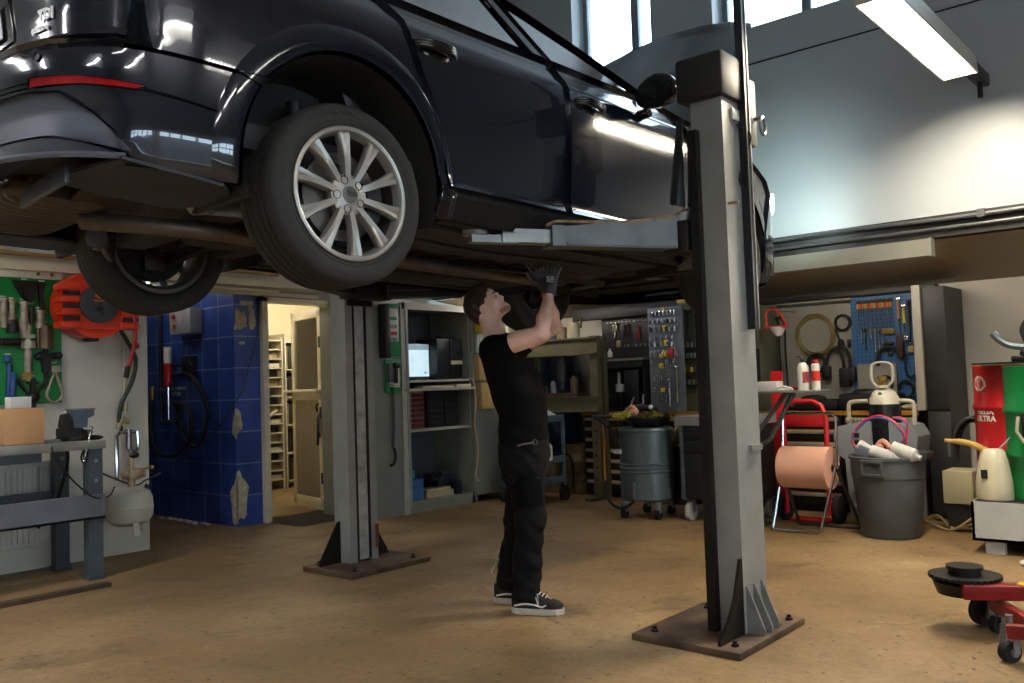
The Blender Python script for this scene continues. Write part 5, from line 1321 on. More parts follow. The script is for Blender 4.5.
TS = M('tool_steel', '#b3a894', .35, .4, .25, 14); TD = M('tool_dark', '#2a2421', .45, .4, .25, 12)
Yb = 7.15
def tool(lab, f, mat=TS, nm='puller', cat='puller'):
    b = B(); f(b); b.done(nm, mat, label=lab, cat=cat, group='special tools on the green board')
tool('broad dark splitter plate hung at the top of the green board', lambda b: (b.prism([(2.53, 2.20), (2.60, 2.13), (2.61, 2.06), (2.65, 2.03), (2.69, 2.07), (2.70, 2.2)], Yb-.02, Yb+.02, 'y'), b.bar((2.53, Yb-.02, 2.19), (2.60, Yb-.02, 2.06), .012, .02)), TD, 'splitter_plate', 'tool')
tool('thin dark bar hung top right on the green board', lambda b: b.prism([(2.71, 2.2), (2.77, 2.19), (2.745, 2.1), (2.77, 1.97), (2.73, 1.95), (2.72, 2.1)], Yb-.01, Yb+.02, 'y'), TD, 'spanner_bar', 'tool')
for i, (x, z0, z1, r, m_) in enumerate(((2.47, 1.84, 2.04, .03, TS), (2.525, 1.83, 2.03, .026, TS), (2.61, 1.78, 2.02, .034, TS), (2.665, 1.88, 1.97, .02, TD), (2.725, 1.80, 1.96, .032, TS))):
    tool(('leftmost steel sleeve of the upper row on the green board', 'second steel sleeve of the upper row on the green board', 'longest steel sleeve of the upper row on the green board', 'small dark stud in the upper row on the green board', 'rightmost steel sleeve of the upper row on the green board')[i],
         lambda b: (b.cyl((x, Yb, z0), (x, Yb, z1), r*.8), b.cyl((x, Yb, z0+.04), (x, Yb, z0+(z1-z0)*.6), r), b.cyl((x, Yb, z1), (x, Yb, z1+.02), r*1.15, seg=6)), m_, 'pulling_sleeve', 'sleeve')
tool('small dark ring nut hung in the middle row', lambda b: (b.cyl((2.53, Yb, 1.80), (2.53, Yb, 1.86), .042), b.cyl((2.53, Yb, 1.86), (2.53, Yb, 1.90), .03)), TD, 'ring_nut', 'tool')
tool('long steel puller screw with collar hung in the middle', lambda b: (b.cyl((2.635, Yb, 1.50), (2.635, Yb, 1.86), .028), b.cyl((2.635, Yb-.01, 1.68), (2.635, Yb-.01, 1.74), .055, seg=8), b.box(2.59, 2.68, Yb-.03, Yb+.02, 1.76, 1.79)), TS)
tool('short fat bearing cup hung at the right of the board', lambda b: (b.cyl((2.76, Yb, 1.68), (2.76, Yb, 1.80), .06), b.cyl((2.76, Yb, 1.80), (2.76, Yb, 1.86), .05), b.cyl((2.70, Yb-.03, 1.68), (2.70, Yb-.03, 1.84), .012)), M('cup_bronze', '#6d5b43', .4, .6, .2), 'bearing_cup', 'cup')
tool('dark clamp bar hung at the left edge of the board', lambda b: (b.box(2.43, 2.58, Yb-.02, Yb+.02, 1.70, 1.76, .006), b.cyl((2.45, Yb-.03, 1.73), (2.57, Yb-.03, 1.73), .022)), TD, 'clamp_bar', 'clamp')
tool('dark two-arm puller with steel spindle on the right', lambda b: (b.box(2.71, 2.86, Yb-.02, Yb+.02, 1.60, 1.65, .008), b.cyl((2.765, Yb, 1.40), (2.765, Yb, 1.68), .016), b.prism([(2.73, 1.64), (2.80, 1.64), (2.79, 1.50), (2.74, 1.50)], Yb-.03, Yb+.02, 'y'), b.sph((2.86, Yb, 1.63), .03), b.sph((2.71, Yb, 1.62), .025)), TD)
tool('square brass block with round hole hung left of the loop', lambda b: b.prism([(2.62+.045*math.cos(a), 1.47+.045*math.sin(a)) for a in (.5, 2.07, 3.64, 5.21)], Yb-.025, Yb+.02, 'y'), BRASS, 'brass_block', 'block')
tool('blue handled tube tool hung at the lower left', lambda b: (b.cyl((2.495, Yb, 1.27), (2.505, Yb, 1.56), .018), b.cyl((2.515, Yb-.02, 1.30), (2.525, Yb-.02, 1.50), .024), b.sph((2.49, Yb, 1.60), .03)), M('tool_blue', '#33548f', .4, .2, .25, 14), 'tube_tool', 'tool')
tool('dark three-leg puller with spread steel legs at the bottom', lambda b: (b.cyl((2.67, Yb, 1.20), (2.67, Yb, 1.45), .02), b.sph((2.67, Yb-.01, 1.31), .045), b.bar((2.64, Yb, 1.33), (2.56, Yb, 1.45), .02, .02), b.bar((2.70, Yb, 1.33), (2.78, Yb, 1.47), .02, .02), b.bar((2.63, Yb, 1.30), (2.54, Yb, 1.30), .025, .02), b.box(2.63, 2.71, Yb-.02, Yb+.01, 1.41, 1.43)), TD)
tool('steel wire loop wrench hung at the lower right', lambda b: (b.tube([(2.83, Yb, 1.50), (2.80, Yb, 1.42), (2.77, Yb, 1.33), (2.79, Yb, 1.28), (2.83, Yb, 1.265), (2.87, Yb, 1.29), (2.885, Yb, 1.34), (2.86, Yb, 1.42), (2.835, Yb, 1.50)], .011, 6, smooth=5), b.box(2.80, 2.865, Yb-.02, Yb+.01, 1.50, 1.55)), TS, 'loop_wrench', 'wrench')
def RX(b, dx=.03, dy=0):
    bmesh.ops.translate(b.bm, vec=(dx, dy, 0), verts=b.bm.verts); return b
# hose reel
ORANGE = M('orange_red_plastic', '#d83a1c', .38, 0, .07, 4)
t = thing('hose_reel', 'orange red hose reel with black hub on the left wall', 'hose reel', (3.05, 7.03, 1.75))
b = B(); mt = frame((3.03, 6.98, 2.0), (1, 0, 0), (0, 0, 1))
b.cyl((3.03, 6.92, 2.02), (3.03, 7.15, 2.02), .265, seg=40); RX(b).done('drum_case', ORANGE, t)
b = B(); b.prism([(2.80, 1.83), (3.30, 1.83), (3.345, 1.9), (3.345, 2.14), (3.27, 2.2), (2.80, 2.2)], 6.90, 7.06, 'y'); 
RX(b).done('body', ORANGE, t, smooth=20)
for sx_, xs in ((-1, (2.745, 2.90)), (1, (3.20, 3.36))):
    for k in range(4):
        z = 1.855+k*.098; b = B(); b.box(xs[0], xs[1], 6.885, 7.05, z-.028, z+.028, .02); RX(b).done('cooling_fin', ORANGE, t)
        if k < 3:
            b = B(); b.box(xs[0]+.02, xs[1]-.01, 6.895, 6.899, z+.032, z+.066); RX(b).done('slot', M('slot_dark', '#3a1a22', .6), t)
b = B(); b.cyl((3.03, 6.90, 2.02), (3.03, 6.872, 2.02), .148, seg=36); RX(b).done('hub_cover', M('hub_grey', '#3b3d42', .5), t)
b = B(); b.cyl((3.03, 6.872, 1.985), (3.03, 6.86, 1.985), .022); RX(b).done('hub_screw', BLACK, t)
b = B(); mt = frame((3.03, 6.871, 2.085), (1, 0, 0), (0, 0, 1))
b.prism([(.034*math.cos(a)*(1+.25*(k % 2)), .02*math.sin(a)*(1+.3*(k % 2))) for k, a in enumerate(np.linspace(0, 2*PI, 13)[:-1])], 0, .002, 'z', mt); b.box(-.045, .045, -.045, -.034, 0, .002, mtx=mt); RX(b).done('hub_emblem', M('emblem_orange', '#e07a3a', .5), t)
b = B(); b.box(2.99, 3.07, 6.98, 7.10, 1.735, 1.765, .006); RX(b).done('foot', BLACK, t)
b = B(); b.tube([(3.30, 6.93, 2.10), (3.315, 6.90, 1.95), (3.32, 6.90, 1.75), (3.29, 6.92, 1.58), (3.27, 6.93, 1.52)], .017, 8, smooth=6); hr = RX(b).done('red_hose', M('red_hose_rubber', '#a81f24', .5), t)
b = B(); b.cyl((3.272, 6.93, 1.53), (3.258, 6.935, 1.44), .021); RX(b).done('hose_coupling', DARKST, hr)
b = B(); b.tube([(3.24, 7.0, 1.84), (3.33, 7.05, 1.74), (3.42, 7.1, 1.60), (3.40, 7.12, 1.42), (3.31, 7.12, 1.24), (3.29, 7.13, 1.10), (3.31, 7.13, 1.02)], .017, 8, smooth=6); hang('green_hose', RX(b), M('dark_green_hose', '#27352f', .6), 'dark green air hose curving from the reel to the wall pipe', 'hose')
# wall piping and air tank
t = thing('air_pipe', 'chrome and cream air pipe with valves above the white tank', 'pipe', (3.4, 7.15, .6))
b = B(); b.cyl((3.38, 7.17, 2.15), (3.39, 7.17, 1.05), .011); b.done('riser', CREAM, t)
b = B(); b.tube([(3.30, 7.14, .62), (3.30, 7.14, .97), (3.33, 7.14, 1.0), (3.46, 7.14, 1.0)], .018, 8); b.cyl((3.40, 7.14, 1.02), (3.40, 7.14, .86), .026); b.tube([(3.40, 7.13, .86), (3.44, 7.12, .83), (3.47, 7.12, .87), (3.47, 7.13, 1.0)], .014, 8, smooth=4); b.done('chrome_branch', CHROME, t)
b = B(); b.cyl((3.31, 7.13, 1.03), (3.34, 7.13, 1.11), .02); b.cyl((3.34, 7.13, 1.1), (3.40, 7.13, 1.09), .026); b.cyl((3.37, 7.13, 1.17), (3.37, 7.13, 1.24), .024); b.done('brass_valve', M('pale_brass', '#b5a583', .35, .5), t)
t = thing('switch', 'cream wall socket with red knob beside the hose reel', 'socket', (3.44, 7.17, 1.75))
b = B(); b.box(3.37, 3.48, 7.155, 7.2, 1.76, 1.87, .008); b.done('plate', CREAM, t)
b = B(); b.sph((3.47, 7.13, 1.71), .028); b.cyl((3.47, 7.13, 1.71), (3.44, 7.19, 1.72), .012); b.done('red_knob', RED, t)
TANKW = M('tank_cream_white', '#cfcbb8', .4, 0, .08, 5)
t = thing('air_tank', 'small white round air tank with brass valves standing by the wall', 'tank', (3.38, 6.95, 0))
b = B(); b.lathe([(0, .26), (.10, .265), (.17, .30), (.195, .34), (.2, .40), (.203, .402), (.203, .412), (.2, .414), (.195, .48), (.17, .53), (.10, .565), (0, .57)], 40, Matrix.Translation((3.31, 6.95, 0)) @ Matrix.Diagonal((.90, .90, 1, 1))); b.done('vessel', TANKW, t)
for a in (.6, 2.7, 4.6):
    b = B(); b.bar((3.31+.13*math.cos(a), 6.95+.13*math.sin(a), .33), (3.31+.16*math.cos(a), 6.95+.16*math.sin(a), .19), .045, .012); b.done('leg', TANKW, t)
b = B(); b.box(3.25, 3.37, 7.08, 7.2, .36, .46); b.done('wall_bracket', TANKW, t)
b = B(); b.cyl((3.33, 6.95, .56), (3.33, 6.95, .66), .03); b.cyl((3.25, 6.95, .66), (3.44, 6.95, .66), .026); b.box(3.30, 3.40, 6.91, 6.99, .62, .71, .01); b.cyl((3.33, 6.95, .70), (3.33, 6.95, .80), .02); b.done('valve_block', M('pale_brass'), t)
b = B(); b.sph((3.345, 6.93, .82), .032, 10, (1.3, 1, .8)); b.done('black_knob', BLACK, t)
b = B(); b.cyl((3.37, 6.92, .70), (3.47, 6.9, .71), .008); b.sph((3.475, 6.9, .71), .018); b.done('lever', BRASS, t)
b = B(); b.cyl((3.45, 6.97, .52), (3.47, 6.96, .57), .02); b.done('cord_inlet', BLACK, t)
# radiator and conduit behind the bench
t = thing('radiator', 'white ribbed radiator on the wall behind the workbench', 'radiator', (2.2, 7.12, .18))
b = B(); b.box(1.5, 2.80, 7.11, 7.15, .18, .82, .01)
for k in range(33): b.box(1.52+k*.039, 1.542+k*.039, 7.095, 7.112, .22, .78, .006)
b.done('panel', M('radiator_white', '#c9c7bd', .4), t)
b = B(); b.cyl((2.82, 7.14, .78), (2.82, 7.14, .0), .012); b.cyl((2.82, 7.14, .78), (2.78, 7.14, .78), .02); b.done('pipe', CREAM, t)
# workbench
BENCHG = M('bench_blue_grey', '#4a525a', .5, .15, .12, 6)
t = thing('workbench', 'heavy blue grey steel workbench with worn top by the left wall', 'workbench', (2.0, 6.7, 0))
b = B(); b.box(1.2, 2.87, 6.37, 7.06, .925, .985, .004); b.done('worktop', M('worn_bench_top', '#9b9a92', .45, .2, .25, 5, bump=.1), t)
for (x, y) in ((2.80, 6.43), (2.80, 7.0), (1.27, 6.43), (1.27, 7.0)):
    b = B(); b.box(x-.05, x+.05, y-.045, y+.045, .03, .925); b.box(x-.06, x+.06, y-.06, y+.06, 0, .03); lg = b.done('leg', BENCHG, t)
    for z in (.70, .84):
        b = B(); b.cyl((x, y-.045, z), (x, y-.053, z), .013); b.done('bolt', STEEL, lg)
b = B(); b.prism([(6.37, .43), (6.385, .43), (6.385, .585), (6.43, .585), (6.43, .60), (6.37, .60)], 1.25, 2.86, 'x'); b.prism([(6.37, .43), (6.43, .43), (6.43, .445), (6.37, .445)], 1.25, 2.86, 'x'); b.done('front_rail', M('rail_grey_steel', '#6b7178', .45, .2, .15, 6), t)
b = B(); b.box(1.25, 2.85, 6.98, 7.02, .47, .60); b.done('back_rail', BENCHG, t)
b = B(); b.box(2.78, 2.82, 6.4, 7.03, .42, .50); b.done('side_rail', BENCHG, t)
b = B(); b.box(1.25, 2.45, 6.42, 7.0, .86, .925); b.done('apron', BENCHG, t)
for pts, lab in (([(2.46, 6.40, .985), (2.50, 6.38, .97), (2.50, 6.36, .93), (2.56, 6.34, .8), (2.68, 6.34, .66), (2.78, 6.34, .58), (2.95, 6.5, .57), (3.1, 6.75, .6)], 'thin dark wire hanging over the workbench edge'), ([(2.72, 6.75, .99), (2.78, 6.80, .85), (2.74, 6.85, .6), (2.70, 6.9, .45), (2.6, 6.9, .35)], 'dark hose hanging behind the front leg of the workbench')):
    b = B(); b.tube(pts, .006 if 'wire' in lab else .013, 6, smooth=5); hang('bench_wire', b, BLACKM, lab, 'wire')
def VS(b):
    bmesh.ops.transform(b.bm, matrix=Matrix.Translation((2.735, 6.55, .985)) @ Matrix.Scale(.82, 4) @ Matrix.Translation((-2.70, -6.55, -.985)), verts=b.bm.verts); return b
# vise
t = thing('bench_vise', 'worn blue grey vise bolted to the workbench corner', 'vise', (2.68, 6.55, .985))
VB = M('vise_blue_grey', '#5d6b78', .45, .4, .2, 9)
b = B(); b.cyl((2.68, 6.56, .985), (2.68, 6.56, 1.015), .10); b.prism([(2.55, 1.01), (2.80, 1.01), (2.74, 1.09), (2.73, 1.16), (2.66, 1.16), (2.63, 1.09)], 6.50, 6.62, 'y'); VS(b).done('base', M('vise_dark', '#352f29', .5, .4, .3, 10), t)
b = B(); b.prism([(2.66, 1.10), (2.77, 1.10), (2.775, 1.18), (2.83, 1.20), (2.83, 1.255), (2.64, 1.26), (2.64, 1.22)], 6.48, 6.60, 'y'); VS(b).done('fixed_jaw', VB, t)
b = B(); b.prism([(2.58, 1.22), (2.62, 1.23), (2.645, 1.15), (2.70, 1.11), (2.70, 1.05), (2.58, 1.06), (2.56, 1.12)], 6.49, 6.59, 'y'); b.box(2.55, 2.60, 6.47, 6.6, 1.03, 1.10); VS(b).done('moving_jaw', M('vise_dark'), t)
b = B(); b.box(2.63, 2.84, 6.475, 6.61, 1.255, 1.268); VS(b).done('jaw_plate', M('worn_steel', '#8c8478', .35, .7, .2, 14), t)
b = B(); b.cyl((2.74, 6.49, 1.06), (2.74, 6.36, 1.06), .024); b.cyl((2.755, 6.37, 1.09), (2.68, 6.34, .82), .0095); b.sph((2.755, 6.37, 1.095), .017); b.sph((2.678, 6.34, .815), .017); VS(b).done('handle', CHROME, t)
b = B(); b.sph((2.84, 6.55, 1.0), .06, 10, (1.5, 1, .35)); hang('rag', b, BLACKM, 'dark rag lying beside the vise', 'rag')
# boxes
CARD = M('cardboard', '#b98d5f', .75, 0, .07, 5)
t = thing('cardboard_box', 'brown cardboard box standing on the workbench', 'box', (2.32, 6.58, .985))
mt = Matrix.Translation((2.375, 6.56, 0)) @ Matrix.Rotation(-.12, 4, 'Z')
b = B(); b.box(-.12, .12, -.09, .10, .99, 1.235, .003, mt); b.done('carton', CARD, t)
b = B(); b.box(-.1205, .1205, -.015, .015, 1.2352, 1.2362, 0, mt); b.box(-.1212, -.1202, -.05, .06, 1.17, 1.175, 0, mt); b.done('tape', M('tape_brown', '#9a7146', .3), t)
b = B(); b.box(-.075, .06, -.05, .05, 1.237, 1.315, .003, Matrix.Translation((2.36, 6.56, 0)) @ Matrix.Rotation(.05, 4, 'Z')); hang('white_carton', b, M('white_card', '#c9c9c6', .6, 0, .05), 'small white carton on top of the brown cardboard box', 'box')
b = B(); b.box(1.2, 2.75, 6.05, 6.12, 0, .03); hang('floor_plank', b, M('plank_dark', '#4c3a28', .7, 0, .3, 9), 'low wooden strip lying on the floor in front of the workbench', 'plank')
b = B(); b.box(2.0, 2.50, 7.13, 7.2, 2.46, 2.56, .01); b.box(2.0, 2.49, 7.15, 7.2, 2.43, 2.46); hang('wall_trunking', b, CREAM, 'cream junction box above the brown strip on the left wall', 'junction box')

# ------------------------------------------------------------------ grey partition with first-aid boards, computer cabinet, locker
b = B(); b.box(5.62, 5.99, 6.66, 7.5, 0, 2.14); struct('wall_partition', b, GREYW)
GREENB = M('first_aid_green', '#0d7d45', .45, 0, .06, 5)
for nm, lab, z0, z1 in (('first_aid_board', 'green first aid board with white card on the grey partition', 1.60, 2.13), ('wound_care_board', 'small green board behind the wall telephone', 1.24, 1.57)):
    t = thing(nm, lab, 'first aid board', (5.86, 6.64, z0))
    b = B(); b.box(5.76, 5.95, 6.63, 6.66, z0, z1, .006); b.done('green_back', GREENB, t)
    b = B(); b.box(5.80, 5.925, 6.615, 6.632, z0+.05+(.10 if z0 > 1.5 else 0), z1-.05, .003); cd_ = b.done('white_card', M('card_white', '#c6c8c0', .5), t)
    if z0 > 1.5:
        for k, (zz, m_) in enumerate(((1.98, GREENB), (1.90, M('card_grey', '#7a8078', .6)), (1.83, RED), (1.77, M('card_grey')))):
            b = B(); b.box(5.815, 5.905, 6.612, 6.6155, zz-.018, zz+.018); b.done('printed_block', m_, cd_)
b = B(); b.box(5.70, 5.765, 6.55, 6.66, 1.58, 2.12, .01); hang('black_speaker', b, BLACK, 'black upright box mounted beside the green first aid board', 'speaker')
t = thing('wall_phone', 'black wall telephone with coiled cord on the grey partition', 'phone', (5.83, 6.6, 1.3))
b = B(); b.box(5.76, 5.83, 6.58, 6.63, 1.34, 1.53, .008); b.done('cradle', M('phone_grey', '#4d5052', .5), t)
b = B(); b.box(5.83, 5.865, 6.56, 6.61, 1.33, 1.50, .014); b.box(5.815, 5.88, 6.55, 6.61, 1.48, 1.535, .012); b.done('handset', BLACK, t)
b = B(); L_ = [(5.80+.012*math.sin(k*.05), 6.60, 1.34-k*.0032) for k in range(200)]; b.tube([(5.815+.021*math.cos(k*.9)+.01*math.sin(k*.02), 6.61+.012*math.sin(k*.9), 1.33-k*.0034) for k in range(190)], .0045, 5); b.tube([(5.82, 6.61, .69), (5.83, 6.6, .60), (5.80, 6.6, .53), (5.77, 6.62, .52)], .016, 6, smooth=4); b.done('coiled_cord', BLACKM, t)
# computer cabinet
CABG = M('cabinet_grey_green', '#8a8d80', .45, .1, .1, 5); CABD = M('cabinet_dark_inside', '#4d4f4e', .6, 0, .1, 5); CABW = M('cabinet_pale_frame', '#b5b3a2', .45, 0, .1, 6)
t = thing('computer_cabinet', 'open grey steel cabinet holding the office computer', 'cabinet', (6.5, 6.95, 0))
x0, x1, y0, y1 = 5.99, 7.00, 6.66, 7.30
b = B(); b.box(x0, x0+.02, y0, y1, 0, 2.14); b.box(x1-.02, x1, y0, y1, 0, 2.14); b.box(x0, x1, y1-.02, y1, 0, 2.14); b.box(x0, x1, y0, y1, 2.12, 2.14); b.box(x0, x1, y0, y1, .0, .11); b.done('carcass', CABG, t)
b = B(); b.box(x0-.01, x0+.05, y0-.02, y0+.01, 0, 2.15); b.box(x0, x1, y0-.02, y0+.01, 2.085, 2.15); b.done('front_frame', CABW, t)
b = B(); b.box(x0+.05, x0+.08, y0-.03, y0+.0, .06, 2.08); b.done('folded_door', M('cabinet_pale_blue', '#9aa09f', .4, .1), t)
for z, d in ((1.345, 0), (1.255, -.10), (.835, 0)):
    b = B(); b.box(x0+.02, x1-.02, y0+d, y1-.02, z-.012, z+.012); b.done('shelf', CABW, t)
b = B(); b.box(x0+.02, x1-.02, y1-.05, y1-.02, .11, 2.12); b.done('back_lining', M('lining_blue_grey', '#474d56', .6), t)
MON = M('monitor_screen', '#b9cdd6', .3, emit='#b9d2dd', estr=.55)
t = thing('monitor', 'computer screen switched on, in the open grey cabinet', 'monitor', (6.32, 6.9, 1.357))
mt = frame((6.41, 6.86, 1.56), (1, .10, 0), (0, 0, 1))
b = B(); b.box(-.20, .19, -.19, .19, -.035, -.003, .01, mt); b.box(-.05, .05, -.202, -.18, -.03, .03, 0, mt); b.box(-.11, .11, -.205, -.19, -.08, .06, .004, mt); b.done('case', M('monitor_case', '#3b3d40', .4), t)
b = B(); b.box(-.185, .178, -.165, .178, -.003, .0, 0, mt); b.done('screen', MON, t)
b = B(); b.box(.10, .14, -.135, -.115, .0002, .0012, 0, mt); b.done('screen_icon', M('screen_grey', '#8ea6b0', .4, emit='#7d95a0', estr=.4), t); b = B(); b.box(-.18, .175, .12, .175, .0002, .001, 0, mt); b.done('screen_window', M('screen_grey', '#8ea6b0', .4, emit='#7d95a0', estr=.4), t)
t = thing('computer_tower', 'black computer tower standing right of the screen', 'computer', (6.85, 6.95, 1.357))
b = B(); b.box(6.58, 6.94, 6.88, 7.2, 1.36, 1.80, .006); RX(b, .02, -.12).done('case', M('tower_blue_black', '#1c2329', .35), t)
b = B(); b.box(6.77, 6.945, 6.865, 6.88, 1.37, 1.80, .005); RX(b, .02, -.12).done('front', BLACK, t)
b = B(); b.box(6.77, 6.945, 6.855, 6.866, 1.52, 1.56); RX(b, .02, -.12).done('label', CREAM, t)
b = B(); b.box(6.80, 6.92, 6.858, 6.866, 1.66, 1.78); b.box(6.83, 6.87, 6.856, 6.866, 1.60, 1.625); RX(b, .02, -.12).done('disk_drive', M('drive_grey', '#303338', .4), t)
b = B(); b.sph((6.78, 6.95, 1.83), .06, 10, (2.2, 1.2, .5)); hang('cap', RX(b, .02, -.12), M('cap_dark', '#332f2c', .8), 'dark cap lying on the computer tower', 'cap')
t = thing('keyboard', 'pale keyboard on the pull-out board under the screen', 'keyboard', (6.5, 6.62, 1.268)); 
b = B(); b.box(6.2, 6.66, 6.57, 6.72, 1.268, 1.288, .004); b.done('base', CREAM, t)
b = B()
for i in range(15):
    for j in range(4): b.box(6.215+i*.0285, 6.238+i*.0285, 6.585+j*.032, 6.61+j*.032, 1.288, 1.296)
b.done('keys', M('key_beige', '#8f8a78', .6), t)
b = B(); b.box(6.72, 6.95, 6.6, 6.75, 1.268, 1.30, .004); hang('notebook', b, CREAM, 'pale notebook right of the keyboard', 'notebook')
b = B(); b.prism([(6.08, 1.74), (6.36, 1.78), (6.40, 2.06), (6.10, 2.05)], 7.1, 7.14, 'y'); hang('wood_board', b, M('plywood', '#a58a5f', .6, 0, .15, 8), 'brown board leaning behind the computer screen', 'board')
for nm, lab, xx0, xx1, n_, cl in (('small_parts_chest', 'small parts chest with red drawers under the keyboard', 6.06, 6.42, 7, '#6a3029'), ('black_parts_chest', 'black parts chest beside the red drawer chest', 6.48, 6.93, 6, '#232426')):
    t = thing(nm, lab, 'drawer chest', ((xx0+xx1)/2, 6.9, .847)); b = B(); b.box(xx0, xx1, 6.80, 7.15, .847, 1.24, .004); b.done('case', M('chest_case', '#2a2624', .6) if n_ == 6 else M('chest_case_pale', '#93867a', .6), t)
    for k in range(n_):
        for q in range(2):
            hw_ = (xx1-xx0)/2; b = B(); b.box(xx0+q*hw_+.012, xx0+(q+1)*hw_-.012, 6.78, 6.80, .86+k*.37/n_, .86+(k+.8)*.37/n_, .003); d_ = b.done('drawer', M('drawer_'+nm, cl, .5), t)
b = B(); b.box(6.45, 6.47, 6.9, 6.92, 1.24, 1.24+.01)
b.bm.free()
for k, (x, cl, nm_) in enumerate(((6.12, '#c9b12a', 'yellow'), (6.2, '#b9261f', 'red'))):
    b = B(); b.sph((x, 6.84, 1.247), .016, 8, (1, 1, .5)); hang('plastic_disc', b, M('cap_'+nm_, cl, .4), nm_+' cap lying on the red drawer chest', 'cap')
BLUEB = M('blue_box_plastic', '#3f6ea8', .45, 0, .1, 5)
t = thing('blue_case', 'blue plastic case on the cabinet floor', 'case', (6.15, 6.85, .11))
b = B(); b.box(6.06, 6.33, 6.74, 6.95, .112, .24, .008); b.done('case', BLUEB, t)
b = B(); b.box(6.06, 6.33, 6.735, 6.955, .245, .33, .008); b.done('lid', BLUEB, t)
b = B(); b.box(6.10, 6.16, 6.725, 6.737, .25, .31, .004); b.done('white_tag', WHITEP, t)
b = B(); b.box(6.09, 6.24, 6.77, 6.9, .335, .42, .006); hang('cyan_carton', b, M('cyan_card', '#3295ad', .5), 'small turquoise box on top of the blue case', 'box')
b = B(); b.box(6.38, 6.78, 6.75, 6.95, .112, .17, .003); b.box(6.40, 6.75, 6.76, 6.94, .172, .20, .003); hang('paper_pack', b, M('paper_cream', '#bfb08d', .7), 'stack of cream paper on the cabinet floor', 'paper')
t = thing('battery_charger', 'dark blue appliance with cables on the cabinet floor', 'charger', (6.75, 6.9, .2))
b = B(); b.box(6.62, 6.90, 6.82, 7.05, .205, .34, .02); b.box(6.80, 6.86, 6.70, 6.82, .112, .26, .01); b.done('body', M('navy_metal', '#1b2331', .5), t)
b = B(); b.tube([(6.55+.10*math.cos(a*.9), 6.8+.05*math.sin(a*1.3), .26+.03*math.sin(a*2)+.06) for a in np.linspace(0, 12, 60)], .011, 6); b.done('cables', BLACKM, t)
b = B(); b.tube([(6.93, 6.64, 1.36), (6.98, 6.6, 1.33), (6.99, 6.58, 1.1), (6.96, 6.58, .85), (7.01, 6.58, .62), (6.98, 6.58, .42), (6.95, 6.58, .30), (6.99, 6.57, .24)], .011, 6, smooth=6); hang('extension_lead', b, M('beige_cord_plastic', '#b9a684', .6), 'beige cord hanging at the right edge of the open cabinet', 'cord')
# locker
t = thing('locker', 'grey steel locker between the computer cabinet and the mechanic', 'locker', (7.3, 6.85, 0))
b = B(); b.box(7.01, 7.60, 6.62, 7.08, .08, 2.10, .004); b.done('carcass', CABG, t)
b = B(); b.box(7.03, 7.56, 6.605, 6.62, .10, 2.08, .003); b.done('door', M('locker_door_grey', '#85877d', .4, .1, .1, 5), t)
b = B(); b.box(7.57, 7.603, 6.60, 6.625, .06, 2.1); b.done('edge_strip', CABW, t)
for x in (7.08, 7.5):
    b = B(); b.cyl((x, 6.7, 0), (x, 6.7, .08), .02); b.done('foot', STEEL, t)
for nm, lab, x0_, z0, x1_, z1 in (('upper_wood_block', 'upper pale wooden block fixed to the locker door', 7.02, 1.33, 7.24, 1.62), ('lower_wood_block', 'lower pale wooden block fixed to the locker door', 7.04, 1.02, 7.26, 1.31)):
    b = B(); b.box(x0_, x1_, 6.53, 6.605, z0, z1, .004); b.box(x0_+.08, x0_+.10, 6.525, 6.531, z0+.05, z1-.08); hang(nm, b, M('pale_pine', '#c4a469', .6, 0, .18, 7, vscale=(1, 1, .15)), lab, 'block')
b = B(); b.box(7.03, 7.19, 6.56, 6.606, 1.64, 1.86, .01); b.box(7.06, 7.15, 6.545, 6.562, 1.70, 1.80); hang('paper_holder', b, M('pale_green_card', '#b9c6b8', .5), 'pale card holder on the locker behind the mechanic', 'holder')
b = B(); b.box(7.02, 7.16, 6.50, 6.60, 1.86, 2.02, .03); b.sph((7.10, 6.53, 1.93), .09, 10, (1, .6, .9)); hang('yellow_gloves', b, YEL, 'yellow cloth hanging behind the head of the mechanic', 'cloth')
# ------------------------------------------------------------------ tool bay: press, trolley, drums at the back left
PRESS = M('press_olive_paint', '#5c563d', .5, .1, .14, 6)
t = thing('hydraulic_press', 'tall olive hydraulic press frame behind the mechanic', 'press', (8.0, 6.05, 0))
for y in (5.56, 6.54):
    for x in (7.83, 7.95):
        b = B(); s_ = 1 if x < 7.9 else -1; b.prism([(x-.035, y-.05), (x+.035, y-.05), (x+.035, y-.038), (x-.023, y-.038), (x-.023, y+.038), (x+.035, y+.038), (x+.035, y+.05), (x-.035, y+.05)] if s_ > 0 else [(x-.035, y-.05), (x+.035, y-.05), (x+.035, y+.05), (x-.035, y+.05), (x-.035, y+.038), (x+.023, y+.038), (x+.023, y-.038), (x-.035, y-.038)], .02, 1.78, 'z'); u_ = b.done('upright', PRESS, t)
        if x < 7.9:
            for k in range(7):
                b = B(); b.cyl((x-.034, y, .22+k*.13), (x-.0365, y, .22+k*.13), .016); b.done('pin_hole', BLACK, u_)
    b = B(); b.box(7.62, 7.99, y-.05, y+.05, 0, .03); b.done('foot', PRESS, t)
for nm, z0, z1 in (('top_beam', 1.58, 1.76), ('lower_beam', .95, 1.12)):
    for x in (7.79, 7.94):
        b = B(); xs = 1 if x > 7.9 else -1; b.box(x-.008, x+.008, 5.50, 6.60, z0, z1); b.box(x-.008, x+.055*xs, 5.50, 6.60, z1-.012, z1) if xs > 0 else b.box(x-.05, x+.008, 5.50, 6.60, z1-.012, z1); b.box(min(x, x+.05*xs), max(x, x+.05*xs), 5.50, 6.60, z0, z0+.012); b.done(nm, PRESS, t)
b = B(); b.box(7.79, 7.99, 5.62, 6.48, 1.755, 1.77); b.done('top_plate', PRESS, t)
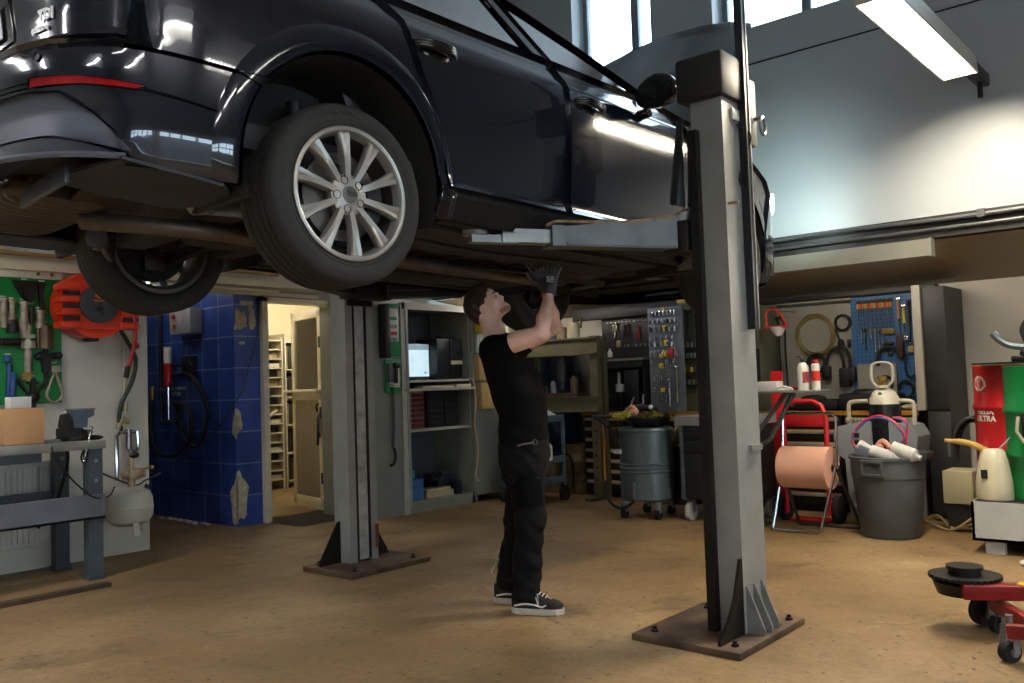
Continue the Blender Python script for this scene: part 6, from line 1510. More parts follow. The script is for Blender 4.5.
b = B(); b.cyl((7.87, 6.05, 1.3), (7.87, 6.05, 1.76), .06); b.cyl((7.87, 6.05, 1.2), (7.87, 6.05, 1.3), .035); b.done('ram', DARKST, t)
b = B(); b.box(7.80, 7.98, 5.8, 6.4, 1.12, 1.16); b.done('bed_plate', M('bed_rust', '#4c3626', .7, .3, .3, 10), t)
for nm, lab, y, r, h, cl, m2 in (('oil_can', 'cream can with bent spout on top of the press', 5.88, .062, .16, '#b9b08c', 1), ('tin_can', 'tan tin can on the press left of the cream can', 6.06, .062, .12, '#8d7a5a', 0), ('blue_tin', 'dark blue tin behind the tan can on the press', 6.16, .075, .22, '#1d3557', 0)):
    t = thing(nm, lab, 'can', (7.90, y, 1.77)); b = B(); b.cyl((7.90, y, 1.771), (7.90, y, 1.771+h), r, seg=24); b.cyl((7.90, y, 1.771+h), (7.90, y, 1.785+h), r*.9, seg=24); b.done('tin', M('tin_'+nm, cl, .45, .1, .15, 9), t)
    b = B(); b.cyl((7.90, y, 1.78+h), (7.90, y, 1.81+h), .02); 
    if m2: b.tube([(7.90, y-.03, 1.79+h), (7.90, y-.07, 1.84+h), (7.90, y-.10, 1.80+h), (7.90, y-.09, 1.72+h)], .012, 6, smooth=4)
    b.done('cap' if not m2 else 'spout', M('cap_brown', '#4e3b26', .5), t)
for y, h in ((6.27, .07), (6.33, .09), (6.40, .06)):
    b = B(); b.cyl((7.93, y, 1.771), (7.93, y, 1.771+h), .022); b.cyl((7.93, y, 1.771+h), (7.93, y, 1.79+h), .012); b.done('grease_bottle', BRASS, label='small brass coloured bottle on the press beside the mechanic', cat='bottle', group='small bottles on the press')
def barrel(nm, lab, x, y, z, r, h, col, tex=None):
    t = thing(nm, lab, 'barrel', (x, y, z)); b = B()
    pr_ = [(0, .008), (r-.012, .008), (r-.01, 0), (r, .004), (r, .018)]
    for k in (.33, .66): pr_ += [(r, h*k-.03), (r+.014, h*k-.010), (r+.014, h*k+.010), (r, h*k+.03)]
    for k in (.16, .5, .83): pr_.append((r-.001, h*k))
    pr_ = pr_[:5]+sorted(pr_[5:], key=lambda q: q[1])+[(r, h-.018), (r+.005, h-.004), (r-.004, h), (r-.01, h-.012), (0, h-.014)]
    b.lathe(pr_, 44, Matrix.Translation((x, y, z))); b.done('drum_body', M(nm+'_paint', col, .32, .05, .08, 4, bump=.03), t, smooth=35)
    b = B(); b.cyl((x+.1, y+.14, z+h-.014), (x+.1, y+.14, z+h+.006), .03); b.done('bung', STEEL, t)
    return t
barrel('blue_barrel', 'dark blue barrel standing on the floor behind the press', 8.46, 6.55, 0, .26, .86, '#16304f')
barrel('upper_blue_barrel', 'second dark blue barrel stacked on the blue one behind the press', 8.46, 6.55, .87, .25, .80, '#132a47')
barrel('beige_barrel', 'dirty beige barrel on the floor inside the press frame', 8.28, 6.12, 0, .21, .56, '#7d6d4b')
b = B(); b.tube([(8.06, 6.25, .42), (8.05, 6.14, .45), (8.05, 6.08, .30), (8.05, 6.10, .06)], .012, 6, smooth=4); hang('drain_hose', b, BLACKM, 'dark hose hanging against the beige barrel', 'hose')
b = B(); b.box(8.02, 8.18, 6.35, 6.52, 0, .34, .01); b.box(8.02, 8.18, 6.35, 6.52, .34, .36); hang('floor_crate', b, M('crate_tan', '#7f7354', .7), 'tan crate on the floor left of the beige barrel', 'crate')
for k, (y, z) in enumerate(((6.30, 1.22), (6.2, 1.2), (5.9, 1.2))):
    b = B(); b.cyl((7.89, y, 1.162), (7.89, y, 1.165+.06+.05*k), .035+.01*(k == 2)); b.cyl((7.89, y, 1.22+.05*k), (7.89, y, 1.25+.05*k), .02); b.done('press_mandrel', (DARKST, STEEL, M('mandrel_brown', '#5b4632', .5, .4))[k], label=('dark mandrel standing left on the press bed', 'steel mandrel standing in the middle of the press bed', 'brown mandrel standing right on the press bed')[k], cat='tool')
b = B(); b.cyl((8.55, 5.85, 0), (8.6, 5.86, 1.7), .025); b.cyl((8.5, 5.98, 0), (8.62, 6.0, 1.65), .022); hang('steel_pipes', b, M('pipe_tan', '#77694f', .5, .3), 'two tall tan pipes leaning in the corner behind the press', 'pipe')
# trolley half hidden by the mechanic
TROL = M('trolley_blue_grey', '#5f7482', .45, .15, .1, 6)
t = thing('tool_trolley', 'blue grey tool trolley half hidden behind the mechanic', 'trolley', (7.40, 6.08, 0))
for z in (.20, .42, .86):
    b = B(); b.box(7.32, 7.78, 5.98, 6.5, z, z+.03); b.box(7.32, 7.335, 5.98, 6.5, z, z+.07); b.box(7.32, 7.78, 5.98, 5.995, z, z+.07); RX(b, -.15, -.12).done('tray', TROL, t)
for x in (7.335, 7.765):
    for y in (5.995, 6.485):
        b = B(); b.box(x-.015, x+.015, y-.015, y+.015, .16, .92); RX(b, -.15, -.12).done('post', TROL, t)
        b = B(); b.cyl((x, y-.02, .075), (x, y+.02, .075), .075, seg=20); b.box(x-.03, x+.03, y-.032, y+.032, .09, .165); RX(b, -.15, -.12).done('caster', BLACKM, t)
t = thing('bottle', 'white bottle with yellow cap on the lower trolley tray', 'bottle', (7.52, 6.02, .45))
b = B(); b.lathe([(0, 0), (.05, 0), (.052, .02), (.052, .15), (.02, .19), (.018, .22), (0, .22)], 20, Matrix.Translation((7.52, 6.02, .452))); RX(b, -.15, -.12).done('bottle', WHITEP, t)
b = B(); b.cyl((7.52, 6.02, .67), (7.52, 6.02, .76), .016, .01); RX(b, -.15, -.12).done('nozzle', YEL, t)
b = B(); b.lathe([(0, 0), (.045, 0), (.047, .01), (.047, .12), (.02, .15), (0, .16)], 18, Matrix.Translation((7.42, 6.25, .232))); hang('amber_bottle', RX(b, -.15, -.12), M('amber_plastic', '#8a6a22', .3), 'amber bottle on the bottom trolley tray', 'bottle')
mt = Matrix.Translation((7.5, 6.15, .98)) @ Matrix.Rotation(.45, 4, 'X')
b = B(); b.box(-.15, .2, -.18, .16, -.02, .01, .004, mt); b.box(-.13, .18, -.15, .13, .0105, .0115, 0, mt); hang('clipboard', RX(b, -.15, -.12), M('clip_pale', '#a9aca6', .4), 'pale clipboard lying tilted on top of the blue grey trolley', 'clipboard')

# ------------------------------------------------------------------ long bench along the back of the bay
DRAWB = M('drawer_black', '#1b1b1c', .4, .1, .12, 6); ORW = M('bench_edge_wood', '#a9772f', .45, 0, .12, 8)
t = thing('bench_worktop', 'long wooden edged worktop along the back of the tool bay', 'worktop', (8.3, 4.0, .93))
b = B(); b.box(8.0, 8.62, 2.3, 5.9, .905, .935); b.done('slab', M('worktop_dark', '#35322c', .5, 0, .2, 6), t)
b = B(); b.box(7.985, 8.0, 2.3, 5.9, .90, .94); b.done('wood_edge', ORW, t)
YST = M('yellow_strip', '#c79a22', .45); HST = M('handle_aluminium', '#b3b1a8', .35, .4)
cabs = [(2.32, 2.96), (2.97, 3.61), (3.62, 4.20), (4.21, 4.79), (4.80, 5.35), (5.36, 5.88)]
for i, (ya, yb) in enumerate(cabs):
    t = thing('drawer_cabinet', ('black drawer cabinet under the bench behind the rubbish bin', 'black drawer cabinet under the bench behind the red hand truck', 'black drawer cabinet under the bench hidden behind the near lift post', 'black drawer cabinet under the bench below the socket board', 'black drawer cabinet under the bench behind the oil drain drum', 'black drawer cabinet under the bench beside the press')[i], 'drawer cabinet', (8.3, (ya+yb)/2, 0), 'bench drawer cabinets')
    b = B(); b.box(8.03, 8.6, ya, yb, .06, .90); b.box(8.08, 8.55, ya+.03, yb-.03, 0, .06); b.done('carcass', DRAWB, t)
    for k in range(7):
        z0 = .08+k*.116; b = B(); b.box(8.008, 8.03, ya+.012, yb-.012, z0, z0+.108, .004); d_ = b.done('drawer', DRAWB, t)
        b = B(); b.box(7.995, 8.01, ya+.03, yb-.03, z0+.068, z0+.100, .003); b.done('handle', HST, d_)
        b = B(); b.box(8.003, 8.009, ya+.03, yb-.03, z0+.101, z0+.1075); b.done('yellow_line', YST, d_)
# wall boards
b = B(); b.box(8.42, 8.45, 2.98, 4.4, .96, 1.95); hang('grey_board', b, M('board_grey', '#8f8d82', .5, 0, .1, 4), 'plain grey board on the wall above the bench', 'board')
def pegmat(nm, col):
    m = M(nm, col, .5, 0, .06, 5).copy(); nt = m.node_tree; n = nt.nodes; L = nt.links; b_ = n['Principled BSDF']; g_ = n.new('ShaderNodeNewGeometry'); sx_ = n.new('ShaderNodeSeparateXYZ'); L.new(g_.outputs['Position'], sx_.inputs[0])
    ms = []
    for k in (1, 2):
        q1 = n.new('ShaderNodeMath'); q1.operation = 'MULTIPLY'; q1.inputs[1].default_value = 26; L.new(sx_.outputs[k], q1.inputs[0]); q2 = n.new('ShaderNodeMath'); q2.operation = 'FRACT'; L.new(q1.outputs[0], q2.inputs[0]); q3 = n.new('ShaderNodeMath'); q3.operation = 'LESS_THAN'; q3.inputs[1].default_value = .28; L.new(q2.outputs[0], q3.inputs[0]); ms.append(q3)
    mu = n.new('ShaderNodeMath'); mu.operation = 'MULTIPLY'; L.new(ms[0].outputs[0], mu.inputs[0]); L.new(ms[1].outputs[0], mu.inputs[1])
    mx = n.new('ShaderNodeMix'); mx.data_type = 'RGBA'; L.new(mu.outputs[0], mx.inputs[0]); src = b_.inputs['Base Color'].links[0].from_socket; L.new(src, mx.inputs[6]); mx.inputs[7].default_value = (.01, .012, .015, 1); L.new(mx.outputs[2], b_.inputs['Base Color']); return m
b = B(); b.box(8.40, 8.43, 2.38, 2.975, .95, 2.01); hang('blue_pegboard', b, pegmat('pegboard_blue', '#2c5d8f'), 'blue perforated tool board full of hand tools', 'pegboard')
b = B(); b.box(8.37, 8.40, 2.58, 2.93, 1.0, 1.36); hang('backing_sheet', b, M('board_grey'), 'small grey panel at the foot of the blue perforated board', 'panel')
b = B(); b.box(8.35, 8.46, 2.2, 4.4, 2.0, 2.05, .004); b.box(8.33, 8.36, 2.2, 4.4, 2.01, 2.04); hang('board_lamp', b, M('black_rail', '#191817', .5), 'dark rail above the boards of the tool bay', 'rail')
b = B(); b.box(8.30, 8.46, 4.62, 6.2, 2.0, 2.13, .004); hang('upper_rail', b, MATS['black_rail'], 'dark rail above the dark perforated board by the press', 'rail')
hcols = ['#d0a020', '#c2391f', '#c9772a', '#1c1c1c']
for i in range(13):
    y = 2.90-i*.025; t = thing('screwdriver', 'screwdriver with bright handle hanging in the top row of the blue board', 'screwdriver', (8.37, y, 1.6), 'screwdrivers on the blue board')
    ln = .20+.08*math.sin(i*1.1)**2
    b = B(); b.cyl((8.38, y, 1.86-ln), (8.38, y, 1.88), .0045, seg=6); b.done('shaft', CHROME, t)
    b = B(); b.cyl((8.38, y, 1.88), (8.38, y, 1.925), .011, .012, seg=8); b.done('handle', M('screwdriver_%d' % (i % 3), hcols[i % 3], .4), t)
    b = B(); b.cyl((8.38, y, 1.925), (8.38, y, 1.955), .013, seg=8); b.done('handle_end', BLACK, t)
def btool(lab, f, m_, nm='hand_tool', cat='tool', grp=None):
    b = B(); f(b); b.done(nm, m_, label=lab, cat=cat, group=grp)
for i in range(6):
    y = 2.88-i*.035+(.0 if i < 2 else -.02); h = (.10, .16, .06, .19, .21, .12)[i]; z = 1.66
    btool(('small tool at the left end of the middle row', 'dark tool hanging second in the middle row', 'short bright bit in the middle row', 'long bright spanner in the middle row', 'longest bright spanner in the middle row', 'short bright spanner at the right of the middle row')[i]+' on the blue board', lambda b: (b.cyl((8.385, y, z-h), (8.385, y, z), .008, seg=6), b.cyl((8.385, y, z), (8.385, y, z+.03), .014, seg=6), b.sph((8.385, y, z-h), .012, 6)), DARKST if i == 1 else CHROME)
btool('black and yellow caliper tool hanging right of the spanners', lambda b: (b.box(8.37, 8.40, 2.58, 2.69, 1.625, 1.68, .006), b.box(8.365, 8.372, 2.60, 2.67, 1.63, 1.645)), M('caliper_yellow', '#8d7a1e', .45, 0, .4, 40))
btool('small dark clamp below the yellow caliper tool', lambda b: (b.box(8.37, 8.40, 2.60, 2.66, 1.53, 1.56, .006), b.box(8.37, 8.4, 2.61, 2.65, 1.43, 1.46, .006), b.cyl((8.385, 2.63, 1.44), (8.385, 2.63, 1.55), .006)), BLACK, 'clamp', 'clamp')
for i, (y, z0, z1, hc) in enumerate(((2.535, 1.60, 1.93, '#b5872a'), (2.49, 1.58, 1.86, '#c9b224'), (2.445, 1.52, 1.90, '#1a1a1a'))):
    lab = ('hammer with wooden handle hanging at the upper right of the blue board', 'tool with yellow handle hanging beside the hammer', 'long black handled pliers at the right edge of the blue board')[i]
    t = thing('hand_tool', lab, 'tool', (8.37, y, z0)); b = B(); b.cyl((8.38, y, (z0+z1)/2), (8.38, y, z1), .013, .011, seg=8); b.done('handle', M('hand_%d' % i, hc, .45), t)
    b = B(); b.cyl((8.38, y, z0), (8.38, y, (z0+z1)/2), .007, seg=6); b.box(8.365, 8.395, y-.028, y+.028, z0-.02, z0+.02, .005); b.done('head', CHROME if i != 2 else DARKST, t); b = B(); b.box(8.37, 8.39, y-.02, y+.02, z1, z1+.03, .004); b.done('cap', CHROME if i != 2 else DARKST, t)
btool('black curved cable hanging below the caliper tool on the blue board', lambda b: b.tube([(8.37, 2.74, 1.34), (8.37, 2.73, 1.44), (8.37, 2.68, 1.50), (8.37, 2.60, 1.50), (8.37, 2.55, 1.44)], .018, 8, smooth=5), BLACKM, 'cable', 'cable')
btool('dark red brown pouch hanging on the blue board', lambda b: b.box(8.34, 8.40, 2.50, 2.565, 1.40, 1.62, .02), M('pouch_brown', '#2e1c18', .6), 'pouch', 'pouch')
btool('tan square block hanging at the right of the blue board', lambda b: b.box(8.36, 8.40, 2.415, 2.47, 1.45, 1.51, .006), M('block_tan', '#a98d62', .6), 'block', 'block')
btool('black wire hanging from the tan block', lambda b: b.tube([(8.37, 2.49, 1.44), (8.37, 2.50, 1.30), (8.37, 2.46, 1.22), (8.37, 2.42, 1.25)], .008, 6, smooth=4), BLACKM, 'wire', 'wire')
btool('black round coil at the lower right of the blue board', lambda b: b.tube([(8.36+.004*k, 2.50+.065*math.cos(a), 1.12+.075*math.sin(a)) for k in range(3) for a in np.linspace(0, 2*PI, 18)], .011, 6), BLACKM, 'coil', 'coil')
btool('black round coil on the small grey panel', lambda b: b.tube([(8.35+.004*k, 2.67+.055*math.cos(a), 1.18+.06*math.sin(a)) for k in range(3) for a in np.linspace(0, 2*PI, 18)], .012, 6), BLACKM, 'coil', 'coil')
# things on the grey board
b = B(); random.seed(4)
pts = []
for k in range(9):
    ry, rz, oy, oz = .185+random.uniform(-.018, .012), .20+random.uniform(-.02, .015), random.uniform(-.012, .012), random.uniform(-.02, .015)
    for a in np.linspace(0, 2*PI, 30)[:-1]: pts.append((8.40+.003*k-.012*math.sin(a*3), 3.33+oy+ry*math.cos(a), 1.66+oz+rz*math.sin(a)))
b.tube(pts, .0075, 6); hang('wire_coil', b, M('tan_wire', '#84734a', .45, .3), 'large coil of tan wire hanging on the grey board', 'wire coil')
b = B(); pts = [(8.39+.004*k, 3.055+(.068+.006*(k % 2))*math.cos(a), 1.765+.072*math.sin(a)) for k in range(4) for a in np.linspace(0, 2*PI, 20)[:-1]]; b.tube(pts+[(8.39, 3.12, 1.70), (8.39, 3.10, 1.62), (8.39, 3.06, 1.56)], .011, 6); b.sph((8.39, 3.08, 1.56), .035, 8, (1, 1, 1.4)); hang('black_cable_coil', b, BLACKM, 'small black cable coil high on the grey board', 'cable')
b = B(); b.box(8.385, 8.42, 2.99, 3.02, 1.52, 1.6, .006); hang('small_holder', b, DARKST, 'small dark holder beside the black cable coil', 'holder')
t = thing('adapter_cable', 'black cable arch with two heavy plugs on the grey board', 'cable', (8.36, 3.1, 1.25))
b = B(); b.tube([(8.37, 3.22, 1.33), (8.36, 3.21, 1.42), (8.36, 3.15, 1.51), (8.36, 3.06, 1.53), (8.36, 3.0, 1.45), (8.36, 2.99, 1.33)], .017, 8, smooth=5); b.tube([(8.36, 3.09, 1.52), (8.36, 3.06, 1.42), (8.36, 3.05, 1.33)], .015, 8, smooth=4); b.done('cable', BLACKM, t)
for y, z, sy, sz in ((3.225, 1.29, .04, .07), (3.05, 1.24, .05, .09), (2.98, 1.27, .035, .07)):
    b = B(); b.box(8.34, 8.41, y-sy, y+sy, z-sz, z+sz, .015); b.done('plug', BLACK, t)
b = B(); b.tube([(8.36, 3.43, 1.22), (8.36, 3.42, 1.36), (8.36, 3.36, 1.46), (8.36, 3.26, 1.46), (8.36, 3.24, 1.36), (8.36, 3.30, 1.30), (8.36, 3.38, 1.38), (8.36, 3.36, 1.47)], .015, 8, smooth=6); hang('black_hose_loop', b, BLACKM, 'looped black hose under the wire coil on the grey board', 'hose')
for y in (3.62, 3.68):
    b = B(); b.tube([(8.38, y, 1.10), (8.38, y+.01, 1.5), (8.38, y+.01, 1.78), (8.38, y+.05, 1.86), (8.38, y+.12, 1.84)], .009, 6, smooth=5); b.done('cable', BLACKM, label='black cable hanging straight down at the left of the grey board', cat='cable', group='straight cables on the grey board')
for lab, xa, ya, yb, za, zb, m_ in (('black tool case lying on the bench below the blue board', 8.15, 2.50, 3.05, .94, 1.09, BLACK), ('dark soft bag on the bench left of the black case', 8.18, 3.06, 3.5, .94, 1.04, BLACKM)):
    b = B(); b.box(xa, xa+.22, ya, yb, za, zb, .03); b.sph((xa+.1, (ya+yb)/2+.05, zb), .09, 10, (1, 1.5, .5)); b.done('tool_bag', m_, label=lab, cat='bag')
b = B(); b.sph((8.15, 2.40, .965), .05, 10, (1.2, 1.8, .55)); hang('cleaning_cloth', b, M('cloth_tan', '#b8a484', .8), 'tan cloth lying on the bench beside the tall black cabinet', 'cloth')
# tall black cabinet with pale edge panel
t = thing('tall_cabinet', 'tall black cabinet at the right end of the bench', 'cabinet', (8.3, 2.13, 0))
b = B(); b.box(8.02, 8.60, 2.05, 2.228, .04, 2.0); b.done('carcass', M('cabinet_black', '#232325', .5, .1, .12, 5), t)
for z0, z1 in ((.06, .93), (.95, 1.99)):
    b = B(); b.box(7.995, 8.02, 2.045, 2.224, z0, z1, .004); d_ = b.done('door', M('cabinet_black'), t)
b = B(); b.box(7.985, 7.997, 2.06, 2.08, .55, .68); b.done('handle', STEEL, d_)
b = B(); b.box(8.05, 8.58, 2.06, 2.2, 0, .04); b.done('plinth', BLACK, t)
b = B(); b.box(7.97, 8.45, 2.232, 2.30, .942, 2.02, .003); hang('end_panel', b, M('end_panel_grey', '#a39f92', .5, 0, .06, 4), 'light grey upright end panel between blue board and black cabinet', 'panel')
# dark tool boards left of the socket board
b = B(); b.box(8.44, 8.47, 5.15, 5.88, .96, 2.0); hang('dark_pegboard', b, pegmat('pegboard_dark', '#1c1d1a'), 'dark perforated tool board above the shelf by the press', 'pegboard')
t = thing('bench_shelf', 'dark open shelf unit standing on the bench by the press', 'shelf', (8.3, 5.5, .94))
b = B(); b.box(8.15, 8.43, 5.15, 5.86, 1.50, 1.525); b.done('top_board', M('shelf_edge_pale', '#8f8d80', .5), t)
b = B(); b.box(8.17, 8.43, 5.15, 5.86, 1.42, 1.50); b.box(8.17, 8.43, 5.15, 5.17, .94, 1.5); b.box(8.17, 8.43, 5.84, 5.86, .94, 1.5); b.box(8.17, 8.43, 5.15, 5.86, .94, .97); b.box(8.40, 8.43, 5.15, 5.86, .94, 1.5); b.done('carcass', M('shelf_black', '#1d1d1c', .5), t)
for i, (y, z0, z1, m_, lab) in enumerate(((5.70, 1.75, 1.92, CHROME, 'bright spanner pair high on the dark board'), (5.66, 1.76, 1.93, CHROME, 'slim bright spanner beside the pair on the dark board'), (5.55, 1.77, 1.9, BLACK, 'black cutter hanging in the middle of the dark board'), (5.50, 1.78, 1.91, BLACK, 'black pliers hanging beside the cutter on the dark board'), (5.37, 1.74, 1.88, RED, 'red pliers hanging at the right of the dark board'))):
    btool(lab, lambda b: (b.tube([(8.42, y-.015, z0), (8.42, y-.012, (z0+z1)/2), (8.42, y, z1)], .008, 6), b.tube([(8.42, y+.02, z0), (8.42, y+.012, (z0+z1)/2), (8.42, y, z1)], .008, 6), b.sph((8.42, y, z1), .016, 6)), m_, 'pliers', 'tool')
for i in range(12):
    y = 5.78-i*.052; b = B(); b.box(8.41, 8.44, y-.012, y+.012, 1.945, 1.955); b.done('tool_hook', HST, label='small pale hook in the top row of the dark board', cat='hook', group='hooks on the dark board')
for i in range(8):
    y = 5.62-i*.055; b = B(); b.cyl((8.43, y, 1.66), (8.43, y, 1.69), .014); b.done('socket', STEEL, label='small socket on the lower rail of the dark board', cat='socket', group='sockets on the dark board')
b = B(); b.box(8.40, 8.44, 5.60, 5.66, 1.66, 1.74, .006); hang('tan_tag', b, M('block_tan'), 'tan tag hanging on the dark board', 'tag')
b = B(); b.lathe([(0, 0), (.03, 0), (.03, .06), (.012, .08), (.012, .10), (0, .10)], 14, Matrix.Translation((8.40, 5.75, 1.55)) ); hang('white_jar', b, WHITEP, 'small white jar on the shelf under the dark board', 'jar')
t = thing('grease_gun', 'white topped bottle inside the dark shelf unit', 'bottle', (8.3, 5.55, .97))
b = B(); b.cyl((8.3, 5.55, .971), (8.3, 5.55, 1.15), .03); b.done('bottle', DARKST, t)
b = B(); b.box(8.26, 8.34, 5.50, 5.60, 1.15, 1.24, .01); b.cyl((8.3, 5.57, 1.24), (8.3, 5.57, 1.38), .018); b.done('spray_head', WHITEP, t)
for i, (y, m_, h) in enumerate(((5.24, WHITEP, .13), (5.20, RED, .14), (5.29, STEEL, .10))):
    b = B(); b.cyl((8.28, y, .971), (8.28, y, .971+h), .02); b.cyl((8.28, y, .971+h), (8.28, y, .99+h), .012); b.done('spray_tin', m_, label=('white', 'red', 'steel')[i]+' small tin at the right end of the dark shelf unit', cat='tin')
b = B(); b.box(8.2, 8.42, 5.25, 5.45, 1.0, 1.4, .02); hang('radio', b, M('radio_dark', '#20262c', .35), 'dark glossy box standing inside the dark shelf unit', 'box')
# socket board
SB = M('socket_board_grey', '#666c74', .45, .15, .08, 5)
t = thing('socket_board', 'upright grey board covered with sockets and spanners', 'socket board', (7.83, 4.65, .95))
b = B(); b.box(7.815, 7.845, 4.46, 4.86, .945, 2.02, .003); b.done('panel', SB, t)
b = B(); b.box(7.83, 7.86, 4.74, 4.77, 0, .95); b.box(7.7, 7.98, 4.73, 4.78, 0, .03); b.done('stand', STEEL, t)
rows_ = [(1.95, 8, .017, .036), (1.87, 7, .015, .03), (1.79, 6, .018, .045), (1.70, 5, .013, .03), (1.635, 5, .016, .04), (1.54, 7, .017, .05), (1.455, 4, .014, .035)]
for z, n_, r, ln in rows_:
    for k in range(n_):
        y = 4.825-k*(.33/max(n_-1, 1))*(.92 if n_ > 5 else .8); b = B(); b.cyl((7.79, y, z-ln/2), (7.79, y, z+ln/2), r, seg=10); b.cyl((7.79, y, z+ln/2), (7.79, y, z+ln/2+.012), r*.7, seg=8); b.box(7.785, 7.815, y-.004, y+.004, z-.005, z+.005)
        b.done('socket', CHROME if (k+int(z*100)) % 5 else STEEL, label='chrome socket plugged on the upright grey board', cat='socket', group='sockets on the grey board')
for y, z, h in ((4.655, 2.0, .02), (4.65, 1.80, .06), (4.64, 1.65, .06), (4.70, 1.52, .04), (4.655, 1.54, .06), (4.71, 1.42, .05), (4.70, 1.17, .04)):
    b = B(); b.box(7.775, 7.814, y-.017, y+.017, z-h/2, z+h/2, .003); b.done('yellow_clip', YEL, label='yellow clip on the upright grey socket board', cat='clip', group='yellow clips on the grey board')
b = B(); b.box(7.77, 7.814, 4.56, 4.60, 1.50, 1.60, .006); hang('red_adapter', b, M('bright_red', '#cf2f22', .4), 'bright red adapter on the upright grey socket board', 'adapter')
for i in range(11):
    y = 4.82-i*.027; z = 1.15+i*.032; h = .10+.002*i
    if i in (9,): continue
    b = B(); b.cyl((7.80, y, z), (7.80, y-.006, z+h), .0065, seg=6); b.sph((7.80, y, z), .011, 6); b.sph((7.80, y-.006, z+h), .013, 6); b.done('spanner', CHROME, label='chrome spanner in the slanting row on the grey board', cat='spanner', group='spanners in the slanting row')
for i, (y, z0, z1) in enumerate(((4.62, 1.0, 1.27), (4.53, 1.04, 1.40))):
    b = B(); b.cyl((7.80, y, z0), (7.80, y, z1), .011, seg=8); b.sph((7.80, y, z1), .024, 8); b.cyl((7.80, y, z0), (7.80, y, z0+.10), .015, seg=8); b.done('ratchet', CHROME, label=('shorter', 'longer')[i]+' ratchet hanging at the lower right of the grey board', cat='ratchet')
for k in range(7):
    b = B(); y = 4.80-k*.028; z = 1.12-.016*(k % 3)-.05*(k % 2); b.cyl((7.80, y, z), (7.80, y, z+.06), .008, seg=6); b.sph((7.80, y, z+.06), .013, 6); b.done('bit_socket', CHROME, label='bit socket in the bottom cluster of the grey board', cat='socket', group='bit sockets at the bottom of the grey board')
t = thing('tool_locker', 'olive tool locker open beside the grey socket board', 'locker', (8.1, 4.4, .94))
b = B(); b.box(8.04, 8.07, 4.28, 4.60, .94, 2.05); b.box(8.0, 8.4, 4.26, 4.28, .94, 2.05); b.box(8.0, 8.4, 4.59, 4.61, .94, 2.05); b.box(8.0, 8.4, 4.26, 4.61, 2.04, 2.06); b.done('carcass', M('locker_olive', '#5a5b45', .5, 0, .1, 5), t)
for z in (1.20, 1.33, 1.47, 1.58):
    b = B(); b.box(7.98, 8.04, 4.29, 4.58, z, z+.012); b.done('rack', M('rack_black', '#1d1c18', .5), t)
for i in range(4):
    y = 4.54-i*.065; b = B(); b.cyl((8.0, y, 1.62), (8.0, y-.01, 1.97), .013, seg=8); b.sph((8.0, y-.01, 1.97), .03, 8, (.6, 1, 1)); b.done('pliers', DARKST if i < 2 else STEEL, label=('dark long pliers at the left in the olive locker', 'second dark pliers in the olive locker', 'steel pliers in the olive locker beside the dark ones', 'rightmost steel pliers in the olive locker')[i], cat='pliers')
for z, m_, n_ in ((1.49, STEEL, 6), (1.345, YEL, 3), (1.215, STEEL, 5), (1.60, STEEL, 5)):
    for k in range(n_):
        y = 4.56-k*.25/n_; b = B(); b.cyl((8.0, y, z), (8.0, y, z+.05), .013, seg=8); b.done('drill_bit', m_, label=('yellow' if m_ is YEL else 'steel')+' bit holder standing on a rack of the olive locker', cat='bit', group=('yellow' if m_ is YEL else 'steel')+' bits in the olive locker')
t = thing('yellow_case', 'yellow tool case lying on the olive tool locker', 'case', (8.15, 4.45, 2.062))
b = B(); b.box(8.0, 8.3, 4.33, 4.62, 2.062, 2.11, .01); b.done('case', YEL, t); b = B(); b.tube([(7.99, 4.42, 2.09), (7.965, 4.43, 2.09), (7.965, 4.52, 2.09), (7.99, 4.53, 2.09)], .008, 6); b.done('handle', YEL, t)
b = B(); b.sph((7.55, 3.98, 1.0), .04, 8, (1, 1, .8)); b.sph((7.56, 4.05, .985), .03, 8, (1, 1.3, .8)); hang('pink_rag', b, M('pink_cloth', '#d59a80', .8), 'pink crumpled rag on top of the black tool trolley', 'rag')
# black tool trolley behind the near post
t = thing('drawer_trolley', 'black tool trolley with pale top, half behind the near lift post', 'trolley', (7.3, 3.7, 0))
b = B(); b.box(7.0, 7.55, 3.42, 4.06, .20, .86); b.done('carcass', M('trolley_black', '#202327', .45, .1, .1, 5), t)
b = B(); b.box(6.97, 7.58, 3.40, 4.10, .86, .90); b.box(6.97, 7.58, 3.40, 4.10, .90, .94); b.done('top', M('trolley_top_grey', '#8d9298', .45, .1, .1, 6), t)
for z0, z1 in ((.23, .60), (.61, .72), (.73, .80), (.81, .855)):
    b = B(); b.box(6.985, 7.0, 3.44, 4.02, z0, z1, .004); b.done('drawer', M('trolley_drawer', '#24282d', .4, .1), t)
b = B(); b.box(6.98, 7.0, 4.025, 4.06, .20, .86); b.done('corner_post', M('trolley_post', '#56626a', .4, .2), t)
for (x, y) in ((7.07, 4.02), (7.07, 3.46), (7.5, 4.02), (7.5, 3.46)):
    b = B(); b.cyl((x, y-.02, .085), (x, y+.02, .085), .085, seg=22); wl = b.done('wheel', M('wheel_grey_white', '#a9aaa6', .5), t)
    b = B(); b.box(x-.045, x+.045, y-.045, y+.045, .185, .20); b.bar((x, y-.03, .19), (x, y-.03, .075), .05, .006, (0, 1, 0)); b.bar((x, y+.03, .19), (x, y+.03, .075), .05, .006, (0, 1, 0)); b.cyl((x, y-.036, .085), (x, y+.036, .085), .015); b.done('fork', STEEL, wl)
t = thing('file_box', 'pale open carton on the floor rack left of the black trolley', 'box', (7.4, 4.22, .5))
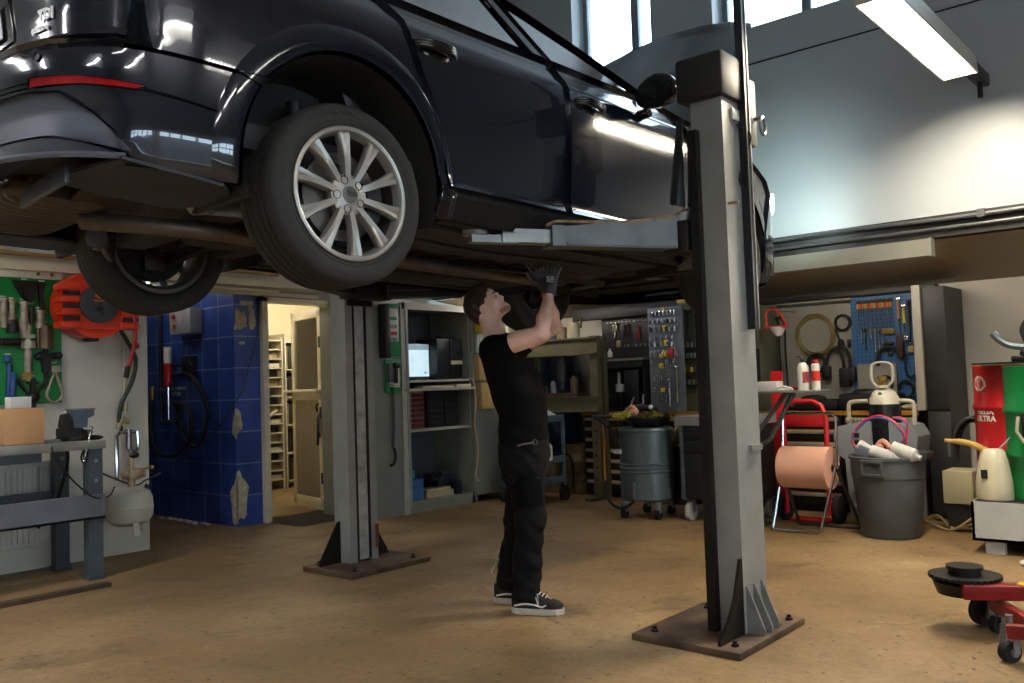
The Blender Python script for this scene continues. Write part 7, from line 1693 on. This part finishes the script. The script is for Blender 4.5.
b = B(); b.bar((7.35, 4.30, .66), (7.35, 4.22, .92), .012, .22, (1, 0, 0)); b.bar((7.35, 4.12, .66), (7.35, 4.10, .92), .012, .22, (1, 0, 0)); b.box(7.24, 7.46, 4.10, 4.32, .65, .662); b.done('carton', M('card_pale', '#b5a98c', .7), t)
b = B(); b.box(7.26, 7.44, 4.09, 4.30, .92, .935); b.done('lid', M('card_tan', '#94764c', .7), t)
b = B(); b.box(7.25, 7.55, 4.10, 4.30, .1, .65); b.done('base_unit', DRAWB, t)

# ------------------------------------------------------------------ oil drain drum
DRUM = M('drum_blue_grey', '#5c6a70', .32, .25, .1, 5)
dx, dy = 7.1, 4.49
t = thing('oil_drain_drum', 'blue grey oil drain drum on casters with a black bowl', 'drum', (dx, dy, 0))
b = B(); r = .252
b.lathe([(0, .17), (r-.01, .17), (r, .18), (r, .42), (r+.008, .43), (r, .44), (r, .455), (r+.008, .465), (r, .475), (r, .49), (r+.008, .50), (r, .51), (r, .80), (r+.008, .81), (r, .83), (r-.02, .84), (0, .835)], 44, Matrix.Translation((dx, dy, 0))); b.done('drum', DRUM, t, smooth=35)
b = B(); b.lathe([(0, .85), (.13, .86), (.22, .93), (.235, .935), (.235, .925), (.14, .84), (0, .835)], 30, Matrix.Translation((dx, dy-.03, 0))); b.done('bowl', BLACK, t)
for a in (2.6, 4.1, .6, -.6):
    x, y = dx+.24*math.cos(a), dy+.24*math.sin(a); b = B(); b.cyl((x-.012, y-.02, .045), (x-.012, y+.02, .045), .045, seg=18); wl = b.done('caster_wheel', BLACKM, t)
    b = B(); b.box(x-.03, x+.02, y-.03, y+.03, .06, .15, .008); b.bar((x, y, .14), (dx+.12*math.cos(a), dy+.12*math.sin(a), .17), .05, .03); b.done('caster_fork', STEEL, wl)
b = B(); b.box(dx-r-.03, dx-r+.02, dy+.15, dy+.23, .66, .84, .01); b.tube([(dx-r, dy+.2, .82), (dx-.30, dy+.33, .93), (dx-.30, dy+.36, .95), (dx-.2, dy+.2, .94), (dx-.15, dy-.05, .93)], .016, 8, smooth=4); b.done('handle_bracket', BLACK, t)
b = B(); b.cyl((dx-r-.012, dy-.02, .18), (dx-r-.012, dy-.02, .34), .014); b.cyl((dx-r-.03, dy-.02, .30), (dx-r+.0, dy-.02, .30), .022); b.done('drain_tap', STEEL, t)
b = B(); b.box(dx-r-.004, dx-r+.03, dy+.13, dy+.20, .60, .64); b.done('label_tag', M('tag_pale', '#b3b8b5', .5), t)
b = B(); b.tube([(dx-.28, dy+.30, .92), (dx-.24, dy+.31, .75), (dx-.22, dy+.33, .5), (dx-.2, dy+.34, .33)], .010, 6, smooth=4); b.done('orange_hose', M('orange_hose', '#b5772a', .5), t)
b = B(); b.tube([(dx-.2, dy+.34, .34), (dx-.2, dy+.33, .2), (dx-.22, dy+.26, .12), (dx-.28, dy+.12, .10), (dx-.28, dy+.02, .14), (dx-.27, dy-.02, .19)], .014, 6, smooth=5); b.done('black_hose', BLACKM, t)
b = B(); rows = []
random.seed(5)
for i in range(12):
    rows.append([(dx-.16+.22*i/11+.015*random.random(), dy+.18-.5*j/15, .925+.05*math.sin(i*.6+j*.9)*math.sin(j*.5)+.04*random.random()) for j in range(16)])
b.grid(rows); bmesh.ops.solidify(b.bm, geom=b.bm.faces[:], thickness=.008); hang('yellow_rag', b, M('rag_yellow', '#8c8422', .85, 0, .35, 14), 'crumpled yellow rag lying over the oil drain drum', 'rag')
b = B(); b.sph((dx-.18, dy+.17, .94), .065, 10, (1, 1.3, .6)); b.sph((dx-.17, dy+.10, .95), .05, 8); hang('yellow_glove', b, M('glove_yellow', '#a39a2a', .85, 0, .35, 25), 'yellow work glove on the left rim of the oil drain drum', 'glove')
b = B(); b.tube([(dx-.1, dy+.16, .97), (dx-.1, dy+.08, 1.03), (dx-.1, dy+.02, .98)], .022, 8, smooth=4); b.sph((dx-.1, dy+.06, .98), .045, 8, (1, 1.2, .8)); hang('pink_cloth', b, M('pink_cloth'), 'pink cloth lying on the oil drain drum', 'cloth')
t = thing('funnel', 'black funnel and oil gun lying on the drum', 'funnel', (dx, dy, .97))
b = B(); b.cyl((dx-.05, dy+.12, .99), (dx-.02, dy-.02, 1.03), .05, .035); b.cyl((dx-.05, dy+.0, 1.02), (dx+.0, dy-.14, 1.0), .03); b.done('body', BLACK, t)
b = B(); b.tube([(dx-.06, dy+.13, 1.0), (dx-.06, dy+.10, 1.08), (dx-.06, dy+.07, 1.12)], .010, 6); b.cyl((dx-.06, dy-.10, 1.02), (dx-.08, dy-.12, 1.03), .02); b.done('steel_spout', STEEL, t)

# ------------------------------------------------------------------ right of the near post
t = thing('tray_stand', 'folding stand with flat tray behind the near lift post', 'stand', (7.0, 2.97, 0))
b = B(); b.box(6.78, 7.12, 2.72, 3.30, 1.14, 1.155, .003); b.done('tray', M('tray_grey', '#7a7c78', .45, .2), t)
b = B(); b.cyl((6.95, 3.02, 1.14), (6.95, 3.36, .72), .02); b.cyl((7.0, 2.98, 1.14), (7.0, 3.2, .75), .02); b.tube([(7.0, 3.2, .75), (7.0, 3.26, .71), (7.0, 3.33, .70), (7.0, 3.36, .55), (7.0, 3.36, .03)], .02, 8); b.done('strut', M('strut_steel', '#5f6468', .4, .4), t)
b = B(); b.box(6.8, 7.2, 3.31, 3.39, 0, .03); b.done('foot', DARKST, t)
t = thing('spray_bottle', 'white spray bottle with red label on the tray stand', 'bottle', (6.92, 2.86, 1.155))
b = B(); b.lathe([(0, 0), (.043, 0), (.045, .01), (.045, .185), (.03, .215), (.02, .225), (0, .225)], 22, Matrix.Translation((6.92, 2.86, 1.156))); b.done('bottle', WHITEP, t)
b = B(); b.lathe([(.0455, .06), (.0455, .15)], 22, Matrix.Translation((6.92, 2.86, 1.156))); 
for v in [v for v in b.bm.verts if v.co.y > 2.855]: b.bm.verts.remove(v)
b.done('label', M('label_red', '#c2392b', .5, 0, .3, 30, col2='#20314a'), t)
b = B(); b.cyl((6.92, 2.86, 1.38), (6.92, 2.86, 1.41), .014); b.tube([(6.92, 2.86, 1.41), (6.92, 2.875, 1.43), (6.92, 2.90, 1.43)], .008, 6); b.done('nozzle', BLACK, t)
t = thing('spray_can', 'white aerosol can with red cap beside the spray bottle', 'can', (6.92, 2.755, 1.155))
b = B(); b.cyl((6.92, 2.755, 1.156), (6.92, 2.755, 1.355), .033, seg=20); b.cyl((6.92, 2.755, 1.355), (6.92, 2.755, 1.37), .033, .025, seg=20); b.done('can', WHITEP, t)
b = B(); b.cyl((6.92, 2.755, 1.37), (6.92, 2.755, 1.40), .024); b.done('cap', RED, t)
b = B(); b.cyl((6.92, 2.755, 1.23), (6.92, 2.755, 1.31), .0335, seg=20, caps=False); b.done('label', M('bright_red'), t)
b = B(); b.box(6.85, 6.98, 3.06, 3.24, 1.156, 1.235, .004); hang('tissue_box', b, M('white_card'), 'white paper box on the left end of the tray stand', 'box')
b = B(); b.tube([(6.85, 3.07, 1.165), (6.84, 3.0, 1.19), (6.85, 2.95, 1.18), (6.86, 2.93, 1.165), (6.9, 3.0, 1.165)], .010, 6, closed=True, smooth=4); hang('white_pliers', b, WHITEP, 'white cable loop lying between box and spray bottle', 'cable')
b = B(); b.box(7.02, 7.1, 2.90, 3.05, 1.156, 1.185, .006); hang('red_tool_box', b, RED, 'small red case lying behind the spray bottle', 'case')
t = thing('side_cabinet', 'olive grey cabinet side behind the tray stand', 'cabinet', (8.1, 3.9, .94))
b = B(); b.box(8.0, 8.42, 3.72, 4.2, .94, 1.98, .004); b.done('carcass', M('locker_olive'), t)
b = B(); b.box(7.985, 8.0, 3.76, 3.78, 1.85, 1.95); b.done('yellow_tag', YEL, t)
t = thing('headlamp_mask', 'white cup mask with red strap hanging on the olive cabinet', 'mask', (7.9, 3.55, 1.6))
b = B(); b.lathe([(.0, -.09), (.035, -.08), (.065, -.03), (.075, .0), (.07, .0), (.05, -.03), (0, -.07)], 20, Matrix.Translation((7.93, 3.50, 1.74))); b.done('cup', WHITEP, t)
b = B(); b.cyl((7.93, 3.53, 1.90), (8.43, 3.53, 1.90), .008); b.done('hook', STEEL, t)
b = B(); b.tube([(7.92, 3.60, 1.74), (7.95, 3.62, 1.88), (7.95, 3.52, 1.91), (7.92, 3.43, 1.80), (7.92, 3.40, 1.74)], .011, 6, smooth=5); b.box(7.88, 7.93, 3.39, 3.62, 1.735, 1.75); b.done('red_strap', M('bright_red'), t)
b = B(); b.box(7.93, 8.0, 3.72, 3.83, 1.13, 1.55, .02); b.cyl((7.96, 3.78, 1.55), (7.96, 3.79, 1.8), .018); hang('brush', b, M('brush_black', '#171513', .8), 'black hand brush hanging under the white mask', 'brush')
t = thing('hand_truck', 'red hand truck standing behind the paper roll stand', 'hand truck', (7.45, 3.08, 0))
REDP = M('hand_truck_red', '#c01f24', .35, .05, .06, 5)
b = B(); b.tube([(7.40, 3.26, .08), (7.42, 3.26, .90), (7.42, 3.23, 1.01), (7.42, 3.15, 1.05), (7.42, 2.99, 1.05), (7.42, 2.92, 1.01), (7.42, 2.885, .9), (7.40, 2.885, .08)], .022, 10); b.done('frame', REDP, t)
b = B(); b.box(7.405, 7.43, 2.89, 3.26, .83, .95, .006); b.done('upper_panel', REDP, t)
b = B(); b.tube([(7.42, 3.26, .88), (7.42, 2.89, .97)], .012); b.done('brace', REDP, t)
for y in (2.84, 3.31):
    b = B(); b.cyl((7.5, y-.025, .12), (7.5, y+.025, .12), .12, seg=24); b.done('wheel', BLACKM, t)
b = B(); b.box(7.42, 7.62, 2.90, 3.25, .01, .025); b.done('toe_plate', REDP, t)
b = B(); b.box(7.62, 7.68, 3.36, 3.46, 0, 1.32, .01); hang('red_rail', b, REDP, 'upright red post behind the tray stand', 'post')
# paper roll on its floor stand
t = thing('paper_roll_stand', 'chrome floor stand carrying the paper roll', 'stand', (7.0, 2.93, 0))
b = B(); b.tube([(7.12, 3.17, .93), (7.08, 3.17, .55), (6.90, 3.20, .03), (6.90, 3.17, .015), (6.90, 2.83, .015), (6.90, 2.80, .03), (7.04, 2.70, .55), (7.08, 2.70, .93), (7.08, 2.74, .96), (7.10, 3.13, .96)], .0125, 8, closed=True); RX(b, 0, -.03).done('front_frame', CHROME, t)
b = B(); b.cyl((7.06, 3.17, .5), (7.30, 3.14, .015), .0125); b.cyl((7.06, 2.70, .5), (7.30, 2.62, .015), .0125); b.cyl((7.30, 3.14, .015), (7.30, 2.62, .015), .0125); RX(b, 0, -.03).done('rear_frame', M('stand_dark_steel', '#4c4b48', .4, .6), t)
b = B(); b.sph((7.05, 2.70, .52), .03, 10); b.cyl((7.05, 3.18, .52), (7.05, 2.69, .52), .012); RX(b, 0, -.03).done('axle', BLACK, t)
t = thing('paper_roll', 'large pink paper roll on the chrome floor stand', 'paper roll', (7.05, 2.94, .52))
mt = Matrix.Translation((7.05, 2.945, .52)) @ Matrix.Rotation(PI/2, 4, 'X')
b = B(); b.lathe([(.03, -.205), (.168, -.205), (.172, -.2), (.172, .2), (.168, .205), (.03, .205)], 48, mt, closed=True); RX(b, 0, -.03).done('paper', M('pink_paper', '#d8a48c', .8, 0, .04, 6), t)
b = B(); b.lathe([(.02, -.207), (.031, -.207), (.031, .207), (.02, .207)], 20, mt, closed=True); RX(b, 0, -.03).done('core', M('core_card', '#6b5638', .8), t)
# rubbish bin
bx_, by_ = 7.16, 2.31
t = thing('rubbish_bin', 'large grey plastic rubbish bin filled with waste', 'bin', (bx_, by_, 0))
BING = M('bin_grey_plastic', '#53585a', .6, 0, .22, 5, bump=.08)
b = B(); b.lathe([(0, .01), (.215, .005), (.225, .02), (.262, .46), (.272, .465), (.276, .60), (.290, .605), (.292, .625), (.285, .63), (.272, .625), (.265, .45), (.21, .03), (0, .03)], 44, Matrix.Translation((bx_, by_, 0))); b.done('bin_body', BING, t, smooth=40)
for a in (PI-.1, -.1):
    b = B(); m2 = Matrix.Translation((bx_, by_, 0)) @ Matrix.Rotation(a, 4, 'Z'); b.box(.255, .30, -.085, .085, .585, .61, .006, m2); b.box(.255, .298, -.085, -.068, .50, .60, .005, m2); b.box(.255, .298, .068, .085, .50, .60, .005, m2); b.box(.268, .274, -.07, .07, .50, .59, 0, m2); b.box(.255, .296, -.085, .085, .485, .505, .005, m2); b.done('handle', BING, t)
WC = M('waste_white', '#c5c5c2', .6, 0, .12, 14)
for i, (x, y, z, rx, ry, l, r, lab, nm, m_) in enumerate(((7.05, 2.40, .65, .6, .3, .22, .05, 'pale bottle lying on the left in the rubbish bin', 'waste_bottle', WC), (6.99, 2.27, .64, .3, .2, .22, .05, 'white bottle lying in the middle of the rubbish bin', 'waste_bottle', WC), (7.02, 2.12, .66, .35, -.1, .22, .055, 'white bottle lying on the right in the rubbish bin', 'waste_bottle', WC))):
    mt = Matrix.Translation((x, y, z)) @ Matrix.Rotation(rx, 4, 'X') @ Matrix.Rotation(PI/2, 4, 'X'); b = B(); b.lathe([(0, -l/2), (r, -l/2), (r, l*.25), (r*.4, l*.42), (r*.4, l/2), (0, l/2)], 16, mt); hang(nm, b, m_, lab, 'bottle')
b = B(); b.tube([(7.05, 2.36, .69), (7.04, 2.30, .75), (7.04, 2.25, .70)], .02, 8, smooth=3); b.sph((7.05, 2.33, .70), .035, 8); hang('waste_rag', b, M('pink_cloth'), 'pink rag on top of the waste in the bin', 'rag')
b = B(); b.sph((7.2, 2.28, .58), .22, 16, (1, 1, .35)); b.box(7.1, 7.3, 2.0, 2.12, .6, .66, .01); hang('waste_heap', b, M('waste_dark', '#2d2c2b', .8, 0, .3, 9), 'dark waste filling the rubbish bin under the bottles', 'waste')
b = B(); b.box(6.98, 7.10, 2.36, 2.48, .62, .70, .004, Matrix.Translation((7.04, 2.42, .66)) @ Matrix.Rotation(.4, 4, 'X') @ Matrix.Translation((-7.04, -2.42, -.66))); hang('waste_carton', b, M('carton_blue_grey', '#6d7688', .6), 'blue grey carton at the left in the rubbish bin', 'carton')
# welding / service trolley with gas bottle
ACG = M('machine_grey', '#878f93', .42, .05, .08, 5)
t = thing('service_machine', 'grey service machine on wheels behind the rubbish bin', 'machine', (7.6, 2.42, 0))
b = B(); b.prism([(2.50, .06), (2.70, .06), (2.73, .55), (2.80, .60), (2.82, .75), (2.78, .83), (2.60, .87), (2.50, .87)], 7.38, 7.75, 'x'); RX(b, .1, .03).done('left_housing', ACG, t)
b = B(); b.prism([(2.36, .5), (2.20, .5), (2.16, .58), (2.14, .75), (2.19, .84), (2.36, .87)], 7.38, 7.75, 'x'); b.prism([(2.2, .06), (2.36, .06), (2.36, .5), (2.2, .5)], 7.38, 7.75, 'x'); RX(b, .1, .03).done('right_housing', ACG, t)
b = B(); b.box(7.45, 7.75, 2.28, 2.52, .08, .55); b.box(7.42, 7.75, 2.3, 2.5, .55, .60); RX(b, .1, .03).done('base', BLACK, t)
for y in (2.62,):
    for z in (.76, .70, .64):
        b = B(); b.box(7.365, 7.382, y-.02, y+.02, z-.02, z+.02, .005); RX(b, .1, .03).done('socket_port', BLACK, t)
b = B(); b.box(7.37, 7.382, 2.55, 2.62, .25, .50); RX(b, .1, .03).done('dark_vent', BLACK, t)
b = B(); b.box(7.37, 7.383, 2.56, 2.66, .16, .20); RX(b, .1, .03).done('maker_plate', WHITEP, t)
for y0, y1 in ((2.72, 2.56), (2.19, 2.32)):
    b = B(); b.tube([(7.5, y0, .84), (7.5, y0, 1.0), (7.5, y0+(y1-y0)*.25, 1.035), (7.5, y1, 1.04)], .018, 8, smooth=4); RX(b, .1, .03).done('handle', M('handle_cream', '#b9b2a0', .4), t)
for y in (2.68, 2.24):
    b = B(); b.cyl((7.55, y-.02, .06), (7.55, y+.02, .06), .06); RX(b, .1, .03).done('wheel', BLACKM, t)
def GB(b):
    RX(b, .1, .03)
    for v in b.bm.verts: v.co.z = v.co.z-.13 if v.co.z < 1.3 else 1.17+(v.co.z-1.3)*.75
    return b
t = thing('gas_bottle', 'black gas bottle with white shoulder and guard ring', 'gas bottle', (7.42, 2.44, .55))
b = B(); b.lathe([(0, .60), (.122, .60), (.126, .62), (.126, 1.14), (.124, 1.145)], 36, Matrix.Translation((7.5, 2.42, 0))); GB(b).done('cylinder', M('bottle_black', '#14181c', .28, .2, .1, 5), t)
b = B(); b.lathe([(.124, 1.145), (.118, 1.19), (.09, 1.245), (.05, 1.275), (.04, 1.29), (0, 1.29)], 36, Matrix.Translation((7.5, 2.42, 0))); sh_ = GB(b).done('shoulder', M('bottle_white', '#c6c2b4', .4), t)
b = B(); b.prism([(2.405, 1.225), (2.44, 1.225), (2.43, 1.245), (2.41, 1.245)], 7.395, 7.40, 'x'); GB(b).done('green_mark', GREENB, sh_)
b = B(); b.tube([(7.47, 2.375, 1.29), (7.47, 2.335, 1.36), (7.47, 2.335, 1.50), (7.47, 2.36, 1.545), (7.47, 2.42, 1.56), (7.47, 2.48, 1.545), (7.47, 2.505, 1.50), (7.47, 2.505, 1.36), (7.47, 2.465, 1.29)], .0125, 8, smooth=4); b.cyl((7.47, 2.42, 1.28), (7.47, 2.42, 1.30), .05); GB(b).done('guard_ring', M('bottle_white'), t)
b = B(); b.cyl((7.48, 2.42, 1.29), (7.48, 2.42, 1.36), .028); b.cyl((7.43, 2.42, 1.35), (7.53, 2.42, 1.35), .022); b.cyl((7.48, 2.42, 1.36), (7.48, 2.42, 1.40), .034); GB(b).done('brass_valve', BRASS, t)
RH, BH = M('hose_red', '#d2273d', .45), M('hose_blue', '#3a63a8', .45)
for o_, m_, nm in ((0, RH, 'red'), (.014, BH, 'blue')):
    b = B(); b.tube([(7.2, 2.56, .82-o_), (7.2, 2.48, .90-o_), (7.2, 2.38, .935-o_), (7.2, 2.28, .905-o_), (7.2, 2.20, .82-o_), (7.2, 2.19, .75-o_), (7.2, 2.26, .69-o_), (7.2, 2.36, .65-o_)], .0095, 6, smooth=6); b.tube([(7.22, 2.27, .92), (7.22, 2.20, .915-o_), (7.22, 2.165, .86), (7.22, 2.18+o_, .74), (7.22, 2.21+o_, .62)], .0095, 6, smooth=6)
    b.tube([(7.25, 2.60, .80-o_), (7.25, 2.61, .72), (7.25, 2.56, .66-o_), (7.25, 2.48, .62)], .0095, 6, smooth=5)
    hang('service_hose', b, m_, nm+' thin hose arching over the black gas bottle', 'hose')
b = B()
for k in range(5): b.sph((7.53, 2.74-k*.035, .873+.008*(k % 2)), .022, 6)
hang('hose_fittings', b, M('fitting_mix', '#b7b2a6', .3, .5, .4, 40), 'small metal fittings lying on the grey service machine', 'fitting')

# ------------------------------------------------------------------ oil drums and tray at the right edge
t = thing('spill_tray', 'white steel spill tray on feet under the oil drums', 'tray', (7.3, 1.1, 0))
TRW = M('tray_white_paint', '#b9bdbb', .45, 0, .08, 5)
b = B()
for (x0, x1, y0, y1, z0, z1) in ((6.75, 6.77, .55, 1.63, .09, .36), (7.95, 7.97, .55, 1.63, .09, .36), (6.75, 7.97, 1.61, 1.63, .09, .36), (6.75, 7.97, .55, .57, .09, .36), (6.75, 7.97, .55, 1.63, .09, .11)): b.box(x0, x1, y0, y1, z0, z1)
b.done('basin', TRW, t)
b = B(); b.box(6.77, 7.95, .57, 1.61, .345, .365)
b.done('grate', BLACK, t)
for (x, y) in ((6.82, 1.50), (6.82, .65), (7.85, 1.5), (7.85, .65)):
    b = B(); b.box(x-.03, x+.03, y-.06, y+.06, 0, .09); b.done('foot', TRW, t)
gb = barrel('green_barrel', 'green oil drum at the front of the white spill tray', 7.12, 1.17, .366, .285, .93, '#12773c')
rb_ = barrel('red_barrel', 'red oil drum behind the green one on the white spill tray', 7.66, 1.492, .366, .285, .94, '#b51d20')
b = B(); b.cyl((7.66, 1.492, 1.302), (7.66, 1.492, 1.31), .288, seg=44); b.done('orange_rim', M('rim_orange', '#d08a20', .4), rb_)
def on_drum(cx, cy, r, ang, z):
    def wfn(p):
        a = math.radians(ang)+p.x/r
        return Vector((cx+(r+.0015+p.z)*math.cos(a), cy+(r+.0015+p.z)*math.sin(a), z+p.y))
    return wfn
LW = M('drum_print_white', '#dcd8d0', .5)
wfn = on_drum(7.66, 1.492, .285, 135, 1.17)
def shell(s, n=16):
    pts = [(-.35*s, -.78*s)]+[(-s*math.cos(a)*1.0*(1+.05*math.cos(a*14)), (-.25+1.05*math.sin(a)*(1+.05*math.cos(a*14)))*s) for a in np.linspace(0, PI, 40)]+[(.35*s, -.78*s)]
    return pts
b = B()
def flat(b, pts, w_, k=1., mat=None):
    vs = [b.bm.verts.new(w_(Vector((p[0]*k, p[1]*k, .0)))) for p in pts]
    bmesh.ops.triangle_fill(b.bm, use_beauty=True, edges=[b.bm.edges.new((vs[i], vs[(i+1) % len(vs)])) for i in range(len(vs))])
flat(b, shell(.072), wfn); b.done('scallop_emblem', LW, rb_)
wf2 = on_drum(7.66, 1.492, .2866, 135, 1.17); b = B(); flat(b, shell(.053), wf2); em = b.done('emblem_field', M('emblem_red', '#c8332c', .5), rb_)
wf3 = on_drum(7.66, 1.492, .288, 135, 1.17); b = B()
for a in (-.55, -.28, 0, .28, .55):
    L1 = [(.004+.03*math.sin(a)*0, 0)]
    p0 = (.012*math.sin(a)*1.5, -.035); p1 = (.045*math.sin(a), .038*math.cos(a)); nx_, ny_ = .002*math.cos(a), -.002*math.sin(a)
    flat(b, [(p0[0]-nx_, p0[1]-ny_), (p1[0]-nx_, p1[1]-ny_), (p1[0]+nx_, p1[1]+ny_), (p0[0]+nx_, p0[1]+ny_)], wf3)
b.done('emblem_rays', LW, rb_)
b = B(); add_text(b, 'HELIX', .06, warp=on_drum(7.66, 1.492, .285, 144, .955), depth=.0008, bold=.002); add_text(b, 'ULTRA', .06, warp=on_drum(7.66, 1.492, .285, 144, .90), depth=.0008, bold=.002); b.done('drum_lettering', LW, rb_)
t = thing('drum_lid_tray', 'flat black tray lying on top of the oil drums', 'tray', (7.35, 1.35, 1.31))
b = B(); b.box(7.2, 7.6, 1.12, 1.68, 1.313, 1.328, .004); b.box(7.22, 7.5, 1.12, 1.42, 1.328, 1.37, .01); b.done('plate', BLACK, t)
t = thing('hand_pump', 'grey drum pump nozzle with black hose on the green drum', 'pump', (7.1, 1.2, 1.33))
b = B(); b.tube([(7.1, 1.50, 1.54), (7.1, 1.46, 1.49), (7.1, 1.40, 1.45), (7.1, 1.30, 1.43), (7.1, 1.20, 1.43)], .028, 10, smooth=5); b.done('nozzle', M('pump_grey_blue', '#5a6670', .35, .5), t)
b = B(); b.tube([(7.1, 1.28, 1.45), (7.1, 1.31, 1.55), (7.1, 1.26, 1.63), (7.1, 1.14, 1.66), (7.1, 1.06, 1.60)], .022, 8, smooth=5); b.tube([(7.05, 1.32, 1.40), (7.05, 1.2, 1.37), (7.05, 1.1, 1.37)], .03, 8); b.done('hose', BLACKM, t)
t = thing('oil_nozzle', 'black tap with pale lever hanging on the front of the green drum', 'tap', (6.83, 1.2, .78))
b = B(); b.box(6.78, 6.84, 1.12, 1.30, .78, .98, .02); b.done('body', BLACK, t)
b = B(); b.tube([(6.78, 1.31, .95), (6.76, 1.32, .85), (6.76, 1.28, .78), (6.76, 1.22, .77)], .012, 6); b.done('lever', M('lever_pale', '#b3aa98', .4), t)
t = thing('oil_jug', 'translucent white oil jug with long tan spout on the spill tray', 'jug', (6.92, 1.5, .366))
b = B(); b.lathe([(0, 0), (.118, 0), (.122, .01), (.118, .12), (.095, .26), (.075, .335), (.06, .35), (0, .352)], 32, Matrix.Translation((6.90, 1.505, .367))); b.done('jug', M('jug_milky', '#cfc9ac', .4, 0, .06, 5), t)
b = B(); b.tube([(6.90, 1.55, .70), (6.88, 1.60, .735), (6.86, 1.68, .765), (6.84, 1.80, .775)], .022, 10, smooth=4, taper=[1.3, 1.1, 1, .7]); b.done('spout', M('spout_tan', '#c09a4c', .5), t)
b = B(); b.box(6.776, 6.786, 1.52, 1.56, .52, .58); b.done('label', BLACK, t)
b = B(); b.cyl((6.9, 1.48, .70), (6.98, 1.38, .82), .006); b.done('rod', STEEL, t)
t = thing('beige_case', 'beige box standing on the floor left of the red drum', 'box', (7.6, 1.9, 0))
b = B(); b.box(7.55, 7.84, 1.80, 2.02, .22, .48, .008); b.done('case', M('case_beige', '#a9a283', .5, 0, .08, 5), t); b = B(); b.box(7.58, 7.82, 1.82, 2.0, 0, .22); b.done('plinth', BLACK, t)
t = thing('hose_coil', 'big black hose coil standing between tall cabinet and red drum', 'hose', (7.85, 1.85, .3))
b = B(); pts = [(8.02+.02*k+.12*math.cos(a), 1.88+(.19+.012*(k % 3))*math.cos(a), .50+(.36+.012*(k % 2))*math.sin(a)) for k in range(4) for a in np.linspace(0, 2*PI, 34)[:-1]]; b.tube(pts, .022, 8); b.done('coil', BLACKM, t)
b = B(); pts = [(7.985+.12*math.cos(a), 1.88+.21*math.cos(a), .50+.38*math.sin(a)) for a in np.linspace(-.6, 1.6, 18)]; b.tube(pts, .014, 6); b.done('steel_braid', STEEL, t)
b = B()
for k in range(3): b.tube([(8.1-.12*k, 2.25, .02), (7.9-.1*k, 2.1+.03*k, .03+.05*(k == 1)), (7.6-.05*k, 1.95, .025), (7.5, 1.75, .06+.05*k), (7.7, 1.66, .14)], .010, 6, smooth=6)
hang('floor_cables', b, M('cable_tan', '#97875e', .6), 'tan cables lying on the floor beside the white spill tray', 'cable')
# red engine stand
t = thing('engine_stand', 'low red steel stand on casters with a black round plate', 'stand', (4.8, 1.1, 0))
REDS = M('stand_red_paint', '#86171b', .4, .1, .12, 7)
b = B(); b.bar((4.66, 1.19, .215), (5.12, .33, .215), .09, .07, bev=.006); b.done('beam', REDS, t)
b = B(); b.bar((4.80, 1.08, .14), (4.40, .75, .12), .05, .06, bev=.006); b.bar((4.33, .93, .14), (4.36, .5, .17), .05, .06, bev=.006); b.done('outrigger', REDS, t)
px_, py_ = 4.80, 1.205
b = B(); b.cyl((px_, py_, .175), (px_, py_, .235), .13, .15, seg=40); b.cyl((px_, py_, .253), (px_, py_, .268), .160, seg=48); b.cyl((px_, py_, .268), (px_, py_, .295), .075, seg=30); b.cyl((px_, py_, .295), (px_, py_, .312), .085, seg=30); b.cyl((px_, py_, .2), (px_, py_, .26), .05)
for k in range(36): b.box(.156, .168, -.008, .008, .253, .268, 0, Matrix.Translation((px_, py_, 0)) @ Matrix.Rotation(2*PI*k/36, 4, 'Z'))
b.done('gear_plate', M('plate_black_oil', '#191714', .45, .3, .3, 9), t)
b = B(); b.box(4.76, 4.83, .93, .97, .2505, .2535, 0); b.done('yellow_sticker', YEL, t)
for (x, y, r, zt) in ((4.90, 1.15, .075, .18), (4.80, 1.07, .040, .14), (4.36, .93, .045, .15)):
    b = B(); b.cyl((x-.013, y-.018, r), (x+.013, y+.018, r), r, seg=24); wl = b.done('caster_wheel', BLACKM, t)
    b = B(); b.bar((x-.022, y-.034, r), (x+.01, y-.028, zt), .05 if r > .06 else .035, .005, (.5, .8, 0)); b.bar((x+.022, y+.034, r), (x+.045, y+.028, zt), .05 if r > .06 else .035, .005, (.5, .8, 0)); b.cyl((x-.02, y-.03, r), (x+.02, y+.03, r), r*.4); b.cyl((x+.02, y, zt-.01), (x+.02, y, zt+.05), .016); b.done('caster_fork', STEEL if r < .06 else BLACK, wl)
b = B(); b.sph((6.5, 1.25, .02), .05, 8, (1.3, 1, .4)); hang('paper_scrap', b, WHITEP, 'crumpled white paper on the floor in front of the spill tray', 'paper')
